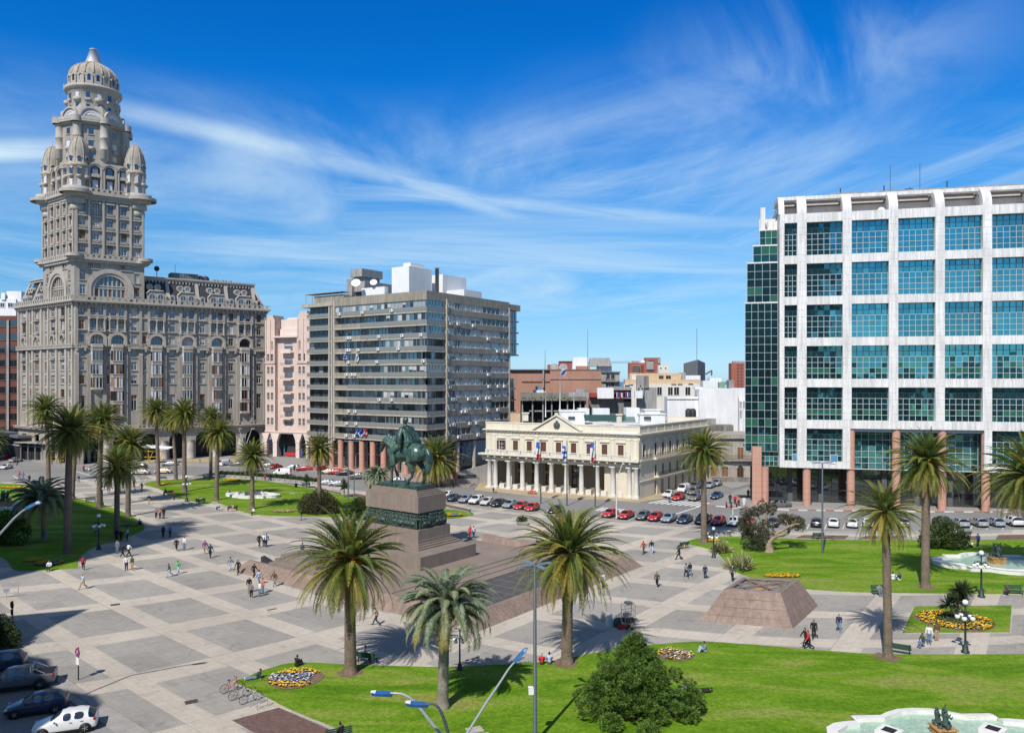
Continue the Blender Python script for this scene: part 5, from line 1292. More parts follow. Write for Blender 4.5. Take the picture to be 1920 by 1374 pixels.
for p in tq(-1.0):
 mb.lathe([(1.3,71.6),(1.9,71.9),(1.9,73.2),(1.6,73.3),(1.6,73.6),(2.5,73.9),(2.5,75.1),(2.2,75.2),(2.3,75.6),(3.6,75.9)],20,(p.x,p.y,0));mb.lathe([(3.6,75.9),(3.6,76.9),(3.7,77.1),(3.7,78.1),(3.4,78.1)],20,(p.x,p.y,0))
part('balcony',mb,[SALVT],salvo)
mb = MB();mb.prism(tq2(-1.4),77,85.2);part('tower_core',mb,[SALV],salvo)
mb = MB()
for M_,L_ in ((UM,TU),(VM @ Matrix.Translation((VL - TV,0,0)),TV)):
 mb.T = M_ @ Matrix.Translation((0,.55,0))
 for k in range(3):
  u = L_ * (k + 1.15) / 4.3 if k < 3 else 0;u = L_ / 2 + (k - 1) * 3.7
  mb.arch(u,83.6,1.25,1.75,-.6,.3,0,12);mb.box(u - 1.75,u - 1.25,-.6,.3,78,83.6);mb.box(u + 1.25,u + 1.75,-.6,.3,78,83.6);mb.box(u - 1.1,u + 1.1,-.75,0,81.6,81.9);mb.box(u - 1.0,u + 1.0,-.7,0,81.9,82.5)
  mb.box(u - .7,u + .7,.2,.24,78.6,80.9,1);mb.box(u - .7,u + .7,.2,.24,82.4,84.,2 if k == 1 else 1);mb.disc(u,84,.7,.2,2,10,0,pi)
  mb.arch(u,83.6,1.75,2.0,-.8,.3,0,12,.2,pi - .2)
 mb.box(2,L_ - 2,-.2,.4,84.9,85.9)
part('arcade_storey',mb,[SALVT,mat('pale_blind',(.62,.62,.64),.8,.1,2),SGL],salvo)
for p in tq(-1.5):
 tb = MB();tb.lathe([(2.75,77.2),(2.75,83.9),(3.05,84.1),(3.05,84.6),(2.8,84.7),(2.8,87.0),(2.62,88.4),(2.2,90.2),(1.55,91.7),(.7,92.7),(.12,93.0),(.06,94.6)],24)
 for k in range(8): a = 2 * pi * k / 8 + .2;tb.tube([(2.82 * cos(a) * f_,2.82 * sin(a) * f_,z) for f_,z in ((1,84.6),(1,87),(.95,88.5),(.8,90.3),(.56,91.8),(.2,92.9))],.14,5)
 for k in range(8):
  a = 2 * pi * (k + .5) / 8 + .2;tb.T = Matrix.Rotation(a + pi / 2,4,'Z') @ Matrix.Translation((0,-2.78,0))
  for z,h,ar in ((78.3,2.0,0),(81.4,1.9,1),(85.2,1.1,1)):
   tb.box(-.45,.45,-.03,.2,z,z + h,1 + rs.choice((0,0,1)) if z < 84 else 2)
   if ar: tb.disc(0,z + h,.45,-.03,1 if z < 84 else 2,8,0,pi);tb.arch(0,z + h,.45,.68,-.18,.1,3,10)
   if z == 81.4: tb.lathe([(.2,-.9),(.7,-.5),(.75,0),(.6,0)],10,(0,0,z),3)
 part('turret',tb,[DOMEM,MATS['pale_blind'],SGL,SALVT],salvo,Matrix.Translation((p.x,p.y,0)))
def octa(r,a0=pi / 8): return [(TC.x + r * cos(a0 + k * pi / 4),TC.y + r * sin(a0 + k * pi / 4)) for k in range(8)]
fa = atan2(-TC.y,-TC.x)        # towards the viewer
OA0 = fa + pi / 8 - .08
mb = MB();mb.prism(octa(9.0,OA0),84.5,96.8);part('octagon',mb,[SALV],salvo)
mb = MB()
for k in range(8):
 a = OA0 + k * pi / 4;c = (TC.x + 8.9 * cos(a),TC.y + 8.9 * sin(a),0)
 mb.lathe([(.05,85.9),(.9,87.0),(1.15,87.2),(1.15,89.6),(1.25,89.7),(1.25,90.0),(1.15,90.1),(1.15,92.9),(1.25,93.),(1.25,93.3),(1.15,93.4),(1.15,96.2),(1.35,96.8)],16,c)
part('hanging_pier',mb,[SALVT],salvo)
mb = MB()
for k in range(8):
 a = OA0 + (k + .5) * pi / 4;mb.T = Matrix.Translation((TC.x,TC.y,0)) @ Matrix.Rotation(a + pi / 2,4,'Z') @ Matrix.Translation((0,-9.0 * cos(pi / 8),0))
 for z,h in ((94.0,1.7),(90.6,1.6),(87.2,1.5)):
  mb.box(-.65,.65,-.03,.1,z,z + h,1 if (k + int(z)) % 3 else 0);mb.box(-.85,.85,-.22,0,z - .25,z - .05,2);mb.box(-.85,.85,-.15,0,z + h + .05,z + h + .25,2)
 mb.lathe([(.2,89.0),(.9,89.5),(.95,90.3),(.8,90.3)],12,(0,0,0),2)
part('octagon_window',mb,[MATS['pale_blind'],SGL,SALVT],salvo)
mb = MB();mb.prism(octa(9.7,OA0),96.8,97.3);mb.prism(octa(10.3,OA0),97.3,97.8);
o1 = octa(10.2,OA0)
for k in range(8): a,b = Vector(o1[k]),Vector(o1[(k + 1) % 8]);ribbon(mb,[a,b],.3,97.8,98.7)
for k in range(8): a = OA0 + k * pi / 4;mb.lathe([(1.5,97.),(1.5,98.72)],14,(TC.x + 9.4 * cos(a),TC.y + 9.4 * sin(a),0))
part('balcony',mb,[SALVT],salvo)
mb = MB();mb.prism(octa(8.3,OA0),97.5,99.6);mb.prism(octa(8.3,OA0),99.6,103.5,0,octa(6.6,OA0));part('octagon',mb,[SALV],salvo)
for k in range(8):
 a = OA0 + (k + .5) * pi / 4;M_ = Matrix.Translation((TC.x,TC.y,0)) @ Matrix.Rotation(a + pi / 2,4,'Z') @ Matrix.Translation((0,-8.3 * cos(pi / 8),0))
 mb = MB();mb.T = M_
 mb.arch(0,98.8,2.65,3.1,-.5,2.5,0,18);mb.arch(0,98.8,1.7,2.65,-.12,1,1,18);mb.arch(0,98.8,1.0,1.7,.0,1,1,18);mb.arch(0,98.8,.0,1.0,.12,1,1,18);mb.arch(0,98.8,2.1,2.25,-.16,0,0,18)
 mb.box(-.55,.55,.0,.1,97.9,99.0,2);mb.disc(0,99.,.55,.05,2,10,0,pi)
 part('lunette',mb,[SALVT,mat('lunette_white',(.60,.60,.60),.8,.08,1),SGL],salvo)
mb = MB();mb.lathe([(6.6,100),(6.6,106.8),(6.9,107.1),(6.9,107.5),(7.4,107.6),(7.4,107.9),(7.6,108.0),(7.6,108.75),(7.3,108.75),(7.3,108.1),(6.3,108.2)],32,(TC.x,TC.y,0));part('drum',mb,[SALVT],salvo)
mb = MB()
for k in range(14):
 a = fa + (k + .5) * 2 * pi / 14;mb.T = Matrix.Translation((TC.x,TC.y,0)) @ Matrix.Rotation(a + pi / 2,4,'Z') @ Matrix.Translation((0,-6.6,0))
 mb.box(-.5,.5,-.08,.3,105.0,106.5,1 if k % 2 else 0);mb.box(-.45,.45,-.08,.3,102.1,103.1,1)
 if k % 2 == 0: mb.lathe([(.3,103.4),(1.0,103.9),(1.15,104.1),(1.15,104.9),(1.0,104.9)],12,(0,.1,0),2)
 else: mb.box(-.8,.8,-.5,.2,104.2,104.8,2)
part('drum_window',mb,[MATS['pale_blind'],SGL,SALVT],salvo)
mb = MB();prof = [(6.25,108.9),(6.4,110.5),(6.45,112.3),(6.2,113.5),(5.6,114.6),(4.6,115.5),(3.4,116.2),(2.5,116.7),(2.35,117.0)]
mb.lathe(prof,40,(TC.x,TC.y,0))
for k in range(18):
 a = fa + k * 2 * pi / 18;mb.tube([(TC.x + (r + .02) * cos(a),TC.y + (r + .02) * sin(a),z) for r,z in prof[2:]],[.24,.24,.23,.2,.17,.13,.1],6)
part('dome',mb,[DOMEM],salvo)
mb = MB()
for k in range(18):
 a = fa + (k + .5) * 2 * pi / 18;mb.T = Matrix.Translation((TC.x,TC.y,0)) @ Matrix.Rotation(a + pi / 2,4,'Z') @ Matrix.Translation((0,-6.42,0))
 mb.arch(0,111.3,.45,.98,-.35,.2,1,10);mb.box(-.98,-.45,-.28,.2,108.9,111.3,1);mb.box(.45,.98,-.28,.2,108.9,111.3,1);mb.box(-.45,.45,-.28,.2,108.9,109.9,1);mb.box(-.45,.45,-.1,.2,109.9,111.3,k % 3 == 1);mb.disc(0,111.3,.45,-.1,k % 3 == 1,10,0,pi)
part('dome_window',mb,[SGL,SALVT],salvo)
mb = MB();mb.lathe([(2.3,116.9),(2.15,117.3),(1.0,121.0),(1.12,121.05),(1.1,121.3),(0,121.3)],20,(TC.x,TC.y,0));part('spire_cap',mb,[METC],salvo)
mb = MB()
for dx,dz in ((0,0),(.7,.4)): mb.tube([(TC.x - 8.2 + dx,TC.y - 1,108.4),(TC.x - 8.2 + dx,TC.y - 1,111 + dz)],.05,4);mb.box(TC.x - 8.4 + dx,TC.x - 8.0 + dx,TC.y - 1.05,TC.y - .95,109.2,110.8)
mb.tube([(TC.x - 7.4,TC.y - 1,109.4),(TC.x - 8.3,TC.y - 1,109.4)],.05,4)
part('antenna',mb,[MATS['apt_frame']],salvo)
sw.flush()
# ------------------------------------------------------------------ pink house
PINK = mat('pink_render',(.66,.51,.44),.85,.05,.4,.05,5,streak=.12)
PINKT = mat('pink_trim',(.72,.59,.52),.85,.05,.4,.05,5,streak=.1)
KA,KB = Vector(((497.5 - 960) / F * 243,243.)),Vector(((581 - 960) / F * 236,236.))
KM,KL = frame(KA,KB)
pink = thing('pink_house','narrow pink house with stepped piers, small balconies and an arcade of angular arches','house',KM)
KX = lambda X: line_u(KA,KB,480 + X / 3.271)
KZ = lambda Y: HC + (HY - 480 - Y / 3.271) / F * 240
mb = MB();mb.T = KM;ops = [];wl = []
rows = [1015,935,860,780,700,622]
for X in (75,98,268,292):
 u = KX(X)
 for Y in rows: z = KZ(Y) - 1.1;ops.append((u - .5,u + .5,z,z + 2.2));wl.append((u,0,z,1.0,2.2))
 ops.append((u - .25,u + .25,KZ(545) - 1.4,KZ(545) + 1.2)) if X in (98,268) else None
 if X in (98,268): wl.append((u,0,KZ(545) - 1.4,.5,2.6))
ztp = KZ(370);xl,xr = KX(118),KX(250)
mb.wall(xl,KZ(1078),KZ(400),[o for o in ops if o[1] < xl],.3);mb.wall(KL,KZ(1078),KZ(400),[o for o in ops if o[0] > xr],.3,x0=xr)
for a,b in ((0,xl),(xr,KL)):
 w = b - a
 mb.box(a + .01,b - .01,.35,6,KZ(1078),KZ(400) - .02)
 for k,dz in ((0,0),(1,.9),(2,1.7)): mb.box(a + w * .12 * k,b - w * .12 * k,.01 + .05 * k,5,KZ(400),KZ(400) + dz + (1.2 if a > 1 else .3))
 for f_ in (.08,.5,.92): mb.box(a + w * f_ - .22,a + w * f_ + .22,-.2,0,KZ(650),KZ(395) + .3)
 mb.box(a,b,-.3,0,KZ(655) - .2,KZ(655) + .2)
part('wall',mb,[PINK],pink)
mb = MB();mb.T = KM @ Matrix.Translation((0,1.2,0));cops = []
uc = (xl + xr) / 2
for Y in [rows[0] + 5] + [r - 5 for r in (980,903,825,742,660,575)]:
 if Y > 1000: z = KZ(1045)
 else: z = KZ(Y + 12)
 cops.append((uc - 1.6,uc + 1.6,z,z + 2.5))
mb.wall(xr,KZ(1078),KZ(500),cops,.3,x0=xl);mb.box(xl,xr,.35,5,KZ(1078),KZ(505));part('wall',mb,[PINK],pink)
mb = MB();mb.T = KM;mb.box(xl - .5,xr + .5,-.4,4,KZ(500),KZ(490));mb.box(xl + .6,xr - .4,1.5,5,KZ(490),KZ(445));mb.box(xl + .2,xr - 1.6,2.5,6,KZ(445),KZ(385));mb.box(KX(140),KX(205),4,8,KZ(430),KZ(372))
part('roof_house',mb,[PINKT],pink)
pw_ = Windows(pink,[WFR[0],SGL,PINKT,BLS])
for u,y,z,w,h in wl: pw_.add(KM @ Matrix.Translation((u,y,z)),(w,h),win_fn(w,h,2 if w > .6 else 1,2,.07,.28,1,0,.12),w * h)
for a,b,c,d in cops: pw_.add(KM @ Matrix.Translation((uc,1.2,c)),'c',win_fn(3.2,2.5,4,1,.1,.28,1,0,blind=.35),8)
pw_.flush()
for i,Y in enumerate((980,903,825,742,660,575)):
 z = KZ(Y + 14);mb = MB();mb.T = KM;mb.box(uc - 2.1,uc + 2.1,-.25,1.2,z - .35,z,0);mb.box(uc - 2.0,uc + 2.0,-.2,-.16,z + .9,z + .95,1)
 for k in range(15): mb.box(uc - 2.0 + k * .28,uc - 1.97 + k * .28,-.2,-.16,z,z + .9,1)
 if i == 5: mb.box(uc - 2.0,uc + 2.0,-.22,-.1,z,z + .95,0)
 part('balcony',mb,[PINKT,IRONB],pink)
mb = MB();mb.T = KM;z1 = KZ(1078);z0 = 0;zs = KZ(1110)
mb.box(-.1,KL + .1,-.25,.5,z1 - .15,z1 + .2)
px_ = [(KX(52),KX(66)),(KX(104),KX(128)),(KX(244),KX(266)),(KX(306),KX(322))]
for a,b in px_:
 mb.box(a,b,-.05,.9,0,zs - 1.4);mb.add([(a - .0,-.05,zs - 1.4),(b,-.05,zs - 1.4),(b + 1.0,-.05,z1 - .5),(a - 1.0,-.05,z1 - .5),(a,.9,zs - 1.4),(b,.9,zs - 1.4),(b + 1.,.9,z1 - .5),(a - 1.,.9,z1 - .5)],[(0,1,2,3),(0,3,7,4),(1,5,6,2)]);mb.box(a - .12,b + .12,-.15,1,zs - 1.7,zs - 1.3)
mb.box(0,KL,-.04,.9,z1 - .5,z1);part('arcade',mb,[PINKT],pink)
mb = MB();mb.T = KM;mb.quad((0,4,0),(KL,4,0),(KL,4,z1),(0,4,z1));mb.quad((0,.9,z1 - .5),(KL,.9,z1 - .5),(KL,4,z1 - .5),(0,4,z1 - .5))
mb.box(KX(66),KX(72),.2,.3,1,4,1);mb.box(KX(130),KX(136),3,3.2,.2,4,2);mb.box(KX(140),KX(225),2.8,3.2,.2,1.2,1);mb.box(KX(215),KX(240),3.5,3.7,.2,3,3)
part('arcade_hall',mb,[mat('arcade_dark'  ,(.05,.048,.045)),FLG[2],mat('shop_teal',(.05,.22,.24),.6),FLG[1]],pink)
# ------------------------------------------------------------------ buildings of the town behind
BRICK = mat('salmon_brick',(.43,.235,.165),.9,.1,.15,.1,3,streak=.12)
BRICKD = mat('red_brick',(.36,.115,.075),.9,.1,.3,.1,3)
BRICKB = mat('brown_brick',(.155,.065,.05),.9,.12,.5,.1,4)
TAN = mat('tan_render',(.60,.45,.29),.85,.06,.3,.05,3,streak=.1)
CRM = mat('pale_render',(.72,.68,.59),.85,.05,.3,.05,3,streak=.12)
WHT = mat('whitewash',(.82,.82,.82),.85,.05,.15,.04,2,streak=.14)
GRYM = mat('grey_sheet',(.13,.14,.15),.6,.06,.5)
STO = mat('old_stone',(.42,.38,.33),.9,.12,.5,.1,4,streak=.25)
DCON = mat('dirty_concrete',(.24,.225,.20),.95,.2,.4,.2,3,streak=.35)
DARK = mat('deep_interior',(.02,.02,.02),.9,0,1,0)
BWOOD = mat('board_brown',(.22,.10,.055),.8,.15,3)
GREENB = mat('pale_green_tank',(.22,.36,.26),.8,.1,1)
wa = lambda X: 880 + X / 6.246
wb_ = lambda X: 1140 + X / 6.246
wy = lambda Y: 640 + Y / 6.246
class BG:
 def __init__(s,name,label,cat,Z,mats,group=None):
  s.Z = Z;s.mats = mats;s.root = None;s.a = (name,label,cat,group)
 def box(s,x0,x1,yt,yb,dep=12,m=0,dz=0.,nm='wall',taper=None):
  Z = s.Z + dz;p = at(x0,yt,Z);q = at(x1,yb,Z)
  if s.root is None: s.root = thing(s.a[0],s.a[1],s.a[2],Vector(((p.x + q.x) / 2,Z,min(0,q.z))),s.a[3])
  sh = dep * .5 * (p.x + q.x) / (2 * Z)
  mb = MB();mb.prism([(p.x,Z),(q.x,Z),(q.x + sh,Z + dep),(p.x + sh,Z + dep)],q.z,p.z,0,taper and [(p.x + taper * (q.x - p.x),Z + 1),(q.x - taper * (q.x - p.x),Z + 1),(q.x + sh - taper * (q.x - p.x),Z + dep),(p.x + sh + taper * (q.x - p.x),Z + dep)])
  return part(nm,mb,[s.mats[m]],s.root)
 def win(s,lst,dz=0.,m=None,frame_=None,nm='window'):
  cache = {}
  for x,y,w,h in lst:
   Z = s.Z + dz;p = at(x,y,Z);W,H = w / F * Z,h / F * Z;k = (round(W,2),round(H,2))
   if k not in cache:
    mb = MB();mb.box(-W / 2,W / 2,-.05,.1,-H / 2,H / 2,0);t_ = .12 * min(W,H)
    for a in ((-W / 2 - t_,-W / 2,-H / 2,H / 2),(W / 2,W / 2 + t_,-H / 2,H / 2),(-W / 2 - t_,W / 2 + t_,H / 2,H / 2 + t_),(-W / 2 - t_,W / 2 + t_,-H / 2 - t_ * 1.3,-H / 2)): mb.box(a[0],a[1],-.14,.05,a[2],a[3],1)
    mb.box(-t_ * .2,t_ * .2,-.09,-.05,-H / 2,H / 2,1)
    cache[k] = mb.mesh(nm,[m or GLD,frame_ or s.mats[0]])
   part(nm,cache[k],None,s.root,Matrix.Translation(p))
b = BG('brick_slab_block','tall dark brick slab block with window bands at the far left edge','apartment block',262,[BRICKB,WHT,GLD,CONC])
b.box(-60,36,592,870,14);b.box(-60,30,560,592,12,1,1.5,'penthouse');b.box(2,9,549,562,6,1,1,'penthouse');b.box(12,40,546,566,8,1,2,'penthouse');b.box(12,16.5,600,806,.5,3,-.5,'white_fin')
for k in range(9): b.win([(-20,606 + 25 * k,60,12),(26,606 + 25 * k,17,12)],0,GLD,BRICKB,'window_band')
b.win([(5,572,8,8),(20,572,9,8),(-15,572,20,8)],1.5,GLD,WHT)
b = BG('brick_party_wall_block','big windowless salmon brick block behind the palace with concrete balconies at its right','building',262,[BRICK,CONC,DCON])
b.box(wa(470),wa(945),wy(332),775,14);b.box(wa(945),wa(1548),wy(338),775,14,0,-.8);b.box(wa(858),wa(876),wy(330),wy(540),.5,1,-.9,'pipe');b.box(wa(600),wa(1545),wy(438),wy(442),.3,1,-1.1,'pipe')
b.box(wa(470),wa(1548),wy(326),wy(336),14.5,2,-1.0,'parapet')
b.box(wa(1545),wa(1760),wy(365),775,10,1,-1.6);b.box(wa(1545),wa(1770),wy(352),wy(366),11,2,-2.2,'parapet')
for Y in (410,500): b.box(wa(1545),wa(1600),wy(Y),wy(Y + 55),1,1,-2.6,'balcony');b.box(wa(1545),wa(1765),wy(Y + 52),wy(Y + 64),1.5,2,-2.9,'balcony')
b.win([(wa(1625),wy(410),6,10),(wa(1680),wy(410),6,10),(wa(1605),wy(505),6,8),(wa(1680),wy(505),6,8)],-1.7,GLD,CONC)
b = BG('white_roof_tower','white trapezoid roof tower rising behind the salmon brick block','building',300,[WHT,CONC,BRICK])
b.box(wa(1190),wa(1420),wy(185),745,10,0,0,taper=.12);b.box(wa(1400),wa(1670),wy(192),wy(290),10,1,.5,taper=.08);b.box(wa(1500),wa(1668),wy(285),745,8,0,3);b.box(wa(1248),wa(1412),wy(288),wy(335),3,2,-1.5,'chimney_block')
b = BG('red_brick_house','red brick house with satellite dishes above the salmon brick wall','house',320,[BRICKD,CONC])
b.box(wa(918),wa(1130),wy(272),740,10);b.box(wa(1050),wa(1210),wy(232),740,9,0,6);b.box(wa(1050),wa(1212),wy(228),wy(236),9.4,1,5.5,'parapet')
for X in (995,1100): 
 p = at(wa(X),wy(312),316);mb = MB();mb.T = Matrix.Translation(p) @ Matrix.Rotation(radians(70),4,'X');mb.lathe([(0,0),(1.,.1),(1.8,.5),(1.7,.55),(0,.1)],12);part('satellite_dish',mb,[CONC],b.root)
b = BG('gutted_car_park','gutted grey concrete frame with weeds on its roof, dark inside','ruin',222,[DCON,DARK,CONC])
b.box(wa(598),wa(1370),wy(690),800,12,1,4);b.box(wa(598),wa(1375),wy(648),wy(694),16,0,0,'roof_slab');b.box(wa(598),wa(1180),wy(606),wy(650),10,0,5);b.box(wa(1165),wa(1400),wy(600),wy(668),9,2,4);b.box(wa(1245),wa(1365),wy(560),wy(604),7,2,8);b.box(wa(1360),wa(1405),wy(565),wy(660),7,0,5)
for X in (620,740,862,965,1058,1150,1225,1300,1360): b.box(wa(X - 7),wa(X + 7),wy(690),800,.8,2,1,'post')
b.box(wa(700),wa(1360),wy(808),wy(822),8,2,2,'floor_slab')
mb = MB();rr = random.Random(5)
for k in range(420):
 p = at(wa(rr.uniform(605,1180)),wy(rr.uniform(655,690)),222 + rr.uniform(-.3,2));s = rr.uniform(.12,.4);a = rr.uniform(0,pi)
 mb.add([(p.x - s * cos(a),p.y - s * sin(a),p.z),(p.x + s * cos(a),p.y + s * sin(a),p.z),(p.x,p.y,p.z + s * 1.6)],[(0,1,2)])
part('weeds',mb,[mat('weeds',(.12,.15,.04),.9,.4,2)],b.root)
b = BG('white_tank_house','small white roof house with a blue tank in front of the brick wall','roof house',240,[WHT,mat('tank_blue',(.12,.2,.3),.5)]);b.box(wa(748),wa(870),wy(570),wy(640),5);b.box(wa(775),wa(840),wy(528),wy(572),3,1,1,'tank')
b = BG('white_box_house','plain white box house behind the bare trees','house',235,[WHT,mat('red_shed',(.35,.05,.04),.8),DCON]);b.box(wa(1500),wa(1690),wy(545),wy(668),8);b.box(wa(1405),wa(1492),wy(604),wy(652),4,1,2,'shed');b.box(wa(1405),wa(1700),wy(650),790,8,2,4)
b = BG('laundry_flats','low concrete flats with washing hung on dark balconies','flats',240,[DCON,DARK,CONC]);b.box(wb_(65),wb_(272),wy(545),800,10);b.box(wb_(60),wb_(276),wy(540),wy(570),11,2,-.6,'parapet');b.box(wb_(75),wb_(265),wy(575),wy(655),.4,1,-.3,'balcony_opening');b.box(wb_(185),wb_(275),wy(680),wy(760),.4,1,-.3,'balcony_opening');b.box(wb_(65),wb_(280),wy(655),wy(668),1.5,2,-1.2,'balcony')
mb = MB();rr = random.Random(8)
for k in range(9): p = at(wb_(80 + k * 21),wy(622 + rr.uniform(-4,8)),238.6);s = rr.uniform(.3,.55);mb.box(p.x - s,p.x + s,p.y,p.y + .05,p.z - .8,p.z + .6,k % 3)
part('laundry',mb,[FLG[2],WHT,FLG[1]],b.root)
b = BG('tan_office_building','long tan and cream building with dark square windows on two storeys','building',300,[TAN,CRM,CONC])
b.box(wb_(255),wb_(860),wy(372),760,12,0,3);b.box(wb_(855),wb_(910),wy(365),760,9,2,5);b.box(wb_(200),wb_(1085),wy(445),wy(512),14,0);b.box(wb_(190),wb_(1125),wy(505),770,14,1,-1.5);b.box(wb_(280),wb_(345),wy(395),wy(450),2,1,1)
b.win([(wb_(318),wy(424),7,6.5),(wb_(622),wy(421),8.5,6.5),(wb_(706),wy(421),9,6.5)],3,GLD,TAN);b.win([(wb_(602),wy(583),8.5,15),(wb_(730),wy(583),8.5,15),(wb_(802),wy(583),9,15),(wb_(934),wy(583),9,15),(wb_(225),wy(520),9,3),(wb_(770),wy(504),9,2),(wb_(845),wy(504),9,2),(wb_(970),wy(500),9,2),(wb_(265),wy(508),9,2)],-1.5,GLD,CRM)
b = BG('raw_concrete_tower','streaked raw concrete stair tower in front of the tan building','tower',262,[DCON,CONC,WHT]);b.box(wb_(342),wb_(420),wy(398),790,4,1);b.box(wb_(418),wb_(478),wy(402),wy(545),4,0,.4);b.box(wb_(420),wb_(570),wy(540),770,6,1,1);b.box(wb_(316),wb_(405),wy(580),wy(665),3,2,-3);b.win([(wb_(380),wy(522),2.6,3),(wb_(400),wy(552),2.6,3),(wb_(360),wy(560),2.6,5)],0,DARK,CONC)
b = BG('beige_lift_house','beige lift house with two small round windows on the tan building','roof house',325,[CRM]);b.box(wb_(590),wb_(716),wy(275),730,6);b.win([(wb_(618),wy(312),2.2,3),(wb_(673),wy(312),2.2,3)],0,DARK,CRM)
for nm_,lab,Z,x0,x1,y0,cols,wm in (('red_brick_tower','red brick flats with stacked balconies and roof aerials, beside the taller red tower',420,250,440,250,(305,340,400),1),('red_brick_tower','tallest red brick tower on the skyline, right of the flats with balconies',440,438,616,190,(490,520),0),('red_brick_tower','red brick tower with two columns of oval windows beside the glass office',430,1445,1640,252,(1523,1562),0)):
 b = BG(nm_,lab,'tower block',Z,[BRICKD,CONC,WHT],'red brick towers on the skyline');b.box(wb_(x0),wb_(x1),wy(y0),745,12)
 n = 5 if y0 > 200 else 6
 b.win([(wb_(X),wy(y0 + 28 + j * (36 if x0 > 1000 else 24) + (0 if x0 > 1000 else 10)),4 if x0 > 1000 else 5.5,2.6) for X in cols for j in range(8 if x0 > 1000 else n)])
 if wm: b.box(wb_(285),wb_(360),wy(228),wy(252),6,1,3,'roof_house');b.box(wb_(380),wb_(430),wy(222),wy(252),6,2,3,'roof_house');[b.box(wb_(283),wb_(366),wy(285 + 24 * j),wy(293 + 24 * j),2,1,-1.5,'balcony') for j in range(5)]
 if x0 > 1000: b.box(wb_(1468),wb_(1600),wy(230),wy(254),6,1,3,'roof_house')
 elif not wm: b.box(wb_(586),wb_(616),wy(200),wy(260),.5,1,-1,'balcony');b.box(wb_(450),wb_(535),wy(235),wy(330),.6,1,-.8,'balcony')
b = BG('grey_sheet_building','dark grey sheet-clad building with a slanted roof on the skyline','building',400,[GRYM,CONC,WHT])
mb = MB();p = [at(wb_(885),740,400),at(wb_(1050),740,400),at(wb_(1050),wy(213),400),at(wb_(885),wy(258),400)];d = Vector((8,18,0));e = [at(wb_(1138),740,412),at(wb_(1138),wy(252),412)]
b.root = thing('grey_sheet_building',b.a[1],'building',Vector((p[0].x,400,0)))
mb.add([tuple(v) for v in p] + [tuple(v) for v in e] + [(p[0].x + 8,418,p[0].z),(p[3].x + 8,418,p[3].z)],[(0,1,2,3),(1,4,5,2),(3,2,5,7),(0,3,7,6),(6,7,5,4)]);part('wall',mb,[GRYM],b.root)
for k in range(6): b.box(wb_(890 + k * 27),wb_(892 + k * 27),wy(256 - k * 7),wy(400),.3,0,-.3,'cladding_rib')
b.box(wb_(910),wb_(1082),wy(398),745,8,2,-50,'front_house')
mb = MB();a_ = at(wb_(1040),wy(210),402);mb.tube([tuple(a_),(a_.x,a_.y,a_.z + 16)],.12,4);mb.tube([tuple(at(wb_(1140),wy(385),395)),tuple(at(wb_(1215),wy(340),395))],.4,4);mb.tube([tuple(at(wb_(1215),wy(340),395)),tuple(at(wb_(1212),wy(400),395))],.4,4);part('mast',mb,[GRYM],b.root)
b = BG('white_terrace_house','white terrace house with a pale green tank on its roof','house',250,[WHT,GREENB,CONC]);b.box(wb_(1112),wb_(1232),wy(460),770,8,0,2);b.box(wb_(1200),wb_(1330),wy(428),770,8,0,6);b.box(wb_(1300),wb_(1368),wy(476),wy(545),3,1,0,'tank');b.box(wb_(1415),wb_(1475),wy(452),760,6,2,10);b.box(wb_(1325),wb_(1332),wy(412),wy(475),2,0,5,'chimney')
b = BG('white_party_wall','blank whitewashed party wall, two storeys tall, behind the low stone house','building',205,[WHT,STO,CONC]);b.box(wb_(694),wb_(1072),wy(650),860,9,0,2);b.box(wb_(690),wb_(1080),wy(672),wy(680),.3,2,1.8,'moulding');b.box(wb_(1068),wb_(1522),wy(556),880,12);b.box(wb_(1020),wb_(1110),wy(535),wy(560),6,0,3);b.box(wb_(1468),wb_(1720),wy(548),880,8,0,8);b.box(wb_(1520),wb_(1680),wy(650),880,3,0,1)
for X in (1530,1570,1605): b.box(wb_(X),wb_(X + 12),wy(672),870,.8,0,.5,'pilaster')
b.win([(wb_(1552),wy(740),4,12),(wb_(1552),wy(850),4,14),(wb_(1590),wy(740),3.4,12)],1,mat('ironwork_grey',(.3,.3,.31),.7),WHT)
b = BG('grey_back_wall','dark grey weathered back wall with a pale strip above the stone house','wall',196,[DCON,CONC]);b.box(wb_(1205),wb_(1470),wy(982),885,5);b.box(wb_(1150),wb_(1265),wy(905),885,6,1,6);b.box(wb_(1355),wb_(1392),wy(985),wy(1092),.5,1,-.5,'pale_strip')
w4x = lambda X: 880 + X / 3.556
w4y = lambda Y: 640 + Y / 3.556
b = BG('stone_corner_house','low two-storey stone house with boarded arched windows on the side street','house',181,[STO,BWOOD,DCON,IRONB]);b.box(w4x(1560),w4x(1905),w4y(640),910,10);b.box(w4x(1555),w4x(1910),w4y(618),w4y(648),10.6,0,-.6,'cornice');b.box(w4x(1590),w4x(1905),w4y(783),w4y(797),1,0,-.9,'balcony');b.box(w4x(1620),w4x(1905),w4y(905),912,.5,2,-.4,'plinth')
b.win([(w4x(1808),w4y(745),10.5,21),(w4x(1660),w4y(745),10,21)],0,BWOOD,STO,'shuttered_window');b.win([(w4x(1704),w4y(868),11.5,18),(w4x(1625),w4y(868),10,18)],0,BWOOD,STO,'boarded_window');b.win([(w4x(1806),w4y(880),10,21)],0,mat('door_dark',(.05,.025,.018),.7),BWOOD,'door')
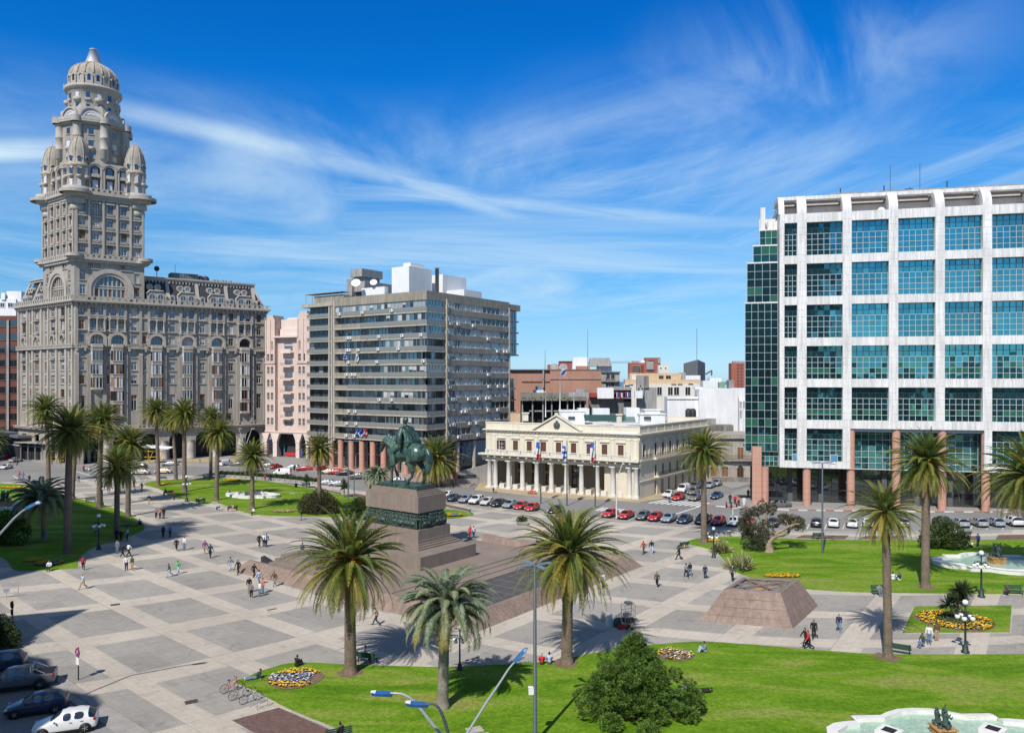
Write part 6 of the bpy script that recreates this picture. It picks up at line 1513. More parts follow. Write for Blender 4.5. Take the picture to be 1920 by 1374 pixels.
for X in (1704,1806,1625):
 p = at(w4x(X),w4y(848),181);mb = MB();mb.T = Matrix.Translation(p);mb.disc(0,0,.72,-.06,0,10,0,pi);mb.arch(0,0,.72,1.0,-.2,.05,1,10);part('arch_hood',mb,[GLD,STO],b.root)
mb = MB()
for k in range(70): p = at(w4x(1595 + k * 4.4),w4y(765),180);mb.box(p.x,p.x + .04,p.y,p.y + .04,p.z - .8,p.z + .3)
part('iron_railing',mb,[IRONB],b.root)
p0,p1 = at(1050,683,700),at(1182,680,700)
root = thing('tower_crane','thin lattice jib of a far crane against the sky','crane',Vector((p0.x,700,0)))
mb = MB();n = 26
for i in range(n):
 a = p0.lerp(p1,i / n);c = p0.lerp(p1,(i + 1) / n);mb.tube([a,c],.14,3);mb.tube([a + Vector((0,0,1.3)),c + Vector((0,0,1.3))],.14,3);mb.tube([a,c + Vector((0,0,1.3))],.1,3)
part('jib',mb,[GRYM],root);mb = MB();mb.box(p0.x + 22,p0.x + 23,699.5,700.5,0,p0.z);part('mast',mb,[GRYM],root)
for x,y0,y1,Z in ((1102,618,700,290),(1022,657,700,270)):
 a = at(x,y1,Z);c = at(x,y0,Z);mb = MB();mb.tube([a,c],[.12,.05],4);single('aerial',mb,[GRYM],'tall thin aerial above the white roof tower' if x > 1050 else 'short thin aerial above the salmon brick wall','aerial',None,'aerials on the skyline')
mb = MB();rr = random.Random(21)
for k in range(520):
 Z = rr.uniform(340,1500);x = rr.uniform(-.75,.75) * Z
 if 300 < Z < 460 and .08 < x / Z < .5 and False: continue
 w,d_,h = rr.uniform(10,26),rr.uniform(10,25),rr.choice((6,8,10,12,14,17)) * rr.uniform(.8,1.1);mb.box(x,x + w,Z,Z + d_,-.5,h,rr.randint(0,4))
single('far_town',mb,[CRM,WHT,BRICK,DCON,TAN],'mass of low roofs far behind the palace','houses',None,None,'stuff')
mb = MB();mb.box(-9000,9000,1700,8990,-.9,.25);struct('river',mb,[mat('river_water',(.03,.10,.16),.3,.1,.01)])
TIM = mat('yellow_timber',(.62,.40,.07),.8,.1,2)
root = thing('site_hoarding','dark site hoarding with a long grey roof at the foot of the tower palace','hoarding',G(60,866))
a,b_ = G(40,862),G(150,868);HM,HL = frame(a,b_)
mb = MB();mb.T = HM;mb.box(0,HL,0,4,4.0,4.3,0);mb.box(-1,HL + .5,-1.5,4,5.2,5.45,1);mb.box(0,HL,1,1.2,.1,4,2);mb.box(HL * .75,HL,-.3,1,2.2,2.5,1)
for k in range(9): mb.box(HL * k / 8 - .1,HL * k / 8 + .1,-.2,0,.1,5.2,1)
part('canopy',mb,[GRYM,CONC,DARK],root)
a,b_ = G(-60,842),G(40,862);HM,HL = frame(a,b_);mb = MB();mb.T = HM;mb.box(0,HL,0,5,0,6.5,2);mb.box(-1,HL,-1,5,6.5,7.2,0);mb.box(0,HL,-.3,0,4,4.4,1);mb.box(HL * .3,HL * .7,-.1,0,2.2,3.4,3);part('shop_front',mb,[GRYM,CONC,DARK,mat('shop_green',(.03,.12,.09),.7)],root)
for i,(x,lab) in enumerate(((104,'left yellow timber prop frame at the hoarding'),(288,'yellow timber prop frame with a pale roof sheet before the arcade'))):
 root = thing('timber_frame',lab,'scaffold',G(x,870),'timber frames of the building site');mb = MB();mb.T = Matrix.Translation(G(x,870))
 for dx in (-1.6,1.3): mb.box(dx,dx + .2,-.1,.1,0,4.4);mb.tube([(dx,0,.2),(dx + 1.6,0,4)],.09,4)
 for z in (1.0,2.0,3.6): mb.box(-2.5,2.4,-.16,-.06,z,z + .16)
 part('props',mb,[TIM],root)
 if i: mb = MB();mb.T = Matrix.Translation(G(x,870));mb.add([(-3.4,-1,4.9),(4.6,-1,4.3),(4.6,3,4.6),(-3.4,3,5.2),(-3.4,-1,5.0),(4.6,-1,4.4),(4.6,3,4.7),(-3.4,3,5.3)],[(0,1,2,3),(4,7,6,5),(0,4,5,1),(1,5,6,2)]);part('roof_sheet',mb,[WHT],root)
root = thing('news_kiosk','pale kiosk with a dark window beside the arcade','kiosk',G(176,868));mb = MB();mb.T = Matrix.Translation(G(176,868));mb.box(-1.8,1.8,0,2.4,0,3.6,0);mb.box(-2.1,2.1,-.4,2.6,3.6,3.85,0);mb.box(-.9,1.7,-.06,0,.5,3.2,1);part('wall',mb,[WHT,DARK],root)
for k,x in enumerate((306,360,390,425)):
 mb = MB();mb.T = Matrix.Translation(G(x,868));mb.box(-2.6,2.6,-.05,.05,.95,1.1);mb.box(-2.6,2.6,-.05,.05,.45,.6);[mb.box(dx,dx + .12,-.05,.05,0,1.1) for dx in (-2.4,0,2.3)]
 single('barrier',mb,[TIM],('first','second','third','last')[k] + ' from the left of the low timber barriers before the arcade','barrier',None,'timber barriers before the arcade')
mb = MB();a,b_ = G(852,908),G(915,905);WM_,WL_ = frame(a,b_);mb.T = WM_;mb.add([(0,0,0),(WL_,0,0),(WL_,0,4.4),(0,0,2.6),(0,.5,0),(WL_,.5,0),(WL_,.5,4.4),(0,.5,2.6)],[(0,1,2,3),(4,7,6,5),(3,2,6,7),(1,5,6,2)]);mb.box(WL_ * .1,WL_ * .65,-.05,0,1.3,2.1,1)
single('ramp_wall',mb,[CONC,SOFFIT],'sloping grey ramp wall with a dark vent strip left of the palace','wall')
p = G(852,908);mb = MB();mb.tube([(0,0,0),(0,0,4),(0,0,7.8)],[.45,.35,.3],8);mb.box(-2.8,0,-.1,.1,2.3,2.9)
single('steel_post',mb,[mat('rust_orange',(.42,.16,.07),.8,.2,3)],'rust-orange steel post standing left of the palace','post',Matrix.Translation(p))
# ------------------------------------------------------------------ monument, sunken court, skylight, fountains
BRONZE = mat('green_bronze',(.078,.165,.128),.36,.35,2.6,.35,9,streak=.6,col2=(.022,.04,.032),spec=.6)
BRONZED = mat('dark_bronze_relief',(.055,.105,.085),.5,.35,2.2,.3,9,col2=(.035,.045,.04),spec=.5)
GRN = mat('brown_granite',(.255,.205,.17),.7,.1,.4,.1,5,streak=.14)
GRND = mat('brown_granite_paving',(.245,.195,.16),.75,.12,.3,.1,4)
GRNP = mat('pink_granite_wall',(.275,.20,.165),.8,.16,.35,.16,5,streak=.2)
SLAB = mat('dark_slate_floor',(.095,.085,.078),.6,.15,.6,.1,5)
def remesh(mb,voxel,name,mats,smooth=True,iters=2):
 me = mb.mesh(name,[]);o = bpy.data.objects.new('tmp',me);COL.objects.link(o)
 m = o.modifiers.new('r','REMESH');m.mode = 'VOXEL';m.voxel_size = voxel
 if iters: s = o.modifiers.new('s','SMOOTH');s.iterations = iters;s.factor = .5
 dg = bpy.context.evaluated_depsgraph_get();dg.update()
 r = bpy.data.meshes.new_from_object(o.evaluated_get(dg));r.name = name
 r.materials.clear()
 for x in mats: r.materials.append(x)
 r.polygons.foreach_set('use_smooth',[smooth] * len(r.polygons))
 bpy.data.objects.remove(o);bpy.data.meshes.remove(me);return r
def limb(mb,pts,n=10):
 """capsule chain of (x, y, z, r)"""
 P = [Vector(p[:3]) for p in pts]
 mb.tube(P,[p[3] for p in pts],n)
 for p in pts: mb.ball(p[:3],p[3],n,6)
M1 = Vector((-.794,.608));M2 = Vector((.608,.793));MC = Vector((-3.66,72.7))
def mw(a,b_): p = MC + M1 * a + M2 * b_;return (p.x,p.y)
def mpoly(a0,a1,b0,b1): return [mw(a0,b0),mw(a0,b1),mw(a1,b1),mw(a1,b0)]
court = thing('monument_court','walled brown granite court around the monument with sloping walls, steps and a dark floor','court',Vector((MC.x,MC.y,PZ)))
def slopewall(a,b_,inn,nm,h=1.25,wb=2.3,wt=.45,caps=(0,0)):
 """wall with battered sides along a-b; inn points into the court"""
 a = Vector(a);b_ = Vector(b_);inn = Vector(inn);mb = MB();d = (b_ - a).normalized()
 A = [a,a + inn * wb,b_ + inn * wb,b_]
 B = [a + inn * (wb * .62) + d * caps[0],a + inn * (wb * .62 + wt) + d * caps[0],b_ + inn * (wb * .62 + wt) - d * caps[1],b_ + inn * (wb * .62) - d * caps[1]]
 mb.add([(p.x,p.y,PZ - .05) for p in A] + [(p.x,p.y,PZ + h) for p in B],[(0,3,7,4),(0,4,5,1),(1,5,6,2),(2,6,7,3),(4,7,6,5)])
 n = int((b_ - a).length / 1.4);out = -inn
 for k in range(1,n):
  p = a + d * (k * 1.4);q = p + inn * (wb * .62);mb.add([(p.x + out.x * .004,p.y + out.y * .004,PZ),(p.x + d.x * .03 + out.x * .004,p.y + d.y * .03 + out.y * .004,PZ),(q.x + d.x * .03 + out.x * .004,q.y + d.y * .03 + out.y * .004,PZ + h + .004),(q.x + out.x * .004,q.y + out.y * .004,PZ + h + .004)],[(0,1,2,3)],1)
 return part(nm,mb,[GRNP,mat('granite_seam',(.225,.165,.135),.9)],court)
slopewall(mw(0,33.7),mw(0,0),M1,'wall',caps=(1.3,1.3));slopewall(mw(0,0),mw(39.5,0),M2,'wall',caps=(1.3,1.3))
slopewall(mw(25,33.7),mw(0,33.7),-M2,'wall',1.3,2.6,caps=(0,1.3));slopewall(mw(40,36),mw(40,22),-M1,'wall',1.2)
mb = MB();mb.prism(ccw(mpoly(2.2,11.2,2.2,31.2)),PZ - .1,PZ + .04,0)
for k in range(1,6): mb.prism(ccw(mpoly(2.2 + k * 1.6,2.24 + k * 1.6,2.3,31.1)),PZ,PZ + .046,1)
for k in range(1,14): mb.prism(ccw(mpoly(2.2,11.2,2.2 + k * 2.1,2.24 + k * 2.1)),PZ,PZ + .05,1)
part('dark_floor',mb,[SLAB,mat('slate_seam',(.25,.24,.22),.8)],court)
mb = MB()
for k,a in enumerate((11.2,12.6,14.0,15.2)): mb.prism(ccw(mpoly(a,37.4,2.3,31.3)),PZ + .1 * k,PZ + .1 * (k + 1) + .02,0)
part('terrace',mb,[GRND],court)
FZ = PZ + .42
for k,(a,b_,w) in enumerate(((3.5,32.7,.9),(9,32.7,.9),(15,32.6,2.4))):
 p = MC + M1 * a + M2 * b_;d = M1 * w * .5;i = -M2
 mb = MB();mb.add([(p.x - d.x - i.x * -.0 + i.x * .35,p.y - d.y + i.y * .35,PZ + .75),(p.x + d.x + i.x * .35,p.y + d.y + i.y * .35,PZ + .75),(p.x + d.x - i.x * .12,p.y + d.y - i.y * .12,PZ + 1.42),(p.x - d.x - i.x * .12,p.y - d.y - i.y * .12,PZ + 1.42)],[(0,1,2,3)]);part('opening',mb,[DARK],court)
mb = MB()
for k in range(3): mb.prism(ccw(mpoly(28 + k * .8,37,3.6 + k * .9,13)),FZ,FZ + .35 * (k + 1))
part('bench_block',mb,[GRN],court)
mb = MB();a,b_ = G(489,1056),G(531,1072);mb.add([(a.x,a.y,PZ + .75),(b_.x,b_.y,PZ + .1),(b_.x + .3,b_.y + .6,PZ + .1),(a.x + .3,a.y + .6,PZ + .8),(a.x,a.y,PZ),(b_.x,b_.y,PZ)],[(0,1,2,3),(0,4,5,1)]);part('stair_rail',mb,[IRONB],court)  # sloped dark panel put in for the shade of the stair opening
K = Vector((-12.2,100.6));PB0 = Vector((-11.26,94.9))
def kp(o,a0,a1,b0,b1): return ccw([tuple(o + M1 * a + M2 * b_) for a,b_ in ((a0,b0),(a0,b1),(a1,b1),(a1,b0))])
ped = thing('pedestal','stepped brown granite pedestal with a dark bronze relief band under the rider','pedestal',Vector((K.x,K.y,FZ)))
mb = MB();mb.prism(kp(PB0,0,16.5,0,10.6),FZ,2.17)
part('podium',mb,[GRN],ped)
mb = MB()
for k in range(3): e = 1.5 - .38 * k;mb.prism(kp(K,-e,10 + e,-e,5.3 + e),2.17 + .2 * k,2.17 + .2 * (k + 1))
part('steps',mb,[GRN],ped)
mb = MB();mb.prism(kp(K,-.42,10.42,-.42,5.72),2.77,4.5);mb.prism(kp(K,-.52,10.52,-.52,5.82),2.77,3.15)
for k in range(1,7): mb.prism(kp(K,-.425,10.425,5.3 * k / 6 - .01,5.3 * k / 6 + .01),3.2,4.49,1)
for k in range(1,9): mb.prism(kp(K,10 * k / 9 - .012,10 * k / 9 + .012,-.425,5.725),3.2,4.49,1)
part('lower_block',mb,[GRN,mat('granite_seam_dark',(.16,.12,.1),.9)],ped)
mb = MB();mb.prism(kp(K,-.02,10.02,-.02,5.32),6.62,8.75)
for k in range(1,5): mb.prism(kp(K,-.025,10.025,5.3 * k / 5 - .01,5.3 * k / 5 + .01),6.7,8.7,1)
for k in range(1,9): mb.prism(kp(K,10 * k / 9 - .01,10 * k / 9 + .01,-.025,5.325),6.7,8.7,1)
for k in range(4): e = .28 * (k + 1);mb.prism(kp(K,e,10 - e,e * .7,5.3 - e * .7),8.75 + .2 * k,8.75 + .2 * (k + 1))
part('upper_block',mb,[GRN,MATS['granite_seam_dark']],ped)
mb = MB();mb.prism(kp(K,.2,9.8,.2,5.1),4.5,6.62)
rr = random.Random(12)
def relief(o,d,n,L_):
 """crowd of marching figures cast in high relief"""
 k = .35
 while k < L_ - .2:
  p = o + d * k + n * rr.uniform(-.02,.10);z = 4.55;h = rr.uniform(1.55,1.85);t_ = d * rr.uniform(-.22,.22)
  A = lambda f_,s=0.,out=0.: (p.x + t_.x * f_ + d.x * s + n.x * out,p.y + t_.y * f_ + d.y * s + n.y * out,z + h * f_)
  mb.tube([A(.5,0,.05),A(.68,0,.08),A(.82,0,.05)],[.17,.2,.12],7);mb.ball(A(.95,0,.08),.125,7,5)
  for s in (-1,1):
   f2 = rr.uniform(-.05,.25);mb.tube([A(.52,s * .1),A(.28,s * (.12 + f2),.12),A(.0,s * (.1 + f2 * .4),.04)],[.13,.1,.07],6);mb.tube([A(.8,s * .2),A(.6,s * .32,.16),A(rr.uniform(.5,.8),s * .3,.2)],[.09,.07,.05],6)
  if rr.random() < .35: mb.tube([A(.1,.3,.12),A(1.1,-.15,.12)],.035,5)
  if rr.random() < .3:
   q = A(.4,.35,.02);mb.ball(q,(.45 * abs(d.x) + .16,.45 * abs(d.y) + .16,.32),8,6);mb.ball((q[0] + d.x * .45,q[1] + d.y * .45,q[2] + .4),(.16,.16,.26),7,5)
  k += rr.uniform(.26,.42)
o = K + M1 * .2 + M2 * .2
for z_ in (0,1): relief(K,M1,-M2,10.);relief(K,M2,-M1,5.3);relief(K + M1 * 10,M2,M1,5.3)
part('relief_band',mb,[BRONZED],ped)
mb = MB();mb.prism(kp(K,1.0,9.0,.75,4.55),9.55,9.72);mb.prism(kp(K,1.25,8.75,.95,4.35),9.72,9.9);part('bronze_plate',mb,[BRONZE],ped)
HS = 3.5;hc = K + M1 * 5.0 + M2 * 2.65
SM = Matrix(((M1.x,-M1.y,0,hc.x),(M1.y,M1.x,0,hc.y),(0,0,1,9.9),(0,0,0,1))) @ Matrix.Scale(HS,4)
st = thing('equestrian_statue','green bronze statue of a cloaked bareheaded rider on a walking horse','statue',Matrix.Translation((hc.x,hc.y,9.9)))
h = MB()
limb(h,[(-.86,0,1.18,.22),(-.72,0,1.23,.335),(-.5,0,1.25,.375),(-.2,0,1.2,.35),(.15,0,1.17,.36),(.45,0,1.19,.35),(.66,0,1.22,.27)],14)
for s in (-1,1): h.ball((-.66,s * .17,1.17),(.34,.22,.34),12,8)
limb(h,[(.5,0,1.30,.27),(.72,0,1.46,.24),(.92,0,1.58,.19),(1.06,0,1.64,.145)],12)
limb(h,[(1.06,0,1.64,.14),(1.2,0,1.5,.13),(1.33,0,1.30,.09),(1.38,0,1.2,.08)],10)
for s in (-1,1): limb(h,[(1.03,s * .08,1.75,.045),(1.05,s * .09,1.87,.018)],6)
for k in range(9): f_ = k / 8;h.ball((.5 + .5 * f_ - .04,(.05 if k % 2 else -.05),1.56 + .22 * f_),(.1,.07,.13),7,5)
for k in range(6): h.tube([(.55 + .09 * k,.12,1.5 + .045 * k),(.5 + .09 * k,.24,1.34 + .05 * k),(.5 + .08 * k,.22,1.18 + .055 * k)],[.06,.06,.02],6)
def hind(y,kx,hx,fx,lift=0.):
 limb(h,[(-.62,y,1.12,.24),(kx,y * 1.05,.84,.16),(hx + .06,y,.60,.095),(hx,y,.5,.082),(hx + .03,y,.3,.056),(fx,y,.13 + lift,.062),(fx + .06,y,.05 + lift,.085),(fx + .07,y,.02 + lift,.09)],9)
def fore(y,pts): limb(h,pts,9)
hind(-.19,-.56,-.84,-.80);hind(.19,-.40,-.58,-.36,.03)
fore(0,[(.52,.17,1.02,.17),(.56,.18,.78,.105),(.57,.18,.52,.075),(.57,.18,.3,.052),(.57,.18,.13,.06),(.62,.18,.03,.085)]);fore(0,[(.52,-.17,1.02,.17),(.68,-.18,.82,.1),(.84,-.18,.64,.075),(.76,-.18,.44,.052),(.66,-.18,.32,.055),(.62,-.18,.25,.08)])
limb(h,[(-1.03,0,1.36,.07),(-1.16,0,1.34,.10),(-1.27,0,1.18,.135),(-1.30,.02,.92,.15),(-1.26,.02,.66,.12),(-1.22,.02,.46,.05)],9)
part('horse',remesh(h,.022,'horse',[BRONZE]),None,st,SM)
r_ = MB()
limb(r_,[(-.06,0,1.58,.21),(-.03,0,1.78,.20),(0,0,1.98,.215),(0,0,2.1,.17),(.0,0,2.22,.075),(.02,0,2.3,.07)],12)
r_.ball((.03,0,2.42),(.115,.095,.135),12,9);r_.ball((.14,0,2.40),(.03,.02,.03),6,5);r_.ball((-.02,0,2.46),(.115,.105,.11),10,7);r_.ball((.09,0,2.33),(.05,.05,.04),7,5)
for s in (-1,1):
 r_.ball((.02,s * .105,2.40),(.025,.02,.04),6,5)
 limb(r_,[(-.02,s * .16,1.58,.15),(.2,s * .34,1.36,.135),(.32,s * .40,1.2,.11),(.25,s * .42,.96,.09),(.2,s * .42,.76,.07),(.34,s * .43,.68,.06),(.42,s * .43,.68,.045)],9)
 limb(r_,[(0,s * .22,2.1,.11),(.02,s * .33,1.92,.095),(.08,s * .36,1.76,.08),(.26,s * .22,1.66,.065),(.38,s * .10,1.62,.06)],9)
 for f_ in range(4): limb(r_,[(.40,s * (.07 + .02 * f_),1.64 - .02 * f_,.018),(.45,s * (.05 + .02 * f_),1.61 - .02 * f_,.014)],5)
limb(r_,[(-.08,0,2.1,.17),(-.16,0,1.9,.19),(-.24,0,1.68,.2),(-.3,0,1.52,.18)],12)
for k in range(9): y = -.32 + .08 * k;r_.tube([(-.12,y * .7,2.14),(-.30 - .03 * (k % 2),y,1.9),(-.38 - .06 * (k % 2),y * 1.15,1.66),(-.44 - .03 * (k % 2),y * 1.2,1.44)],[.05,.06,.06,.04],6)
for s in (-1,1): limb(r_,[(-.06,s * .26,2.1,.12),(-.06,s * .38,1.84,.11),(-.1,s * .42,1.6,.1),(-.12,s * .44,1.36,.06)],8)
r_.tube([(-.42,-.36,1.6),(-.42,.36,1.6)],.12,10);r_.tube([(.0,-.40,1.52),(.02,-.44,1.1),(-.1,-.44,.7)],[.05,.035,.02],6)
limb(r_,[(-.1,0,1.5,.28),(.12,0,1.48,.24)],10)
part('rider',remesh(r_,.018,'rider',[BRONZE]),None,st,SM)
A_,B_,C_,D_ = [Vector(v) for v in ((18.5,76.5),(27.0,74.2),(32.5,81.9),(24.0,84.2))]
T_ = [Vector(v) for v in ((21.2,77.55),(26.5,76.3),(30.1,81.3),(24.6,82.4))]
sk = thing('skylight_pyramid','truncated granite pyramid with a barred skylight on top','skylight',Vector((25.5,79.2,PZ)))
mb = MB();Bt = [A_,B_,C_,D_]
mb.add([(p.x,p.y,PZ - .1) for p in Bt] + [(p.x,p.y,3.0) for p in T_],[(i,(i + 1) % 4,4 + (i + 1) % 4,4 + i) for i in range(4)])
cen = sum((Vector(p) for p in T_),Vector((0,0))) / 4;I_ = [cen + (p - cen) * .86 for p in T_]
mb.add([(p.x,p.y,3.0) for p in T_] + [(p.x,p.y,3.0) for p in I_] + [(p.x,p.y,2.6) for p in I_],[(i,(i + 1) % 4,4 + (i + 1) % 4,4 + i) for i in range(4)] + [(4 + i,4 + (i + 1) % 4,8 + (i + 1) % 4,8 + i) for i in range(4)])
for i in range(4):
 a,b_ = Bt[i],Bt[(i + 1) % 4];c,d = T_[i],T_[(i + 1) % 4];n = Vector(((b_ - a).y,-(b_ - a).x)).normalized() * .006
 for k in (1,2,3): p,q = a.lerp(c,k / 4),b_.lerp(d,k / 4);z = PZ - .1 + (3.1 - PZ) * k / 4;mb.add([(p.x + n.x,p.y + n.y,z - .015),(q.x + n.x,q.y + n.y,z - .015),(q.x + n.x,q.y + n.y,z + .015),(p.x + n.x,p.y + n.y,z + .015)],[(0,1,2,3)],1)
 for k in range(1,6): p,q = a.lerp(b_,k / 6),c.lerp(d,k / 6);e = (b_ - a).normalized() * .012;mb.add([(p.x - e.x + n.x,p.y - e.y + n.y,PZ),(p.x + e.x + n.x,p.y + e.y + n.y,PZ),(q.x + e.x + n.x,q.y + e.y + n.y,2.98),(q.x - e.x + n.x,q.y - e.y + n.y,2.98)],[(0,1,2,3)],1)
part('wall',mb,[GRNP,MATS['granite_seam']],sk)
mb = MB();mb.add([(p.x,p.y,2.72) for p in I_],[(0,1,2,3)],0)
mm = [(I_[i] + I_[(i + 1) % 4]) / 2 for i in range(4)];dm = [cen + (p - cen) * .45 for p in mm]
mb.add([(p.x,p.y,2.73) for p in dm],[(0,1,2,3)],1)
for i in range(4): mb.add([(p.x,p.y,2.735) for p in (I_[i].lerp(cen,.12),dm[i].lerp(I_[i],.2),dm[i - 1].lerp(I_[i],.2))],[(0,1,2)],2)
part('skylight_glass',mb,[glass_mat('skylight_pane',(.40,.37,.33),(.6,.6,.6),.08,.1),mat('orange_panel',(.48,.26,.12),.8,.15,1),mat('brown_panel',(.34,.21,.15),.8,.15,1)],sk)
mb = MB()
for a,b_ in ((I_[0],I_[2]),(I_[1],I_[3])): mb.tube([(a.x,a.y,2.95),(b_.x,b_.y,2.95)],.09,6)
for i in range(4): a,b_ = mm[i],mm[(i + 1) % 4];mb.tube([(a.x,a.y,2.93),(b_.x,b_.y,2.93)],.06,6);a,b_ = I_[i],I_[(i + 1) % 4];mb.tube([(a.x,a.y,2.96),(b_.x,b_.y,2.96)],.1,6)
part('metal_bars',mb,[mat('bar_brown',(.20,.17,.15),.5,.1)],sk)
FW = mat('white_fountain_stone',(.78,.76,.73),.7,.06,.6,.05,5,streak=.08)
WAT = mat('green_water',(.36,.52,.41),.12,.12,1.5,.2,5,bump=.35,bscale=7)
OCH = mat('ochre_stain',(.48,.26,.10),.85,.25,1.5,.2,6,streak=.3)
Q = [(0,3.9),(1.2,3.75),(2.2,3.25),(2.9,2.75),(4.9,2.75),(5.05,2.6),(5.05,1.9),(5.7,1.85),(6.7,1.6),(7.5,.95),(7.85,0)]
def f_outline(s,sy):
 q = Q + [(x,-y) for x,y in Q[-2::-1]] + [(-x,-y) for x,y in Q[1:]] + [(-x,y) for x,y in Q[-2:0:-1]]
 return [(x * s,y * s * sy) for x,y in q]
def figure_group(mb,s,seed):
 rr = random.Random(seed)
 for k in range(3):
  a = k * 2.1 + .4;x,y = .32 * cos(a),.32 * sin(a);lean = rr.uniform(-.15,.15)
  P = lambda px,py,pz,r: ((x + px) * s,(y + py) * s,pz * s,r * s)
  limb(mb,[P(0,0,.35,.2),P(lean * .5,0,.65,.19),P(lean,0,.95,.2),P(lean,0,1.12,.08)],9);c = P(lean,0,1.28,.13);mb.ball(c[:3],c[3],9,7)
  for t_ in (-1,1): limb(mb,[P(.05,t_ * .12,.35,.13),P(.3 * cos(a),.3 * sin(a) + t_ * .1,.25,.1),P(.2 * cos(a),.2 * sin(a) + t_ * .12,.0,.07)],7);limb(mb,[P(lean,t_ * .2,1.0,.085),P(lean + .2,t_ * .34,.85 + .25 * (t_ > 0),.07),P(lean + .3,t_ * .3,.95 + .5 * (t_ > 0 and k == 0),.055)],7)
 for k in range(5): a = k * 1.26;mb.ball((.45 * s * cos(a),.45 * s * sin(a),.08 * s),(.22 * s,.22 * s,.14 * s),7,5)
def fountain(c,s,rz,lab,dry=False,statue=True,boxes=True,sy=1.,fs=1.):
 M_ = Matrix.Translation(c) @ Matrix.Rotation(rz,4,'Z');root = thing('fountain',lab,'fountain',M_,'white basins on the lawns');o = f_outline(s,sy)
 inn = [(x - .6 * s * (1 if x > 0 else -1) * (abs(x) > 5.2 * s) ,y - .55 * s * sy * (1 if y > 0 else -1) * (abs(y) > .4)) for x,y in o]
 n = len(o);mb = MB()
 for (a,b_,za,zb_) in ((o,o,-.2,.42),(o,[(x * 1.015,y * 1.015) for x,y in o],.42,.5),([(x * 1.015,y * 1.015) for x,y in o],inn,.5,.56),(inn,inn,.56,.05)):
  mb.add([(x,y,za) for x,y in a] + [(x,y,zb_) for x,y in b_],[(i,(i + 1) % n,n + (i + 1) % n,n + i) for i in range(n)],0)
 mb.T = M_;m2 = MB();m2.T = M_;m2.add(mb.v,mb.f);part('basin_rim',m2,[FW],root)
 mb = MB();mb.T = M_;mb.add([(x,y,.06 if dry else .28) for x,y in inn],[tuple(range(n))]);part('basin_floor' if dry else 'water',mb,[mat('dry_basin',(.33,.27,.21),.9,.25,.8) if dry else WAT],root)
 if boxes:
  for x in (-3.6 * s,3.6 * s):
   mb = MB();mb.T = M_ @ Matrix.Translation((x,.2,0)) @ Matrix.Rotation(.7,4,'Z');mb.prism([(-.7 * s,-.7 * s),(.7 * s,-.7 * s),(.7 * s,.7 * s),(-.7 * s,.7 * s)],.05,.55);mb.box(-.4 * s,.4 * s,-.4 * s,.4 * s,.551,.56,1);part('jet_box',mb,[FW,DARK],root)
 if statue:
  mb = MB();mb.T = M_;mb.prism([(-.85 * fs,-.75 * fs),(.85 * fs,-.75 * fs),(.85 * fs,.75 * fs),(-.85 * fs,.75 * fs)],.05,1.0 * fs);mb.prism([(-.95 * fs,-.85 * fs),(.95 * fs,-.85 * fs),(.95 * fs,.85 * fs),(-.95 * fs,.85 * fs)],1.0 * fs,1.12 * fs);part('pedestal',mb,[OCH],root)
  g = MB();figure_group(g,1.25 * fs,int(c.x * 7));part('figure_group',remesh(g,.03 * fs,'figure_group',[BRONZED]),None,root,M_ @ Matrix.Translation((0,0,1.1 * fs)))
 return root
c = G(1772,1392,LZ);fountain(Vector((c.x + .2,c.y + .6,LZ)),.98,radians(2),'white lobed fountain with green water and a bronze figure group, nearest one',sy=.95,fs=.72)
c = G(1868,1059,LZ);fountain(Vector((c.x,c.y,LZ)),1.0,radians(-3),'white lobed fountain with green water and a dark statue, on the far right lawn',boxes=False,sy=1.35,fs=.95)
c = G(474,930,LZ);fountain(Vector((c.x,c.y,LZ)),.75,radians(-12),'empty white basin with a brown dry floor on the middle lawn',dry=True,statue=False,boxes=True,sy=1.2)
c = G(8,951,LZ);fountain(Vector((c.x,c.y,LZ)),.85,radians(-10),'shaded white fountain with a dark statue on the left lawn',boxes=False,sy=1.2,fs=1.1)
# ------------------------------------------------------------------ palms, bushes, flower beds
def leaf_mat(name,col,var=.3,trans=.25,rough=.5,tc=None,scale=.9):
 if name in MATS: return MATS[name]
 m = mat(name,col,rough,var,scale,.2,6.,spec=.35);t = m.node_tree;L = t.links.new;b = t.nodes['Principled BSDF']
 tr = nd(t,'ShaderNodeBsdfTranslucent');tr.inputs['Color'].default_value = rgb(tc or [min(1,c * 1.5) for c in col]);mx = nd(t,'ShaderNodeMixShader');mx.inputs[0].default_value = trans
 L(b.outputs[0],mx.inputs[1]);L(tr.outputs[0],mx.inputs[2]);L(mx.outputs[0],t.nodes['Material Output'].inputs['Surface']);return m
PG = [leaf_mat('palm_green',(.095,.145,.026)),leaf_mat('palm_olive',(.215,.225,.036)),leaf_mat('palm_yellow',(.36,.28,.05)),leaf_mat('palm_dry',(.27,.185,.105),.25,.1),mat('palm_rib',(.25,.24,.09),.6,.1,2)]
PB = [leaf_mat('feather_blue',(.22,.28,.185)),leaf_mat('feather_grey',(.29,.32,.19)),leaf_mat('feather_olive',(.34,.30,.10)),PG[3],mat('feather_rib',(.32,.31,.17),.6,.1,2)]
FRUIT = mat('orange_fruit',(.62,.27,.03),.6,.2,5)
TRUNK = mat('palm_trunk',(.185,.14,.105),.95,.25,1.2,.3,10,bump=.6,bscale=14)
TRUNKD = mat('palm_fibre',(.085,.055,.038),.95,.35,2,.3,9,bump=.6)
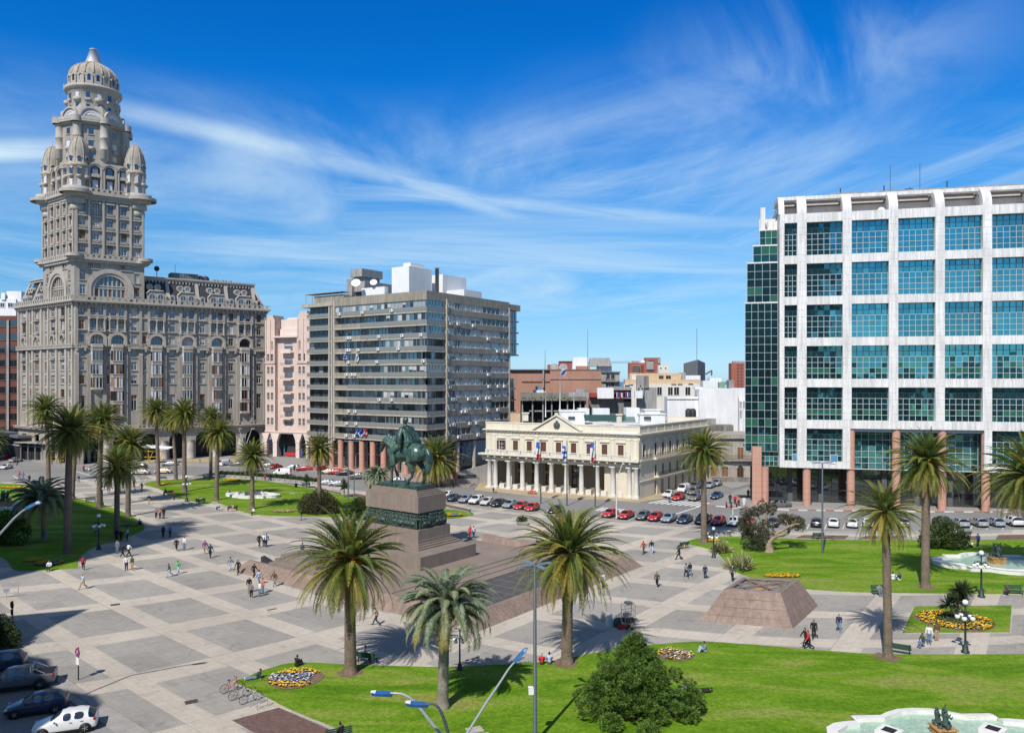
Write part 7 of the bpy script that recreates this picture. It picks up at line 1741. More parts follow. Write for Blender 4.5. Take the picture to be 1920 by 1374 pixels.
def frond(mb,base,az,el,L_,rr,bend,lw,mi,dens=30,droop=.0,vee=.5,tipdroop=1.):
 seg = 12;p = Vector(base);e = el;pts = [];dirs = []
 for i in range(seg + 1):
  d = Vector((cos(az) * cos(e),sin(az) * cos(e),sin(e)));pts.append(p.copy());dirs.append(d);p = p + d * (L_ / seg);e -= bend / seg * (.4 + 1.2 * i / seg) * tipdroop
 side = Vector((-sin(az),cos(az),0));tw = rr.uniform(-.35,.35)
 mb.tube(pts,[.05 - .042 * i / seg for i in range(seg + 1)],3,4,False)
 n = dens
 for k in range(n):
  f_ = .10 + .89 * (k + rr.uniform(-.3,.3)) / n;x = min(max(f_ * seg,0),seg - .001);i = int(x);q = pts[i].lerp(pts[i + 1],x - i);d = dirs[i]
  up = side.cross(d).normalized();up = up if up.z > -.3 else -up
  wl = lw * (sin(pi * min(1,.12 + f_ * .92)) ** .6) * (1.0 if f_ < .8 else 1.0) * rr.uniform(.85,1.1)
  for s in (-1,1):
   sd = (side * s * cos(tw) + up * sin(tw) * s)
   v = (sd * .82 + d * (.55 + .5 * f_) + up * (vee - droop * .9) * .6).normalized();t_ = q + v * wl;t_.z -= wl * (.12 + droop * .5)
   m_ = q + v * wl * .5;m_.z += wl * .04;h = d * (.045 * (1.4 - .6 * f_)) * lw / .55
   mb.add([tuple(q - h * .6),tuple(q + h * .6),tuple(m_ + h * .9),tuple(t_),tuple(m_ - h * .9)],[(0,1,2,3,4)],mi,False)
def palm_crown(seed,R_=5.,n=146,dry=20):
 rr = random.Random(seed);mb = MB();ga = 2.39996
 for k in range(n):
  u = k / (n - 1);az = k * ga + rr.uniform(-.2,.2)
  el = radians(84 - 136 * u ** .9 + rr.uniform(-8,8));L_ = R_ * (.86 + .22 * min(1,u * 2.6)) * rr.uniform(.8,1.08) * (1. if u < .8 else .9)
  mi = rr.choices((0,1,2),((6,3,.4) if u < .35 else (4,4,.7) if u < .7 else (1.5,4,3)))[0]
  frond(mb,(.22 * cos(az),.22 * sin(az),.45 * (1 - u) - .2),az,el,L_,rr,radians(56 + 22 * u),.50 * R_ / 5,mi,40,.05 + .3 * u)
 for k in range(dry):
  az = rr.uniform(0,2 * pi);frond(mb,(.35 * cos(az),.35 * sin(az),-.5),az,radians(rr.uniform(-62,-48)),R_ * rr.uniform(.55,.85),rr,radians(26),.42 * R_ / 5,3,24,.7)
 return mb
def feather_crown(seed,R_=3.6,n=84):
 rr = random.Random(seed);mb = MB()
 for k in range(n):
  u = k / (n - 1);az = k * 2.39996 + rr.uniform(-.25,.25);el = radians(80 - 95 * u + rr.uniform(-8,8));mi = rr.choices((0,1,2),((6,3,.2) if u < .5 else (2,4,1.5) if u < .8 else (1,2,4)))[0]
  frond(mb,(.15 * cos(az),.15 * sin(az),.2 * (1 - u)),az,el,R_ * rr.uniform(.9,1.1),rr,radians(105 + 25 * u),.56 * R_ / 3.6,mi,36,.25 + .4 * u,.7)
 for k in range(6): az = rr.uniform(0,6.3);frond(mb,(.2 * cos(az),.2 * sin(az),-.3),az,radians(-45),R_ * .7,rr,radians(35),.4,3,18,.8)
 return mb
CROWN = {}
for i in range(4): CROWN['p%d' % i] = palm_crown(31 + i,5.,142 + 6 * i,12 + 5 * i).mesh('crown',PG)
CROWN['small'] = palm_crown(51,5.,96,12).mesh('crown',PG)
for i in range(2): CROWN['f%d' % i] = feather_crown(71 + i).mesh('crown',PB)
def palm_trunk(h,r0,r1,seed,neck=1.3,ridge=.035,lean=(0,0)):
 rr = random.Random(seed);mb = MB();n = 18;st = .13;N = max(8,int(h / st));vs = []
 for i in range(N + 1):
  f_ = i / N;z = h * f_;fl = .28 * max(0,1 - z / .9) ** 2;r = r0 + (r1 - r0) * min(1,f_ * 1.3) + fl * r0;rd = ridge if i % 2 else -ridge * .4
  for k in range(n):
   a = 2 * pi * (k + (.5 if (i // 2) % 2 else 0)) / n;rk = r + rd + rr.uniform(-.012,.012) + (.02 if (k + i // 2) % 3 == 0 else 0);vs.append((rk * cos(a) + lean[0] * f_ ** 1.5,rk * sin(a) + lean[1] * f_ ** 1.5,z))
 mb.add(vs,[(i * n + k,i * n + (k + 1) % n,(i + 1) * n + (k + 1) % n,(i + 1) * n + k) for i in range(N) for k in range(n)],0,True)
 if neck:
  for k in range(70):
   a = rr.uniform(0,2 * pi);z = h - neck * rr.random() ** .8;q = r1 * 1.02;o = r1 + rr.uniform(.08,.3);x,y = lean[0] * (z / h) ** 1.5,lean[1] * (z / h) ** 1.5
   mb.tube([(x + q * cos(a),y + q * sin(a),z - .25),(x + o * cos(a),y + o * sin(a),z + .25)],[.1,.05],4,1)
 return mb
PALMS = [  # base x, base y, crown x, crown y, crown width px, crown kind, turn, fruit, label
 (657,1260,655,1050,226,'p0',.3,1,'big date palm at the tip of the near lawn, orange stalks in its crown'),
 (1063,1242,1066,1036,216,'p1',1.1,0,'big date palm beside the dark lamp post, its trunk bare and ridged'),
 (1665,1232,1660,958,146,'small',.4,0,'tall thin-crowned date palm at the edge of the near lawn, on the right'),
 (1735,1101,1737,866,146,'p2',2.0,1,'date palm with dry hanging fronds on the far right lawn, before the office pillars'),
 (1950,1075,1934,892,190,'p3',1.4,0,'date palm cut off by the right edge of the picture'),
 (1320,1016,1319,846,108,'p1',4.0,1,'lone date palm with orange fruit stalks beside the cream palace'),
 (812,910,815,862,112,'p3',.2,1,'date palm behind the bronze horse'),
 (599,962,598,842,74,'p2',5.0,0,'date palm beside the round olive bush on the middle lawn'),
 (473,954,473,856,76,'p0',2.2,0,'low date palm beside the empty white basin'),
 (406,937,409,812,76,'p1',3.1,0,'date palm on the middle lawn, left of the empty basin'),
 (395,894,396,784,58,'p2',1.3,0,'date palm standing half behind another left of the empty basin'),
 (346,921,345,776,76,'p3',2.7,1,'tall date palm on the middle lawn beside the globe lamp'),
 (330,899,322,786,60,'p0',5.2,0,'date palm with a thin trunk beyond the lawn, between two taller ones'),
 (297,911,292,770,66,'p2',.9,0,'tall date palm at the left tip of the middle lawn'),
 (240,967,242,832,88,'p1',5.6,1,'date palm with orange stalks at the path edge, behind the low dark one'),
 (219,1006,220,876,98,'p0',4.4,0,'low dark date palm in the shade at the path'),
 (186,951,190,790,92,'p3',.1,1,'date palm with orange stalks right of the thick dark trunk'),
 (136,936,145,812,72,'p1',1.9,0,'date palm mostly hidden behind the thick dark trunk'),
 (126,1037,131,808,126,'p2',3.6,0,'biggest dark date palm on the shaded left lawn'),
 (91,906,86,768,76,'p0',.6,0,'date palm left of the biggest dark one, before the tower palace'),
 (-22,930,-16,826,66,'p1',2.5,0,'date palm cut off by the left edge of the picture')]
for i,(bx,by,cx,cy,wpx,kind,rz,fr,lab) in enumerate(PALMS):
 b = G(bx,by,LZ);H = (by - cy) / F * b.y;s = wpx / F * b.y / 2 / 4.55;near = wpx > 150
 lean = ((cx - bx) / F * b.y,0);root = thing('palm_tree',lab,'palm tree',Matrix.Translation(b),'date palms on the square')
 tw_ = max(.30,.40 * min(1.15,s)) if not near else .40
 part('trunk',palm_trunk(H - .1,tw_ * 1.18,tw_,i,1.5 * s,.03,lean),[TRUNK,TRUNKD],root,Matrix.Translation(b))
 M_ = Matrix.Translation(b + Vector((lean[0],0,H))) @ Matrix.Rotation(rz,4,'Z') @ Matrix.Rotation(.12 * sin(3 * i),4,'X') @ Matrix.Rotation(.1 * cos(5 * i),4,'Y') @ Matrix.Scale(s,4)
 part('crown',CROWN[kind],None,root,M_)
 if fr:
  rr = random.Random(i);mb = MB()
  for k in range(9):
   a = -pi / 2 + rr.uniform(-1.5,1.5) - rz;o = rr.uniform(.5,1.3);mb.tube([(.2 * cos(a),.2 * sin(a),.1),(o * .7 * cos(a),o * .7 * sin(a),.5),(o * cos(a),o * sin(a),.25)],[.04,.06,.05],4)
   for j in range(26): mb.ball((o * cos(a) + rr.gauss(0,.16),o * sin(a) + rr.gauss(0,.16),.2 + rr.gauss(0,.17)),.055,5,4)
  part('fruit_cluster',mb,[FRUIT],root,M_)
mb = MB()
for p_ in PALMS:
 b = G(p_[0],p_[1],LZ);rr = random.Random(p_[0]);mb.add([(b.x + rr.uniform(.8,1.35) * cos(a),b.y + rr.uniform(.8,1.35) * sin(a),LZ + .006) for a in [2 * pi * k / 14 for k in range(14)]],[tuple(range(14))])
struct('bare_ground',mb,[EARTH])
FEATH = [(830,1326,836,1142,160,'f0',.3,'grey-green feather palm with arching fronds on the near lawn'),(83,1014,76,940,96,'f1',1.0,'dark feather palm in the shade beside the left fountain'),(692,918,706,894,48,'f1',2.2,'small leaning feather palm left of the pedestal')]
for i,(bx,by,cx,cy,wpx,kind,rz,lab) in enumerate(FEATH):
 b = G(bx,by,LZ);H = (by - cy) / F * b.y;s = wpx / F * b.y / 2 / 2.75;lean = ((cx - bx) / F * b.y,0);root = thing('feather_palm',lab,'palm tree',Matrix.Translation(b),'feather palms')
 part('trunk',palm_trunk(H,.42 if i == 0 else .34,.33 if i == 0 else .26,60 + i,.9 if i == 0 else .6,.02,lean),[mat('feather_trunk',(.24,.215,.18),.95,.25,1.2,.25,9,bump=.5),TRUNKD],root,Matrix.Translation(b))
 part('crown',CROWN[kind],None,root,Matrix.Translation(b + Vector((lean[0],0,H))) @ Matrix.Rotation(rz,4,'Z') @ Matrix.Scale(s,4))
def sword_head(mb,c,r,n,rr,w=.05,lo=-40):
 for k in range(n):
  a = rr.uniform(0,2 * pi);e = radians(rr.uniform(lo,88));d = Vector((cos(a) * cos(e),sin(a) * cos(e),sin(e)));sd = Vector((-sin(a),cos(a),0)) * w;c = Vector(c);l = r * rr.uniform(.75,1.1);m_ = c + d * l * .55;t_ = c + d * l;t_.z -= .14 * l * (1 - abs(sin(e)))
  mb.add([tuple(c - sd * .6),tuple(c + sd * .6),tuple(m_ + sd),tuple(t_),tuple(m_ - sd)],[(0,1,2,3,4)],rr.choice((0,0,1)))
SPK = [leaf_mat('sword_green',(.055,.10,.03)),leaf_mat('sword_light',(.12,.16,.05))]
SPD = [leaf_mat('sword_dark',(.03,.055,.022)),leaf_mat('sword_dark2',(.06,.085,.03))]
for bx,by,hs,r,lab,mats_ in ((645,932,[(0,0,2.9),(.1,0,2.0)],1.15,'thin cabbage tree near the middle lamp post',SPK),(575,914,[(0,0,2.3),(0,0,1.5)],.95,'thin cabbage tree at the planter row',SPK),(1797,1163,[(0,0,2.3),(.75,.1,2.9),(-.9,.2,1.5),(.2,.5,1.7),(-.2,-.3,3.0)],1.25,'dark multi-headed dracaena in the yellow flower bed',SPD)):
 b = G(bx,by,LZ);rr = random.Random(bx);root = thing('cabbage_tree',lab,'spiky tree',Matrix.Translation(b));mb = MB()
 for h in hs: mb.tube([(0,0,0),(h[0] * .5,h[1] * .5,h[2] * .6),h],[.12,.09,.07],6)
 part('trunk',mb,[TRUNK],root,Matrix.Translation(b));mb = MB()
 for h in hs: sword_head(mb,h,r,120,rr,.045)
 part('crown',mb,mats_,root,Matrix.Translation(b))
AGV = [leaf_mat('agave_green',(.26,.27,.12),.2,.1),leaf_mat('agave_cream',(.55,.49,.27),.2,.1)]
for bx,by,r,lab in ((1353,1034,2.3,'variegated agave clump beside the globe lamp, upper one'),(1388,1066,2.8,'larger variegated agave clump above the skylight pyramid')):
 b = G(bx,by,LZ);rr = random.Random(bx);mb = MB()
 for dx,dy,s in ((0,0,1),(-.9,.3,.75),(.8,.2,.8),(.1,-.6,.7)): sword_head(mb,(dx * r * .4,dy * r * .4,.1),r * s * .85,46,rr,.09,5)
 single('agave',mb,AGV,lab,'agave',Matrix.Translation(b),'agave clumps')
def tufts(mb,lobes,n,size,rr,mats_n=3,out=.8,blades=5,flat=.35):
 tot = sum(l[3] * l[3] for l in lobes)
 for (x,y,z,r,*sq) in lobes:
  q = sq[0] if sq else 1.
  for k in range(int(n * r * r / tot)):
   d = Vector((rr.gauss(0,1),rr.gauss(0,1),rr.gauss(0,1))).normalized();rad = r * (rr.random() ** .22) * (1 + .12 * sin(7 * d.x + 3 * x) * sin(6 * d.z + 2 * y));p = Vector((x,y,z)) + Vector((d.x,d.y,d.z * q)) * rad
   if p.z < .02: continue
   m_ = rr.choices(range(mats_n),((3,3,1.3) if mats_n == 3 else (1,) * mats_n))[0]
   for j in range(blades):
    v = (d * out + Vector((rr.gauss(0,1),rr.gauss(0,1),rr.gauss(0,.8) + .25)) * .6).normalized();l = size * rr.uniform(.6,1.3);s_ = v.cross(Vector((rr.gauss(0,1),rr.gauss(0,1),rr.gauss(0,1)))).normalized() * l * flat * .5
    mb.add([tuple(p - s_ * .3),tuple(p + v * l * .5 - s_),tuple(p + v * l),tuple(p + v * l * .5 + s_)],[(0,1,2,3)],m_)
JUN = [leaf_mat('juniper_dark',(.06,.12,.02),.35,.2),leaf_mat('juniper',(.11,.19,.032),.35,.2),leaf_mat('juniper_light',(.18,.27,.05),.35,.2)]
BSH = [leaf_mat('bush_dark',(.035,.06,.018)),leaf_mat('bush_mid',(.075,.115,.03)),leaf_mat('bush_light',(.14,.185,.05))]
OLV = [leaf_mat('olive_dark',(.055,.06,.028)),leaf_mat('olive_mid',(.10,.10,.045)),leaf_mat('olive_red',(.145,.09,.055))]
GRY = [leaf_mat('greybush_dark',(.055,.06,.035)),leaf_mat('greybush_mid',(.10,.105,.06)),leaf_mat('greybush_light',(.16,.155,.09))]
def bush(px,lobes,n,size,mats_,lab,seed,stem=None,**kw):
 b = G(*px,LZ);rr = random.Random(seed);root = thing('bush',lab,'bush',Matrix.Translation(b));mb = MB();tufts(mb,lobes,n,size,rr,**kw);part('foliage',mb,mats_,root,Matrix.Translation(b))
 mb = MB()
 for l in lobes[:6]: mb.tube([(l[0] * .15,l[1] * .15,0),(l[0] * .6,l[1] * .6,l[2] * .6),tuple(l[:3])],[.09,.06,.03],5)
 part('stem',mb,[TRUNKD],root,Matrix.Translation(b));return root
rr = random.Random(4);jl = []
for k in range(84):
 f_ = k / 83;a = k * 2.4;rad = (4.15 * (1 - f_ ** 1.5) ** .9) * rr.uniform(.6,1.16) * (1 + .16 * sin(3 * a + 1));z = .3 + 4.75 * f_ * rr.uniform(.9,1.05);jl.append((rad * cos(a) + .1,rad * sin(a) * .8,z,rr.uniform(.38,.85) * (1 - .3 * f_),.5))
for k in range(10): jl.append((rr.uniform(-1.7,1.7),rr.uniform(-1.2,1.2),rr.uniform(.8,2.6),1.2,.8))
jl += [(.3,0,5.2,.5),(.6,.1,4.9,.45),(-.2,0,4.8,.5),(3.9,-.3,.9,1.1,.6),(4.4,-.1,.7,.8,.5)]
bush((1184,1334),jl,17000,.23,JUN,'big spreading juniper on the near lawn',4,blades=5,flat=.2,out=1.1)
bush((598,962),[(-1.4,0,1.7,1.9),(1.4,.2,1.6,1.8),(0,.3,2.6,1.7),(-2.6,0,1.2,1.2),(2.6,0,1.2,1.3),(0,-.6,1.2,1.8)],4200,.26,OLV,'round olive-brown bush behind a palm on the middle lawn',9)
bush((673,972),[(-1.2,0,1.4,1.5),(1.2,.1,1.6,1.5),(0,.2,2.2,1.4),(0,-.5,1.0,1.5)],3200,.24,BSH,'bright green bush left of the pedestal',10)
bush((1770,1028),[(-1.5,0,1.9,1.6,.8),(1.2,.2,2.2,1.6,.8),(-.2,.3,3.0,1.4,.8),(2.2,0,1.2,1.3,.7),(-2.3,0,1.2,1.2,.7),(.6,-.4,1.1,1.4,.7)],3600,.26,BSH,'tiered yellow-green shrub on the right lawn',11)
bush((14,1022),[(-1.6,0,2.0,2.0),(1.2,.2,1.7,1.8),(0,.4,3.2,1.9),(-3.2,0,2.0,2.)],2600,.32,JUN,'dark round bush in the shade at the left edge',12)
bush((2,1212),[(-.9,.2,1.0,1.2),(.5,0,.9,1.0),(-.2,.3,1.7,1.0),(1.0,-.1,.6,.7),(-2.2,0,1.2,1.2)],2200,.22,BSH,'low green shrub at the kerb, left edge of the picture',13)
b = G(1442,1034,LZ);root = thing('crooked_tree','gnarled crooked tree with sparse grey-green foliage on the right lawn','tree',Matrix.Translation(b));mb = MB();fl = MB();rr = random.Random(19)
BARK = mat('pale_bark',(.33,.25,.185),.95,.2,1.5,.25,9,bump=.5)
mb.tube([(0,0,-.1),(.05,0,.5),(-.15,0,1.3),(.35,.1,1.9),(.9,.1,2.2)],[.75,.55,.5,.5,.42],9)
def limbt(p,d,l,r,dep):
 q = p + d * l;mid = p + d * l * .5 + Vector((rr.uniform(-.2,.2),rr.uniform(-.2,.2),rr.uniform(-.1,.2))) * l * .5;mb.tube([p,mid,q],[r,r * .8,r * .6],6)
 if dep == 0: TIPS.append(q);return
 for k in range(rr.choice((2,3))): limbt(q,(d + Vector((rr.uniform(-.9,.9),rr.uniform(-.7,.7),rr.uniform(-.35,.7)))).normalized(),l * rr.uniform(.6,.85),r * .58,dep - 1)
TIPS = []
for d,l in (((-.9,.1,.45),2.2),((-.4,.2,.7),2.0),((.8,0,.5),2.0),((1,.2,.2),2.5),((-1,-.1,.2),2.0)): limbt(Vector((.5,.1,2.0)),Vector(d).normalized(),l,.3,2)
part('trunk',mb,[BARK],root,Matrix.Translation(b))
tufts(fl,[(p.x,p.y,p.z,rr.uniform(.55,.85)) for p in TIPS if p.x < 2.4 or rr.random() < .6] + [(-2.2,0,2.6,1.2),(-1.2,.3,2.2,1.4),(-2.8,.2,1.6,1.0),(-1.6,0,1.3,1.1),(-.4,.2,3.2,1.2)],6500,.19,rr,blades=3,flat=.5);part('crown',fl,GRY,root,Matrix.Translation(b))
TW = mat('bare_twigs',(.20,.155,.13),.95,.2,1)
mb = MB();rr = random.Random(23)
def twig(p,d,l,r,dep):
 q = p + d * l;mb.tube([p,q],[r,r * .65],4 if dep > 1 else 3,0,False)
 if dep == 0: return
 for k in range(4 if dep > 1 else 5): twig(p + d * l * rr.uniform(.55,1.),(d + Vector((rr.uniform(-.8,.8),rr.uniform(-.8,.8),rr.uniform(-.15,.5)))).normalized(),l * rr.uniform(.55,.8),r * .5,dep - 1)
twig(Vector((0,0,0)),Vector((0,0,1)),5.,.3,4)
bare = mb.mesh('branches',[TW]);tk = MB();tk.tube([(0,0,0),(0,0,5)],[.4,.3],8);tkm = tk.mesh('trunk',[TW])
for i,(x,y,Z,s,lab) in enumerate(((1150,795,214,.95,'bare brown street tree behind the palace roof, left of the white party wall'),(1172,790,220,1.,'bare brown street tree before the laundry flats'),(1212,790,218,1.05,'bare tree before the raw concrete tower'),(1238,790,212,.9,'bare tree at the left edge of the white party wall'),(990,792,210,.9,'dark bare tree beside the gutted car park'),(958,800,214,.85,'bare tree behind the left end of the palace roof'))):
 p = at(x,y,Z);p.z = 0;M_ = place(p,i * 1.3,s * 1.05);root = thing('bare_tree',lab,'tree',M_,'bare street trees');part('trunk',tkm,None,root,M_);part('crown',bare,None,root,M_)
FLW = [mat('flower_yellow',(.78,.47,.02),.7,.2,6),mat('flower_violet',(.24,.27,.46),.7,.25,6),mat('flower_white',(.74,.74,.70),.7,.1,6),mat('flower_leaf',(.06,.11,.03),.8,.3,6)]
def bed(px,rx,ry,lab,seed,pat,n=900,soil=True,sz=.09):
 b = G(*px,LZ);rr = random.Random(seed);root = thing('flower_bed',lab,'flower bed',Matrix.Translation(b),'flower beds on the lawns')
 if soil: mb = MB();mb.add([(rx * (1 + .05 * sin(3 * a)) * cos(a),ry * (1 + .05 * cos(4 * a)) * sin(a),.03) for a in [2 * pi * k / 40 for k in range(40)]],[tuple(range(40))]);part('soil',mb,[EARTH],root,Matrix.Translation(b))
 mb = MB()
 for k in range(n):
  a = rr.uniform(0,2 * pi);r = sqrt(rr.random()) * .93;x,y = r * cos(a),r * sin(a);m_ = pat(x,y,rr)
  if m_ is None: continue
  s = sz * rr.uniform(.7,1.4);z = rr.uniform(.08,.2);X,Y = x * rx,y * ry;t_ = rr.uniform(-.5,.5)
  mb.add([(X - s,Y,z - s * t_),(X,Y - s,z + s * .5),(X + s,Y,z + s * t_),(X,Y + s,z + s * .5)],[(0,1,2,3)],m_)
  if rr.random() < .4: mb.add([(X - s,Y + .05,z - .07),(X,Y - s,z - .05),(X + s,Y,z - .07),(X,Y + s,z - .04)],[(0,1,2,3)],3)
 part('flowers',mb,FLW,root,Matrix.Translation(b))
def p_bands(x,y,rr):
 if abs(y) > .45 and x < .75: return 0 if rr.random() < .85 else 3
 return rr.choice((1,1,2,3)) if x < .6 else None
def p_mix(x,y,rr): return rr.choice((0,0,1,2,3,None))
def p_half(x,y,rr): return (0 if x < -.1 or x > .45 else 1) if rr.random() < .7 else 3
def p_yel(x,y,rr): return 0 if rr.random() < .82 else 3
def p_ring(x,y,rr): return (rr.choice((0,0,3,None)) if x * x + y * y > .2 and (x < .35 or y < -.2 or sin(9 * x + 5 * y) > .2) else rr.choice((3,None)))
bed((553,1272),2.25,2.05,'round bed of yellow and violet flowers at the tip of the near lawn',1,p_bands,430)
bed((1264,1227),1.75,1.5,'round bed of mixed flowers right of the juniper',2,p_mix,190)
bed((1467,1080),2.3,.9,'strip of yellow flowers behind the skylight pyramid',3,p_yel,380)
bed((1790,1163),3.7,3.3,'wide ring of yellow flowers round the dracaena',4,p_ring,1500,True,.10)
bed((92,1056),1.9,1.5,'sunlit bed of yellow flowers at the tip of the left lawn',5,p_half,700)
bed((62,1051),1.3,.9,'shaded bed of orange flowers on the left lawn',6,p_yel,260)
bed((236,985),2.3,1.1,'shaded flower bed at the path edge of the left lawn',7,p_half,420)
bed((434,901),2.5,1.4,'bright yellow flower bed at the far edge of the middle lawn',8,p_yel,600,True,.14)
bed((308,908),2.0,1.2,'yellow flower bed at the left tip of the middle lawn',9,p_yel,420,True,.12)
bed((530,959),2.2,1.3,'thin mixed flower bed near the path of the middle lawn',10,p_mix,420)
bed((850,966),1.9,1.3,'white and yellow flower bed right of the pedestal',11,p_half,600,True,.12)
bed((1335,1014),1.3,.8,'small yellow flower bed at the foot of the lone palm',12,p_yel,320)
bed((26,914),3.0,1.6,'yellow flower strip on the left lawn beyond the fountain',13,p_yel,400,True,.13)
rr = random.Random(33);mb = MB();mb.prism([(-.75,-.5),(.75,-.5),(.75,.5),(-.75,.5)],0,.62,0,[(-.85,-.58),(.85,-.58),(.85,.58),(-.85,.58)]);bxm = mb.mesh('box',[CONC]);mb = MB();tufts(mb,[(-.4,0,.95,.5,.8),(.4,0,.95,.5,.8),(0,0,1.05,.5,.8)],330,.2,rr);hg = mb.mesh('hedge',BSH)
nn = 18
for k in range(nn):
 f_ = k / (nn - 1);p = G(416 + 178 * f_,893.5 + 9 * f_ + 5.5 * f_ ** 2,PZ);M_ = place(p,-.35 - .2 * f_,1.);root = thing('planter','clipped hedge in a stone planter, ' + ('leftmost' if k == 0 else 'rightmost' if k == nn - 1 else 'number %d from the left' % (k + 1)) + ' of the row','planter',M_,'planters along the far road');part('box',bxm,None,root,M_);part('hedge',hg,None,root,M_)
p = G(979,984,PZ);M_ = place(p,.2,1.);root = thing('planter','low planter with bright green leaves left of the big palm, alone on the paving','planter',M_);part('box',bxm,None,root,M_);part('hedge',hg,None,root,M_)
# ------------------------------------------------------------------ vehicles
CARG = glass_mat('car_glass',(.008,.01,.012),(.5,.58,.62),.16)
TYRE = mat('tyre',(.018,.018,.018),.85,.1,8)
RIM = mat('rim',(.45,.45,.46),.35,0,1,0,metal=.6)
BLK = mat('black_plastic',(.015,.015,.016),.6,0,1,0)
HLT = mat('headlight',(.7,.72,.74),.15,0,1,0)
TLT = mat('tail_light',(.45,.015,.012),.25,0,1,0)
PLT = mat('plate_white',(.7,.7,.68),.6,0,1,0)
def paint(n,c,metal=.0):
 m = mat('paint_' + n,c,.32,.02,2,0,metal=metal,spec=.5);m.node_tree.nodes['Principled BSDF'].inputs['Coat Weight'].default_value = .7;return m
PAINT = {k: paint(*v) for k,v in dict(w=('white',(.74,.74,.73)),r=('red',(.50,.018,.014)),s=('silver',(.42,.44,.46),.35),g=('grey',(.16,.165,.17),.3),k=('black',(.014,.015,.018)),n=('navy',(.022,.045,.085)),c=('cream',(.66,.62,.53)),b=('pale_blue',(.35,.41,.47),.3),o=('bronze',(.23,.21,.18),.3),d=('dark_green',(.02,.045,.05))).items()}
PAINT['t'] = PAINT['w']
CARS = {
 'hatch': ([(2.0,.58,.34,.60,.5,.64,''),(1.86,.76,.22,.68,.66,.72,''),(1.25,.84,.2,.83,.72,.89,''),(.92,.85,.2,.90,.70,.95,'w'),(.22,.85,.2,.93,.56,1.40,''),(.14,.85,.2,.93,.56,1.42,'g'),(-.42,.85,.2,.94,.57,1.47,''),(-.52,.85,.2,.95,.57,1.47,'g'),(-1.2,.85,.2,.97,.55,1.43,''),(-1.4,.85,.2,.98,.54,1.40,'w'),(-1.84,.82,.22,.98,.60,1.0,''),(-1.98,.74,.3,.84,.6,.88,'')],1.28,-1.25,.31),
 'sedan': ([(2.25,.58,.34,.58,.5,.62,''),(2.1,.78,.22,.68,.66,.72,''),(1.4,.86,.2,.82,.72,.88,''),(.98,.87,.2,.89,.72,.94,'w'),(.25,.87,.2,.92,.56,1.37,''),(.16,.87,.2,.92,.56,1.39,'g'),(-.42,.87,.2,.93,.57,1.43,''),(-.52,.87,.2,.94,.57,1.43,'g'),(-1.05,.87,.2,.95,.55,1.38,''),(-1.12,.87,.2,.95,.54,1.35,'w'),(-1.7,.86,.2,.96,.70,1.0,''),(-2.1,.80,.24,.93,.68,.97,''),(-2.25,.70,.32,.8,.6,.84,'')],1.42,-1.4,.32),
 'suv': ([(2.2,.62,.42,.72,.55,.76,''),(2.06,.82,.3,.82,.72,.88,''),(1.4,.90,.28,.98,.78,1.04,''),(1.05,.91,.28,1.04,.76,1.09,'w'),(.40,.91,.28,1.07,.62,1.60,''),(.30,.91,.28,1.07,.62,1.63,'g'),(-.42,.91,.28,1.08,.63,1.67,''),(-.52,.91,.28,1.09,.63,1.67,'g'),(-1.5,.91,.28,1.11,.62,1.63,''),(-1.75,.91,.28,1.12,.60,1.58,'w'),(-2.05,.88,.3,1.10,.68,1.14,''),(-2.2,.80,.4,.95,.66,1.0,'')],1.38,-1.35,.36),
 'van': ([(2.2,.66,.4,.75,.6,.8,''),(2.05,.84,.28,.92,.76,.98,''),(1.65,.90,.26,1.08,.76,1.14,'w'),(1.0,.92,.26,1.12,.70,1.78,''),(.9,.92,.26,1.12,.70,1.82,'g'),(.25,.92,.26,1.12,.72,1.87,''),(.1,.92,.26,1.12,.72,1.88,''),(-1.9,.92,.26,1.12,.74,1.88,''),(-2.05,.92,.26,1.12,.74,1.84,'w'),(-2.17,.88,.28,1.1,.74,1.14,''),(-2.22,.84,.36,.95,.7,1.0,'')],1.4,-1.35,.34),
 'pickup': ([(2.65,.64,.5,.8,.55,.85,''),(2.5,.84,.36,.92,.74,.98,''),(1.8,.92,.34,1.06,.8,1.12,''),(1.35,.93,.34,1.12,.78,1.16,'w'),(.70,.93,.34,1.14,.62,1.68,''),(.60,.93,.34,1.14,.62,1.70,'g'),(0,.93,.34,1.15,.63,1.74,''),(-.1,.93,.34,1.15,.63,1.74,'g'),(-.75,.93,.34,1.16,.60,1.70,''),(-.85,.93,.34,1.16,.60,1.66,'w'),(-1.0,.93,.34,1.16,.82,1.18,''),(-2.5,.92,.36,1.14,.82,1.16,''),(-2.64,.88,.44,1.08,.8,1.1,'')],1.65,-1.6,.40)}
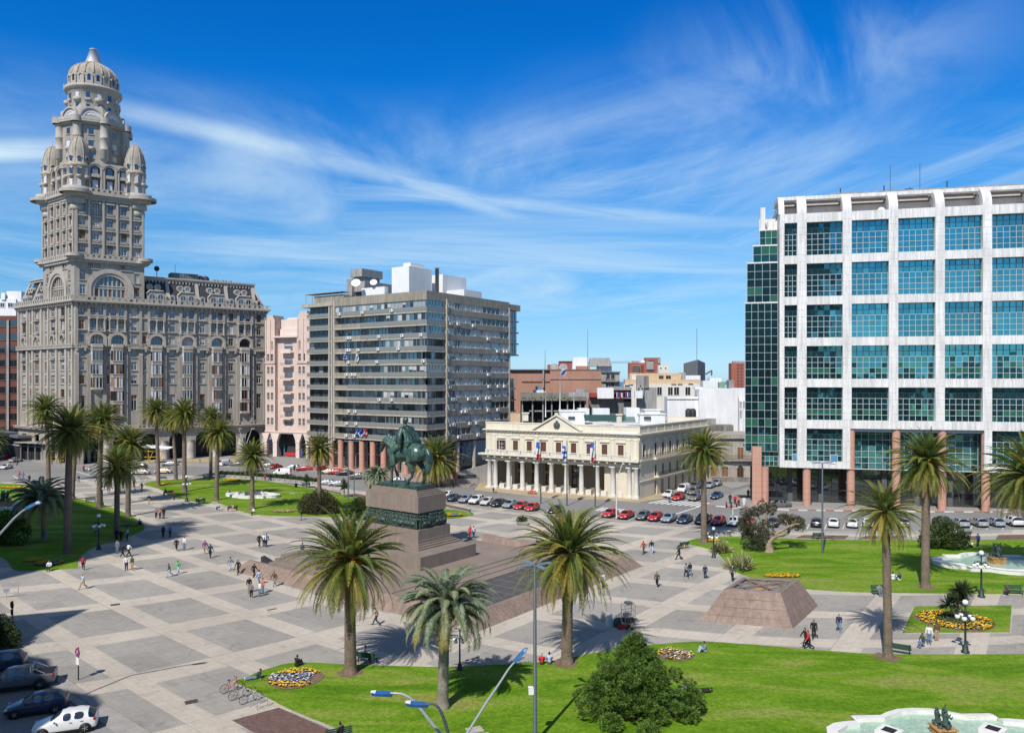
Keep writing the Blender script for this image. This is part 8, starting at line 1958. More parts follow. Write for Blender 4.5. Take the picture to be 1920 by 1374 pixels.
def car_meshes(kind):
 st,xf,xr,wr = CARS[kind];vs = [];fs = [];mi = [];n = 7
 for (x,w,s,b,rw,rz,fl) in st: vs += [(x,0,s),(x,w * .86,s),(x,w * .985,s + .12),(x,w,(s + b) * .55),(x,w * .965,b),(x,rw,rz - .03),(x,0,rz)]
 N = len(st)
 for i in range(N - 1):
  for j in range(n - 1):
   m = 0;fl = st[i][6]
   if fl == 'w' and j == 5: m = 1
   if fl == 'g' and j == 4: m = 1
   if fl == 'w' and j == 4 and i > 3 and kind != 'pickup': m = 1 if kind in ('hatch','suv') else 0
   fs.append((i * n + j,(i + 1) * n + j,(i + 1) * n + j + 1,i * n + j + 1));mi.append(m)
 half = list(fs);k0 = list(mi)
 mir = {}
 for i in range(N):
  for j in range(n):
   if j in (0,n - 1): mir[i * n + j] = i * n + j
   else: mir[i * n + j] = len(vs);v = vs[i * n + j];vs.append((v[0],-v[1],v[2]))
 fs += [tuple(mir[q] for q in reversed(f)) for f in half];mi += k0
 for i in (0,N - 1): r = [i * n + j for j in range(n)] + [mir[i * n + j] for j in range(n - 2,0,-1)];fs.append(tuple(r));mi.append(0)
 me = bpy.data.meshes.new('c');me.from_pydata(vs,[],fs);me.polygons.foreach_set('material_index',mi);me.update()
 bm = bmesh.new();bm.from_mesh(me);cl = bm.edges.layers.float.new('crease_edge')
 for e in bm.edges:
  ms = {f.material_index for f in e.link_faces}
  if len(ms) == 2: e[cl] = .97
 bmesh.ops.recalc_face_normals(bm,faces=bm.faces[:]);bm.to_mesh(me);bm.free()
 for m_ in (PAINT['w'],CARG): me.materials.append(m_)
 o = bpy.data.objects.new('t',me);COL.objects.link(o);md = o.modifiers.new('s','SUBSURF');md.levels = md.render_levels = 2
 dg = bpy.context.evaluated_depsgraph_get();dg.update();r = bpy.data.meshes.new_from_object(o.evaluated_get(dg));bpy.data.objects.remove(o)
 out = []
 for want in (0,1):
  bm = bmesh.new();bm.from_mesh(r);bmesh.ops.delete(bm,geom=[f for f in bm.faces if f.material_index != want],context='FACES');m2 = bpy.data.meshes.new('body' if want == 0 else 'windows')
  for f in bm.faces: f.material_index = 0;f.smooth = True
  bm.to_mesh(m2);bm.free();m2.materials.append(PAINT['w'] if want == 0 else CARG);out.append(m2)
 return out,xf,xr,wr,st
PROTO = {}
def proto(kind,taxi=False):
 (body,win),xf,xr,wr,st = car_meshes(kind);W = max(s[1] for s in st)
 root = bpy.data.objects.new(('delivery_van' if kind == 'van' else 'pickup_truck' if kind == 'pickup' else 'taxi' if taxi else 'parked_car'),None);COL.objects.link(root);WORLD[root.name] = Matrix.Identity(4)
 part('body',body,None,root);part('windows',win,None,root)
 mb = MB()
 for x in (xf,xr):
  for s in (-1,1): mb.T = Matrix.Translation((x,s * (W - .10),wr + .01)) @ Matrix.Rotation(pi / 2,4,'X');mb.lathe([(0,-.12),(wr + .06,-.12),(wr + .06,.113),(0,.113)],20)
 mb.T = Matrix.Identity(4);z = st[1][2];x0 = st[0][0];mb.box(x0 - .2,x0 + .012,-.42,.42,z + .06,z + .22);mb.box(x0 - .2,x0 + .008,-.3,.3,z + .27,z + .36);mb.box(-st[-1][0] * -1 - .01,st[-1][0] + .3,-.6,.6,z + .02,z + .12)
 for s in (-1,1): mb.box(xr + wr + .08,xf - wr - .08,s * W - .03 * (s > 0),s * W + .03 * (s < 0) + .012 * s,st[1][2],st[1][2] + .11)
 part('trim',mb,[BLK],root)
 for x in (xf,xr):
  for s in (-1,1):
   mb = MB();mb.T = Matrix.Rotation(s * -pi / 2,4,'X');mb.lathe([(wr * .62,.0),(wr,.0),(wr + .0,-.02),(wr,.16),(wr * .96,.19),(wr * .66,.195),(wr * .62,.17)],22)
   w_ = part('wheel',mb,[TYRE],root,Matrix.Translation((x,s * (W - .175),wr)));mb = MB();mb.T = Matrix.Rotation(s * -pi / 2,4,'X');mb.lathe([(wr * .64,.17),(wr * .58,.15),(wr * .2,.17),(0,.18)],18)
   for k in range(5): a = 2 * pi * k / 5;mb.tube([(0,0,.17),(wr * .6 * cos(a),wr * .6 * sin(a),.172)],.035,5)
   part('rim',mb,[RIM],w_,Matrix.Translation((x,s * (W - .175),wr)))
 f,r = st[1],st[-2]
 for s in (-1,1):
  mb = MB();mb.T = Matrix.Translation((f[0] - .06,s * f[1] * .84,f[3] - .04)) @ Matrix.Rotation(s * -.45,4,'Z');mb.ball((0,0,0),(.14,.2,.075),10,6);part('headlight',mb,[HLT],root)
  mb = MB();mb.ball((r[0] + .04,s * r[1] * .92,r[3] - .1),(.1,.12,.12 if kind != 'van' else .25),8,6);part('tail_light',mb,[TLT],root)
  mb = MB();ws = [q for q in st if q[6] == 'w'][0];mb.ball((ws[0] - .35,s * (W + .09),ws[3] + .1),(.06,.1,.07),8,6);part('mirror',mb,[BLK],root)
 for x,nx_ in ((st[0][0] + .016,1),(st[-1][0] - .012,-1)): mb = MB();z = st[1][2] + (.2 if nx_ > 0 else .32);mb.box(min(x,x - nx_ * .02),max(x,x - nx_ * .02),-.24,.24,z,z + .11);part('plate',mb,[PLT],root)
 for s in (-1,1):
  mb = MB()
  for k in (0,1):
   q = [t for t in st if t[6] == 'g'];q = q[min(k,len(q) - 1)];mb.box(q[0] - .62,q[0] - .44,s * W * .982 - .014,s * W * .982 + .014,q[3] - .15,q[3] - .11)
  part('door_handle',mb,[BLK],root)
 if kind == 'pickup':
  mb = MB();mb.box(-2.45,-1.05,-.72,.72,1.10,1.185);part('load_bed',mb,[BLK],root)
  mb = MB()
  for s in (-1,1): mb.tube([(-1.1,s * .74,1.12),(-1.0,s * .66,1.72),(-1.15,s * .7,1.62),(-1.95,s * .78,1.16)],.045,7)
  mb.tube([(-1.02,-.66,1.72),(-1.02,.66,1.72)],.045,7);part('sports_bar',mb,[RIM],root)
 if taxi:
  mb = MB();mb.box(-1.1,.1,-.5,.5,1.44,1.485,0);mb.box(-.1,.02,-.3,.3,1.49,1.64,1)
  for s in (-1,1): mb.box(-1.9,1.7,s * .868 - .006,s * .868 + .006,.60,.80,0)
  part('taxi_marks',mb,[mat('taxi_yellow',(.72,.42,.02),.4),mat('taxi_sign',(.1,.35,.12),.5)],root)
 kids(root);return root
def H(dx,dy): return atan2(dy,dx)
KN = dict(h='hatch',s='sedan',u='suv',v='van',p='pickup')
CN = dict(w='white',r='red',s='silver',g='grey',k='black',n='navy blue',c='cream',b='pale blue-grey',o='bronze',d='dark green',t='white and yellow')
VN = dict(h='hatchback',s='saloon',u='estate SUV',v='van',p='pickup')
A1,A2,A3,A4,A5,A6,A7 = H(-.42,-.9),H(-.5,-.87),H(.4,.92),H(.08,1),H(-1,-.06),H(-.93,-.37),H(-.5,-.86)
CARLIST = [ # x, y, kind, colour, heading, what sets it apart
 (838,933,'h','w',A1,'half hidden by the pedestal'),(853,938,'s','n',A3,'next to the pedestal in the palace row'),(874,941,'h','b',A1,'between the navy car and the white SUV'),(894,943.5,'u','w',A1,'in the row before the palace, left of the cream car'),(914,946,'h','c',A1,'in the row before the palace'),(935,948,'s','k',A1,'right of the cream car'),(956,951,'h','b',A1,'left of the red car in the palace row'),(977,954,'h','r',A1,'at the left edge of the big palm, facing the square'),(998,957,'h','r',A1,'second red one behind the left fronds of the big palm'),(1042,961,'s','k',A1,'behind the big palm'),
 (1144,968,'s','r',A2,'at the right edge of the big palm'),(1174,971,'s','r',A2,'left of the dark grey car in the office row'),(1206,973,'h','g',A2,'between two red cars in the office row'),(1229,975,'h','r',A2,'between the grey and the silver car'),(1254,977,'s','b',A2,'right of a red hatchback in the office row'),(1284,979,'s','n',A2,'in the office row, left of the lone palm trunk'),(1319,980.5,'p','k',A2,'behind the lone palm trunk'),(1347,982.5,'h','r',A2,'right of the lone palm trunk'),(1376,984,'h','w',A2,'right of the last red hatchback, facing the square'),(1406,984,'s','r',A3,'behind the crooked tree'),(1450,985,'s','k',A3,'hidden in the crooked tree'),(1496,985,'s','g',A3,'at the right of the crooked tree'),(1531,986,'h','k',A3,'with its tail to the lawn, left of the slim pole'),(1563,986,'s','w',A3,'with its tail to the lawn, right of the slim pole'),(1598,986.5,'s','w',A3,'second white one right of the slim pole'),(1628,986,'s','w',A3,'behind the fronds of the thin-crowned palm'),(1694,986,'h','s',A3,'beside the trunk of the palm with dry fronds'),(1767,982,'s','d',A4,'behind the tiered shrub'),(1799,986,'h','s',A4,'leftmost of the four tails in a row on the right'),(1834,985.5,'h','s',A4,'second from the left of the four tails on the right'),(1865,985,'h','b',A4,'left of the white SUV'),(1897,984,'u','w',A4,'last of the four tails on the right'),(1930,988,'s','k',A4,'cut off by the right edge'),
 (1461,951,'s','g',A5,'alone, driving past the office pillars'),
 (1254,931,'s','w',A7,'turning beside the palace, behind the red car'),(1272,936.5,'s','r',A7,'waiting at the zebra crossing'),(1303,937.5,'h','o',A7,'waiting at the zebra crossing right of the red car'),(1282,922.5,'v','w',A7,'beside the palace wall in the side street'),(1303,917,'u','g',A7,'behind the white van in the side street'),(1300,926,'s','o',A7,'between the van and the zebra crossing'),(1344,934,'s','n',A7,'alone in the side street right of the palm trunk'),(1331,914,'h','b',A7,'parked in front of the stone house, lower one'),(1344,910,'h','s',A7,'parked at the stone house, upper one'),(1331,898,'v','g',A7,'big one before the stone house'),
 (319,873,'s','s',A5,'passing the timber barriers'),(306,887,'s','t',A5,'taxi passing the tall palm'),(264,889,'s','t',A5,'taxi half hidden by the low dark palm'),(262,878,'h','k',A5,'behind the half hidden taxi'),(423,873,'v','w',A3,'parked before the arcade of the tower palace'),(446,874,'s','g',A5,'right of the white van at the arcade'),(484,876,'h','w',A5,'behind the low palm at the far kerb'),(503,876,'s','s',A5,'left of the red car at the pink house'),(518,878,'h','r',A3,'parked before the pink house'),(548,880,'h','s',A5,'right of the red car at the pink house'),(570,882,'s','r',A5,'at the corner of the pink house'),(529,891,'v','w',A5,'driving along the planter row'),(605,882,'h','r',A3,'beside the taxi at the apartment pillars'),(616,888,'s','t',A5,'taxi waiting at the apartment pillars'),(631,889,'s','r',A5,'right of the taxi at the apartment pillars'),(646,891,'s','k',A5,'before the apartment pillars'),(674,898,'p','o',A5,'before the apartment pillars'),(612,909,'s','s',A5,'behind the lone palm of the planter row'),(634,911,'s','s',A5,'right of the lone palm of the planter row'),(744,907,'u','s',A5,'seen between the legs of the bronze horse'),
 (11,879,'s','w',H(.1,-1),'driving towards the square at the left edge'),(30,866,'h','s',H(.2,1),'parked in the shade at the left edge'),(13,860,'s','r',H(.2,1),'farthest one in the shade at the left edge'),
 (124,1369,'h','w',A6,'nearest of the cars parked in the corner'),(70,1334,'h','n',A6,'in the shade between the pickup and the white car'),(34,1290,'p','g',A6,'with a chrome sports bar in the shaded corner'),(-8,1259,'u','n',A6,'mostly outside the left edge, behind the pickup')]
for x,y,k,c,hd,lab in CARLIST:
 key = k + ('t' if c == 't' else '')
 b = G(x,y,.0);M_ = place(b,hd,1.0)
 if key not in PROTO: root = PROTO[key] = proto(KN[k],c == 't');root.matrix_basis = M_;WORLD[root.name] = M_
 else: root = copy_tree(PROTO[key],M_)
 vn = VN[k];root['label'] = (CN[c] + ' ' + vn + ' ' + lab);root['category'] = 'taxi' if c == 't' else 'van' if k == 'v' else 'pickup' if k == 'p' else 'car';root['group'] = 'taxis on the far road' if c == 't' else 'cars on the streets round the square'
 for ch in [o for o in root.children if o.name.startswith('body')]: ch.material_slots[0].link = 'OBJECT';ch.material_slots[0].material = PAINT[c]
def motorbike(px,hd,m,lab):
 M_ = place(G(*px,0),hd,1.);root = thing('motorcycle',lab,'motorcycle',M_,'motorcycles at the kerbs');mb = MB();limb(mb,[(.45,0,.75,.1),(.1,0,.82,.15),(-.3,0,.78,.12),(-.75,0,.85,.08)]);mb.box(-.2,.3,-.12,.12,.3,.65);mb.tube([(.62,0,.32),(.42,0,.95)],.04,6);part('body',remesh(mb,.03,'body',[m]),None,root,M_)
 for x in (-.62,.64):
  mb = MB();mb.T = Matrix.Rotation(pi / 2,4,'X');mb.lathe([(.2,-.04),(.31,-.05),(.31,.05),(.2,.04)],18,cap=False);mb.T = Matrix.Identity(4);mb.box(-.22,.22,-.01,.01,-.02,.02);mb.box(-.02,.02,-.01,.01,-.22,.22);part('wheel',mb,[TYRE],root,M_ @ Matrix.Translation((x,0,.31)))
 mb = MB();mb.tube([(.42,-.35,1.02),(.46,0,.98),(.42,.35,1.02)],.025,6);part('handlebar',mb,[BLK],root,M_)
for i,(x,y) in enumerate(((1362,951),(1371,951.5),(1381,951.5))): motorbike((x,y),1.2,PAINT['r' if i != 1 else 'k'],('first','second','third')[i] + ' motorcycle from the left at the corner kerb of the office')
motorbike((998,927.5),3.0,PAINT['r'],'red motorcycle before the palace columns');motorbike((165,884),.2,PAINT['w'],'pale motorcycle at the crossing beside the kiosk')
# ------------------------------------------------------------------ people
SKIN = [mat('skin_light',(.48,.29,.20),.6,.05,8),mat('skin_tan',(.33,.185,.12),.6,.05,8)]
HAIR = [mat('hair_dark',(.022,.015,.011),.6,.2,20),mat('hair_brown',(.09,.05,.025),.6,.2,20),mat('hair_grey',(.35,.34,.33),.7,.2,20)]
CL = {k: mat('cloth_' + n,c,.9,.12,6) for k,(n,c) in dict(k=('black',(.018,.018,.02)),g=('grey',(.22,.22,.23)),n=('navy',(.025,.035,.075)),b=('blue',(.10,.17,.34)),w=('white',(.70,.70,.69)),r=('red',(.52,.03,.035)),o=('orange',(.60,.18,.05)),e=('green',(.10,.50,.10)),d=('dark_green',(.05,.08,.05)),p=('purple',(.20,.05,.22)),j=('denim',(.13,.19,.30)),t=('tan',(.42,.29,.17)),s=('brown',(.12,.075,.05)),y=('yellow',(.68,.42,.05)),l=('light_blue',(.38,.48,.62)),i=("pink",(.62,.30,.30))).items()}
def skel(pose):
 """joint positions facing +x: hips, knees, ankles, shoulders, elbows, wrists (left y > 0), pelvis height, lean"""
 P = dict(stand=(.93,0,(0,0),(.02,.02),(0,0),(.04,-.02),(.10,.02)),walk=(.91,.06,(.20,-.10),(.38,-.38),(0,.10),(-.16,.18),(-.1,.36)),stride=(.90,.08,(-.06,.24),(-.40,.42),(.14,0),(.2,-.18),(.40,-.08)))
 if pose in P:
  z,ln,kn,an,lift,el,wr = P[pose];q = lambda s: 0 if s > 0 else 1
  J = dict(pel=(0,0,z),chest=(ln,0,z + .38),neck=(ln + .03,0,z + .56),head=(ln + .06,0,z + .70))
  for s in (1,-1): J['hip',s] = (0,.09 * s,z - .04);J['knee',s] = (kn[q(s)] * .9 + .04,.10 * s,.50);J['ank',s] = (an[q(s)],.10 * s,.09 + lift[q(s)]);J['toe',s] = (an[q(s)] + .17,.12 * s,.045 + lift[q(s)] * .5);J['sho',s] = (ln,.185 * s,z + .49);J['elb',s] = (ln + el[q(s)],.24 * s,z + .22);J['wri',s] = (ln + wr[q(s)],.25 * s,z - .02)
  return J
 if pose == 'sit': z,kx,kz,ax,az = .47,.42,.50,.44,.09
 elif pose == 'ground': z,kx,kz,ax,az = .13,.40,.46,.58,.08
 else: z,kx,kz,ax,az = .13,.42,.14,.84,.08
 bx = {'sit': .04,'ground': .03,'recline': -.26,'lie': -.5}[pose];bz = {'sit': .40,'ground': .38,'recline': .28,'lie': .02}[pose]
 J = dict(pel=(0,0,z),chest=(bx,0,z + bz),neck=(bx * 1.3 + .02,0,z + bz * 1.45),head=(bx * 1.5 + .06,0,z + bz * 1.6 + .09))
 for s in (1,-1): J['hip',s] = (.02,.09 * s,z);J['knee',s] = (kx,.13 * s,kz);J['ank',s] = (ax,.11 * s,az);J['toe',s] = (ax + (.16 if pose in ('sit','ground') else .04),.13 * s,az - .04 if pose in ('sit','ground') else az + .12);J['sho',s] = (bx * 1.15,.185 * s,z + bz * 1.25);J['elb',s] = (bx + (.12 if pose != 'recline' else -.05),.25 * s,z + bz * .62);J['wri',s] = (.3,.14 * s,z + .16) if pose in ('sit','ground') else (-.34,.3 * s,.12) if pose == 'recline' else (.05,.26 * s,.12)
 return J
def person_meshes(pose):
 J = skel(pose);V = lambda k: Vector(J[k]);b = MB();c = MB();t_ = MB();h = MB();sh = MB()
 L3 = lambda m,pts,rs,n=8: limb(m,[(*p,r) for p,r in zip(pts,rs)],n)
 for m,g in ((b,0),(c,.018)):
  L3(m,[V('pel') * .8 + V('chest') * .2,V('pel').lerp(V('chest'),.6),V('chest'),V('chest').lerp(V('neck'),.55)],[.125 + g,.118 + g,.135 + g,.10 + g * .6],10)
  for s in (1,-1): m.ball(V('chest') + Vector((0,.08 * s,.02)),(.10 + g,.09 + g,.14 + g),8,6);L3(m,[V(('sho',s)),V(('elb',s)),V(('elb',s)).lerp(V(('wri',s)),.88 if g else 1)],[.062 + g,.046 + g,.03 + g * 1.2])
 L3(b,[V('neck').lerp(V('chest'),.3),V('neck'),V('head') - Vector((.01,0,.05))],[.065,.054,.052]);hd = V('head');b.ball(hd,(.092,.074,.115),12,9);b.ball(hd + Vector((.03,0,-.06)),(.06,.055,.055),8,6);b.ball(hd + Vector((.098,0,-.012)),(.018,.014,.026),6,5)
 for s in (1,-1):
  b.ball(hd + Vector((0,.075 * s,-.01)),(.02,.014,.03),6,5);w = V(('wri',s));d = (w - V(('elb',s))).normalized();sd = Vector((0,1,0));b.ball(w + d * .055,(.036,.022,.05),8,6)
  for k in range(4): q = w + d * .085 + Vector((1,0,0)).cross(sd) * 0 + Vector((.028 - .018 * k,0,0));L3(b,[q,q + d * (.045 - .006 * (k == 3)) + Vector((.004,-.006 * s,0)),q + d * .07 + Vector((.01,-.018 * s,0))],[.0105,.0095,.008],5)
  q = w + d * .03 + Vector((.03,0,0));L3(b,[q,q + d * .04 + Vector((.025,-.008 * s,0))],[.012,.009],5)
 for m,g in ((b,0),(t_,.018)):
  L3(m,[V('pel') + Vector((0,.05,0)),V('pel') - Vector((0,.05,0))],[.125 + g * .8,.125 + g * .8])
  for s in (1,-1): L3(m,[V(('hip',s)),V(('knee',s)),V(('knee',s)).lerp(V(('ank',s)),.45),V(('ank',s)).lerp(V(('knee',s)),.06 if g else 0)],[.088 + g,.062 + g,.055 + g,.042 + g])
 for s in (1,-1): L3(sh,[V(('ank',s)) + Vector((-.03,0,-.03)),V(('toe',s))],[.052,.042]);L3(b,[V(('ank',s)),V(('toe',s))],[.036,.03])
 h.ball(hd + Vector((-.018,0,.025)),(.098,.086,.108),12,8);h.ball(hd + Vector((-.05,0,-.03)),(.06,.075,.09),8,6)
 return remesh(b,.016,'person',[SKIN[0]],iters=1),remesh(c,.022,'jacket',[CL['k']],iters=1),remesh(t_,.022,'trousers',[CL['j']],iters=1),h.mesh('hair',[HAIR[0]]),remesh(sh,.02,'shoes',[CL['k']],iters=1)
POSE = {}
PN = dict(a='walk',b='stride',u='stand',t='sit',q='ground',r='recline',l='lie')
PV = dict(a='walking',b='striding',u='standing',t='sitting on a bench',q='sitting on the grass edge',r='reclining',l='lying on the grass')
PEOPLE = [(156,1104,'b','l','t',250,'alone on the grey square right of the left lawn'),(156,1068,'a','r','k',300,'beside the tip of the left lawn'),(237,1069,'u','w','n',290,'left one of a pair on the paving'),(248,1069,'u','d','t',250,'right one of a pair on the paving'),(229,1045,'a','k','k',60,'at the end of the big shadow'),(241,1043,'a','w','k',60,'beside the dark figure at the end of the big shadow'),(220,1037,'u','g','j',270,'standing near the shaded globe lamp'),(318,1081,'b','d','l',235,'beside the bright green jacket'),(334,1076,'a','e','l',260,'in the brightest green'),(331,1032,'a','k','k',280,'in the palm shadow'),(346,1031,'u','w','j',250,'beside the dark figure in the palm shadow'),(384,1038,'a','p','t',100,'in purple on the paving'),(394,1046,'a','n','k',95,'behind the purple jacket'),(306,1008,'u','n','k',270,'left one of a pair at the shadow tip'),(319,1007,'u','b','n',270,'right one of a pair at the shadow tip'),(293,972,'u','g','k',270,'left of the orange jacket under the palms'),(300,972,'u','o','k',270,'in orange between two others'),(307,972,'u','k','n',270,'right of the orange jacket'),(279,945,'a','k','t',90,'alone on the path under the palms'),(266,921,'a','k','d',250,'at the corner of the middle lawn'),(326,937,'u','s','k',270,'beside the benches at the middle lawn'),(148,905,'a','k','j',250,'crossing between the trunks'),(36,899,'a','r','j',70,'in red on the far crossing'),(43,899,'a','b','j',70,'beside the red figure on the far crossing'),(55,904,'a','k','k',290,'dark on the far crossing'),(33,874,'b','n','n',190,'running past the white car'),(157,884,'u','r','k',270,'in red at the far kerb'),(199,912,'u','e','k',270,'green among the crowd under the palms'),(206,911,'u','k','k',270,'in black among the crowd under the palms'),(231,914,'u','k','k',270,'dark behind the low dark palm'),(251,914,'u','s','k',270,'near the bicycle under the palms'),(219,1014,'u','k','k',250,'left one of three in the shade at the lawn'),(227,1015,'u','k','k',290,'middle one of three in the shade at the lawn'),(239,1013,'u','l','k',200,'in pale blue in the shade at the lawn'),(262,984,'q','b','k',300,'at the shaded lawn tip'),(93,1070,'t','w','k',280,'beside the yellow bed of the left lawn'),
 (486,1026,'a','k','k',80,'left one of three behind the walkers'),(495,1025,'u','w','k',270,'middle one of three'),(499,1025,'a','b','n',90,'right one of three in blue'),(565,975,'u','k','j',200,'alone before the middle lawn'),(431,1070,'a','g','l',80,'first of those along the court wall'),(447,1076,'a','k','k',260,'second of those along the court wall'),(476,1082,'a','k','k',80,'third of those along the court wall'),(486,1095,'a','l','j',260,'in a light shirt along the court wall'),(515,1099,'a','s','g',250,'last along the court wall, in brown'),(467,1111,'u','k','t',300,'behind the grey jacket at the court wall'),(471,1121,'u','g','k',290,'in front of the pair at the court wall'),(487,1118,'u','w','j',230,'facing the grey jacket'),(493,1112,'u','o','j',230,'in orange behind the white top'),(706,1172,'b','t','n',170,'striding right of the big palm trunk'),(560,1046,'q','r','t',200,'in red on the stepped benches'),(567,1042,'u','b','n',90,'in blue on the stepped benches'),(882,1009,'a','r','r',90,'in red behind the court wall'),(888,1009,'a','l','n',90,'beside the red figure behind the court wall'),(908,1013,'q','w','w',270,'sitting on the court wall'),(1130,1101,'a','w','k',250,'at the right end of the court wall'),(1207,1038,'a','r','d',230,'in red beyond the court wall'),(1222,1037,'a','k','l',250,'beside the red figure beyond the court wall'),(1274,1049,'b','k','k',180,'in a long black coat'),(1287,1083,'a','g','k',100,'left one of a pair walking away'),(1294,1080,'a','k','b',90,'right one of a pair walking away'),(1322,1085,'u','n','n',270,'alone, facing the square near the agaves'),(1232,1100,'a','s','k',250,'alone in brown on the paving'),(1373,1089,'a','d','k',60,'in dull green above the skylight'),(1573,1184,'a','n','j',250,'alone before the palm shadow'),(1526,1197,'b','k','k',250,'in black behind the red top'),(1517,1217,'b','r','k',190,'in red at the near lawn'),(1511,1212,'a','k','k',190,'behind the red top at the near lawn'),(1731,1213,'t','d','j',200,'crouching left of the group at the flower bed'),(1742,1207,'u','w','j',250,'middle one of the group at the flower bed'),(1757,1201,'u','s','t',100,'right one of the group at the flower bed'),(1834,1025,'u','b','n',100,'in blue on the far right lawn'),(1822,1026,'q','w','k',200,'low on the grass beside the blue figure'),(1687,1088,'q','n','w',100,'in navy on the right lawn'),(1675,1087,'q','w','w',100,'in white beside the trunk on the right lawn'),(1648,1116,'t','g','j',270,'on the green bench in front of the right lawn'),(1890,1116,'t','s','n',190,'on the bench at the right edge'),(1278,1027,'r','y','j',210,'in a yellow top at the tip of the right lawn'),(1402,1070,'r','k','k',200,'lounging at the larger agave'),(1322,1222,'q','g','l',190,'sitting at the edge of the near lawn beside the mixed flower bed'),(1315,1296,'l','k','k',170,'flat on the near lawn right of the juniper'),(1016,1245,'q','r','k',90,'in bright red at the big palm'),(1030,1244,'q','l','p',90,'beside the bright red top at the big palm'),(556,1249,'q','k','k',60,'in black at the tip of the near lawn'),(480,1272,'r','n','j',200,'reclining beside the bicycles'),(1185,1180,'q','t','k',200,'crouching beside the vendor cart'),(683,1240,'t','w','k',30,'on the bench in the palm shadow'),(640,1392,'t','k','k',150,'on the bench at the bottom edge'),
 (1369,944,'u','k','k',270,'with the motorcycles at the office corner'),(1378,946,'u','r','k',270,'in red with the motorcycles'),(1385,948,'u','o','k',250,'in orange right of the motorcycles'),(1395,949,'u','w','w',250,'in white at the office corner'),(1403,934,'u','k','k',250,'alone before the granite pier'),(1255,941,'u','w','n',250,'on the zebra crossing'),(925,923,'u','w','k',60,'walking along the palace kerb'),(497,902,'a','r','k',60,'in red at the planter row'),(505,901,'a','k','k',60,'small, beside the red figure at the planter row'),(411,956,'t','l','n',230,'on the kerb of the middle lawn'),(437,958,'t','i','i',240,'in pink on the kerb of the middle lawn'),(476,965,'t','w','k',240,'below the low palm of the middle lawn'),(311,927,'t','r','j',240,'in red on the bench of the middle lawn'),(376,943,'t','w','d',240,'on the bench behind the globe lamp'),(431,925,'q','p','i',200,'on the rim of the empty basin'),(1562,930,'u','t','k',200,'in tan behind the lobby glass front'),(552,884,'u','k','k',270,'crossing before the pink house')]
rr = random.Random(77)
for i,(x,y,p,j,t_,hd,lab) in enumerate(PEOPLE):
 if p not in POSE: POSE[p] = person_meshes(PN[p])
 g = LZ if p in 'lrq' and y > 890 else PZ;b = G(x,y,g);s = 1.0 if b.y < 100 else 1.06
 M_ = place(b,radians(hd),s * rr.uniform(.95,1.05));bo,ja,tr,ha,so = POSE[p]
 o = part('person',bo,None,None,M_);tag(o,'person in ' + CL[j].name[6:].replace('_',' ') + ', ' + lab,'person','people on the square')
 for nm,me,m in (('jacket',ja,CL[j]),('trousers',tr,CL[t_]),('hair',ha,rr.choice(HAIR[:2]) if i % 9 else HAIR[2]),('shoes',so,CL[rr.choice('kkgw')])):
  c = part(nm,me,None,o,M_);c.material_slots[0].link = 'OBJECT';c.material_slots[0].material = m
 o.material_slots[0].link = 'OBJECT';o.material_slots[0].material = rr.choice(SKIN)
# ------------------------------------------------------------------ street furniture
LPM = mat('lamp_iron',(.025,.045,.042),.5,.1,4)
GLB = mat('lamp_globe',(.80,.80,.77),.2,0,1,0)
GALV = mat('galvanised',(.42,.44,.46),.45,.08,2,metal=.3)
BLUEH = mat('lamp_blue',(.03,.13,.34),.4,.1,3)
DPOLE = mat('dark_pole',(.06,.085,.095),.5,.05,2)
BGRN = mat('bench_green',(.03,.085,.06),.6,.15,4)
CH_T = mat('chair_steel',(.3,.3,.3),.4,0,1,0,metal=.5)
mb = MB();mb.lathe([(.30,0),(.30,.12),(.22,.18),(.2,.5),(.11,.62),(.085,.8),(.07,2.6),(.1,2.66),(.06,2.72),(.05,3.55)],12)
for k in range(5): a = 2 * pi * k / 5;mb.tube([(0,0,2.75),(.28 * cos(a),.28 * sin(a),3.02),(.50 * cos(a),.50 * sin(a),2.98),(.52 * cos(a),.52 * sin(a),2.86)],.03,6);mb.lathe([(.1,0),(.12,.06),(.02,.1)],8,(.52 * cos(a),.52 * sin(a),2.80))
mb.lathe([(.12,3.5),(.12,3.58)],8);lpost = mb.mesh('post',[LPM]);mb = MB();mb.ball((0,0,0),.21,14,10);gl = mb.mesh('globe',[GLB])
for x,y,top,lab in ((185,1030,963,'globe lamp on the shaded left lawn edge'),(1810,1223,1124,'nearest globe lamp, below the yellow flower ring'),(1840,1119,1032,'globe lamp before the far right fountain'),(1338,1045,988,'globe lamp beside the upper agave clump'),(862,1256,1172,'globe lamp behind the feather palm'),(350,940,891,'globe lamp at the edge of the middle lawn'),(192,948,900,'thin globe lamp between the left palm trunks')):
 b = G(x,y,PZ);s = (y - top) / F * b.y / 3.95;M_ = place(b,.3,s);root = thing('globe_lamp',lab,'street lamp',M_,'globe lamps of the square');part('post',lpost,None,root,M_);part('globe',gl,None,root,M_ @ Matrix.Translation((0,0,3.76)))
 for k in range(5): a = 2 * pi * k / 5;part('globe',gl,None,root,M_ @ Matrix.Translation((.52 * cos(a),.52 * sin(a),2.66)) @ Matrix.Scale(.86,4))
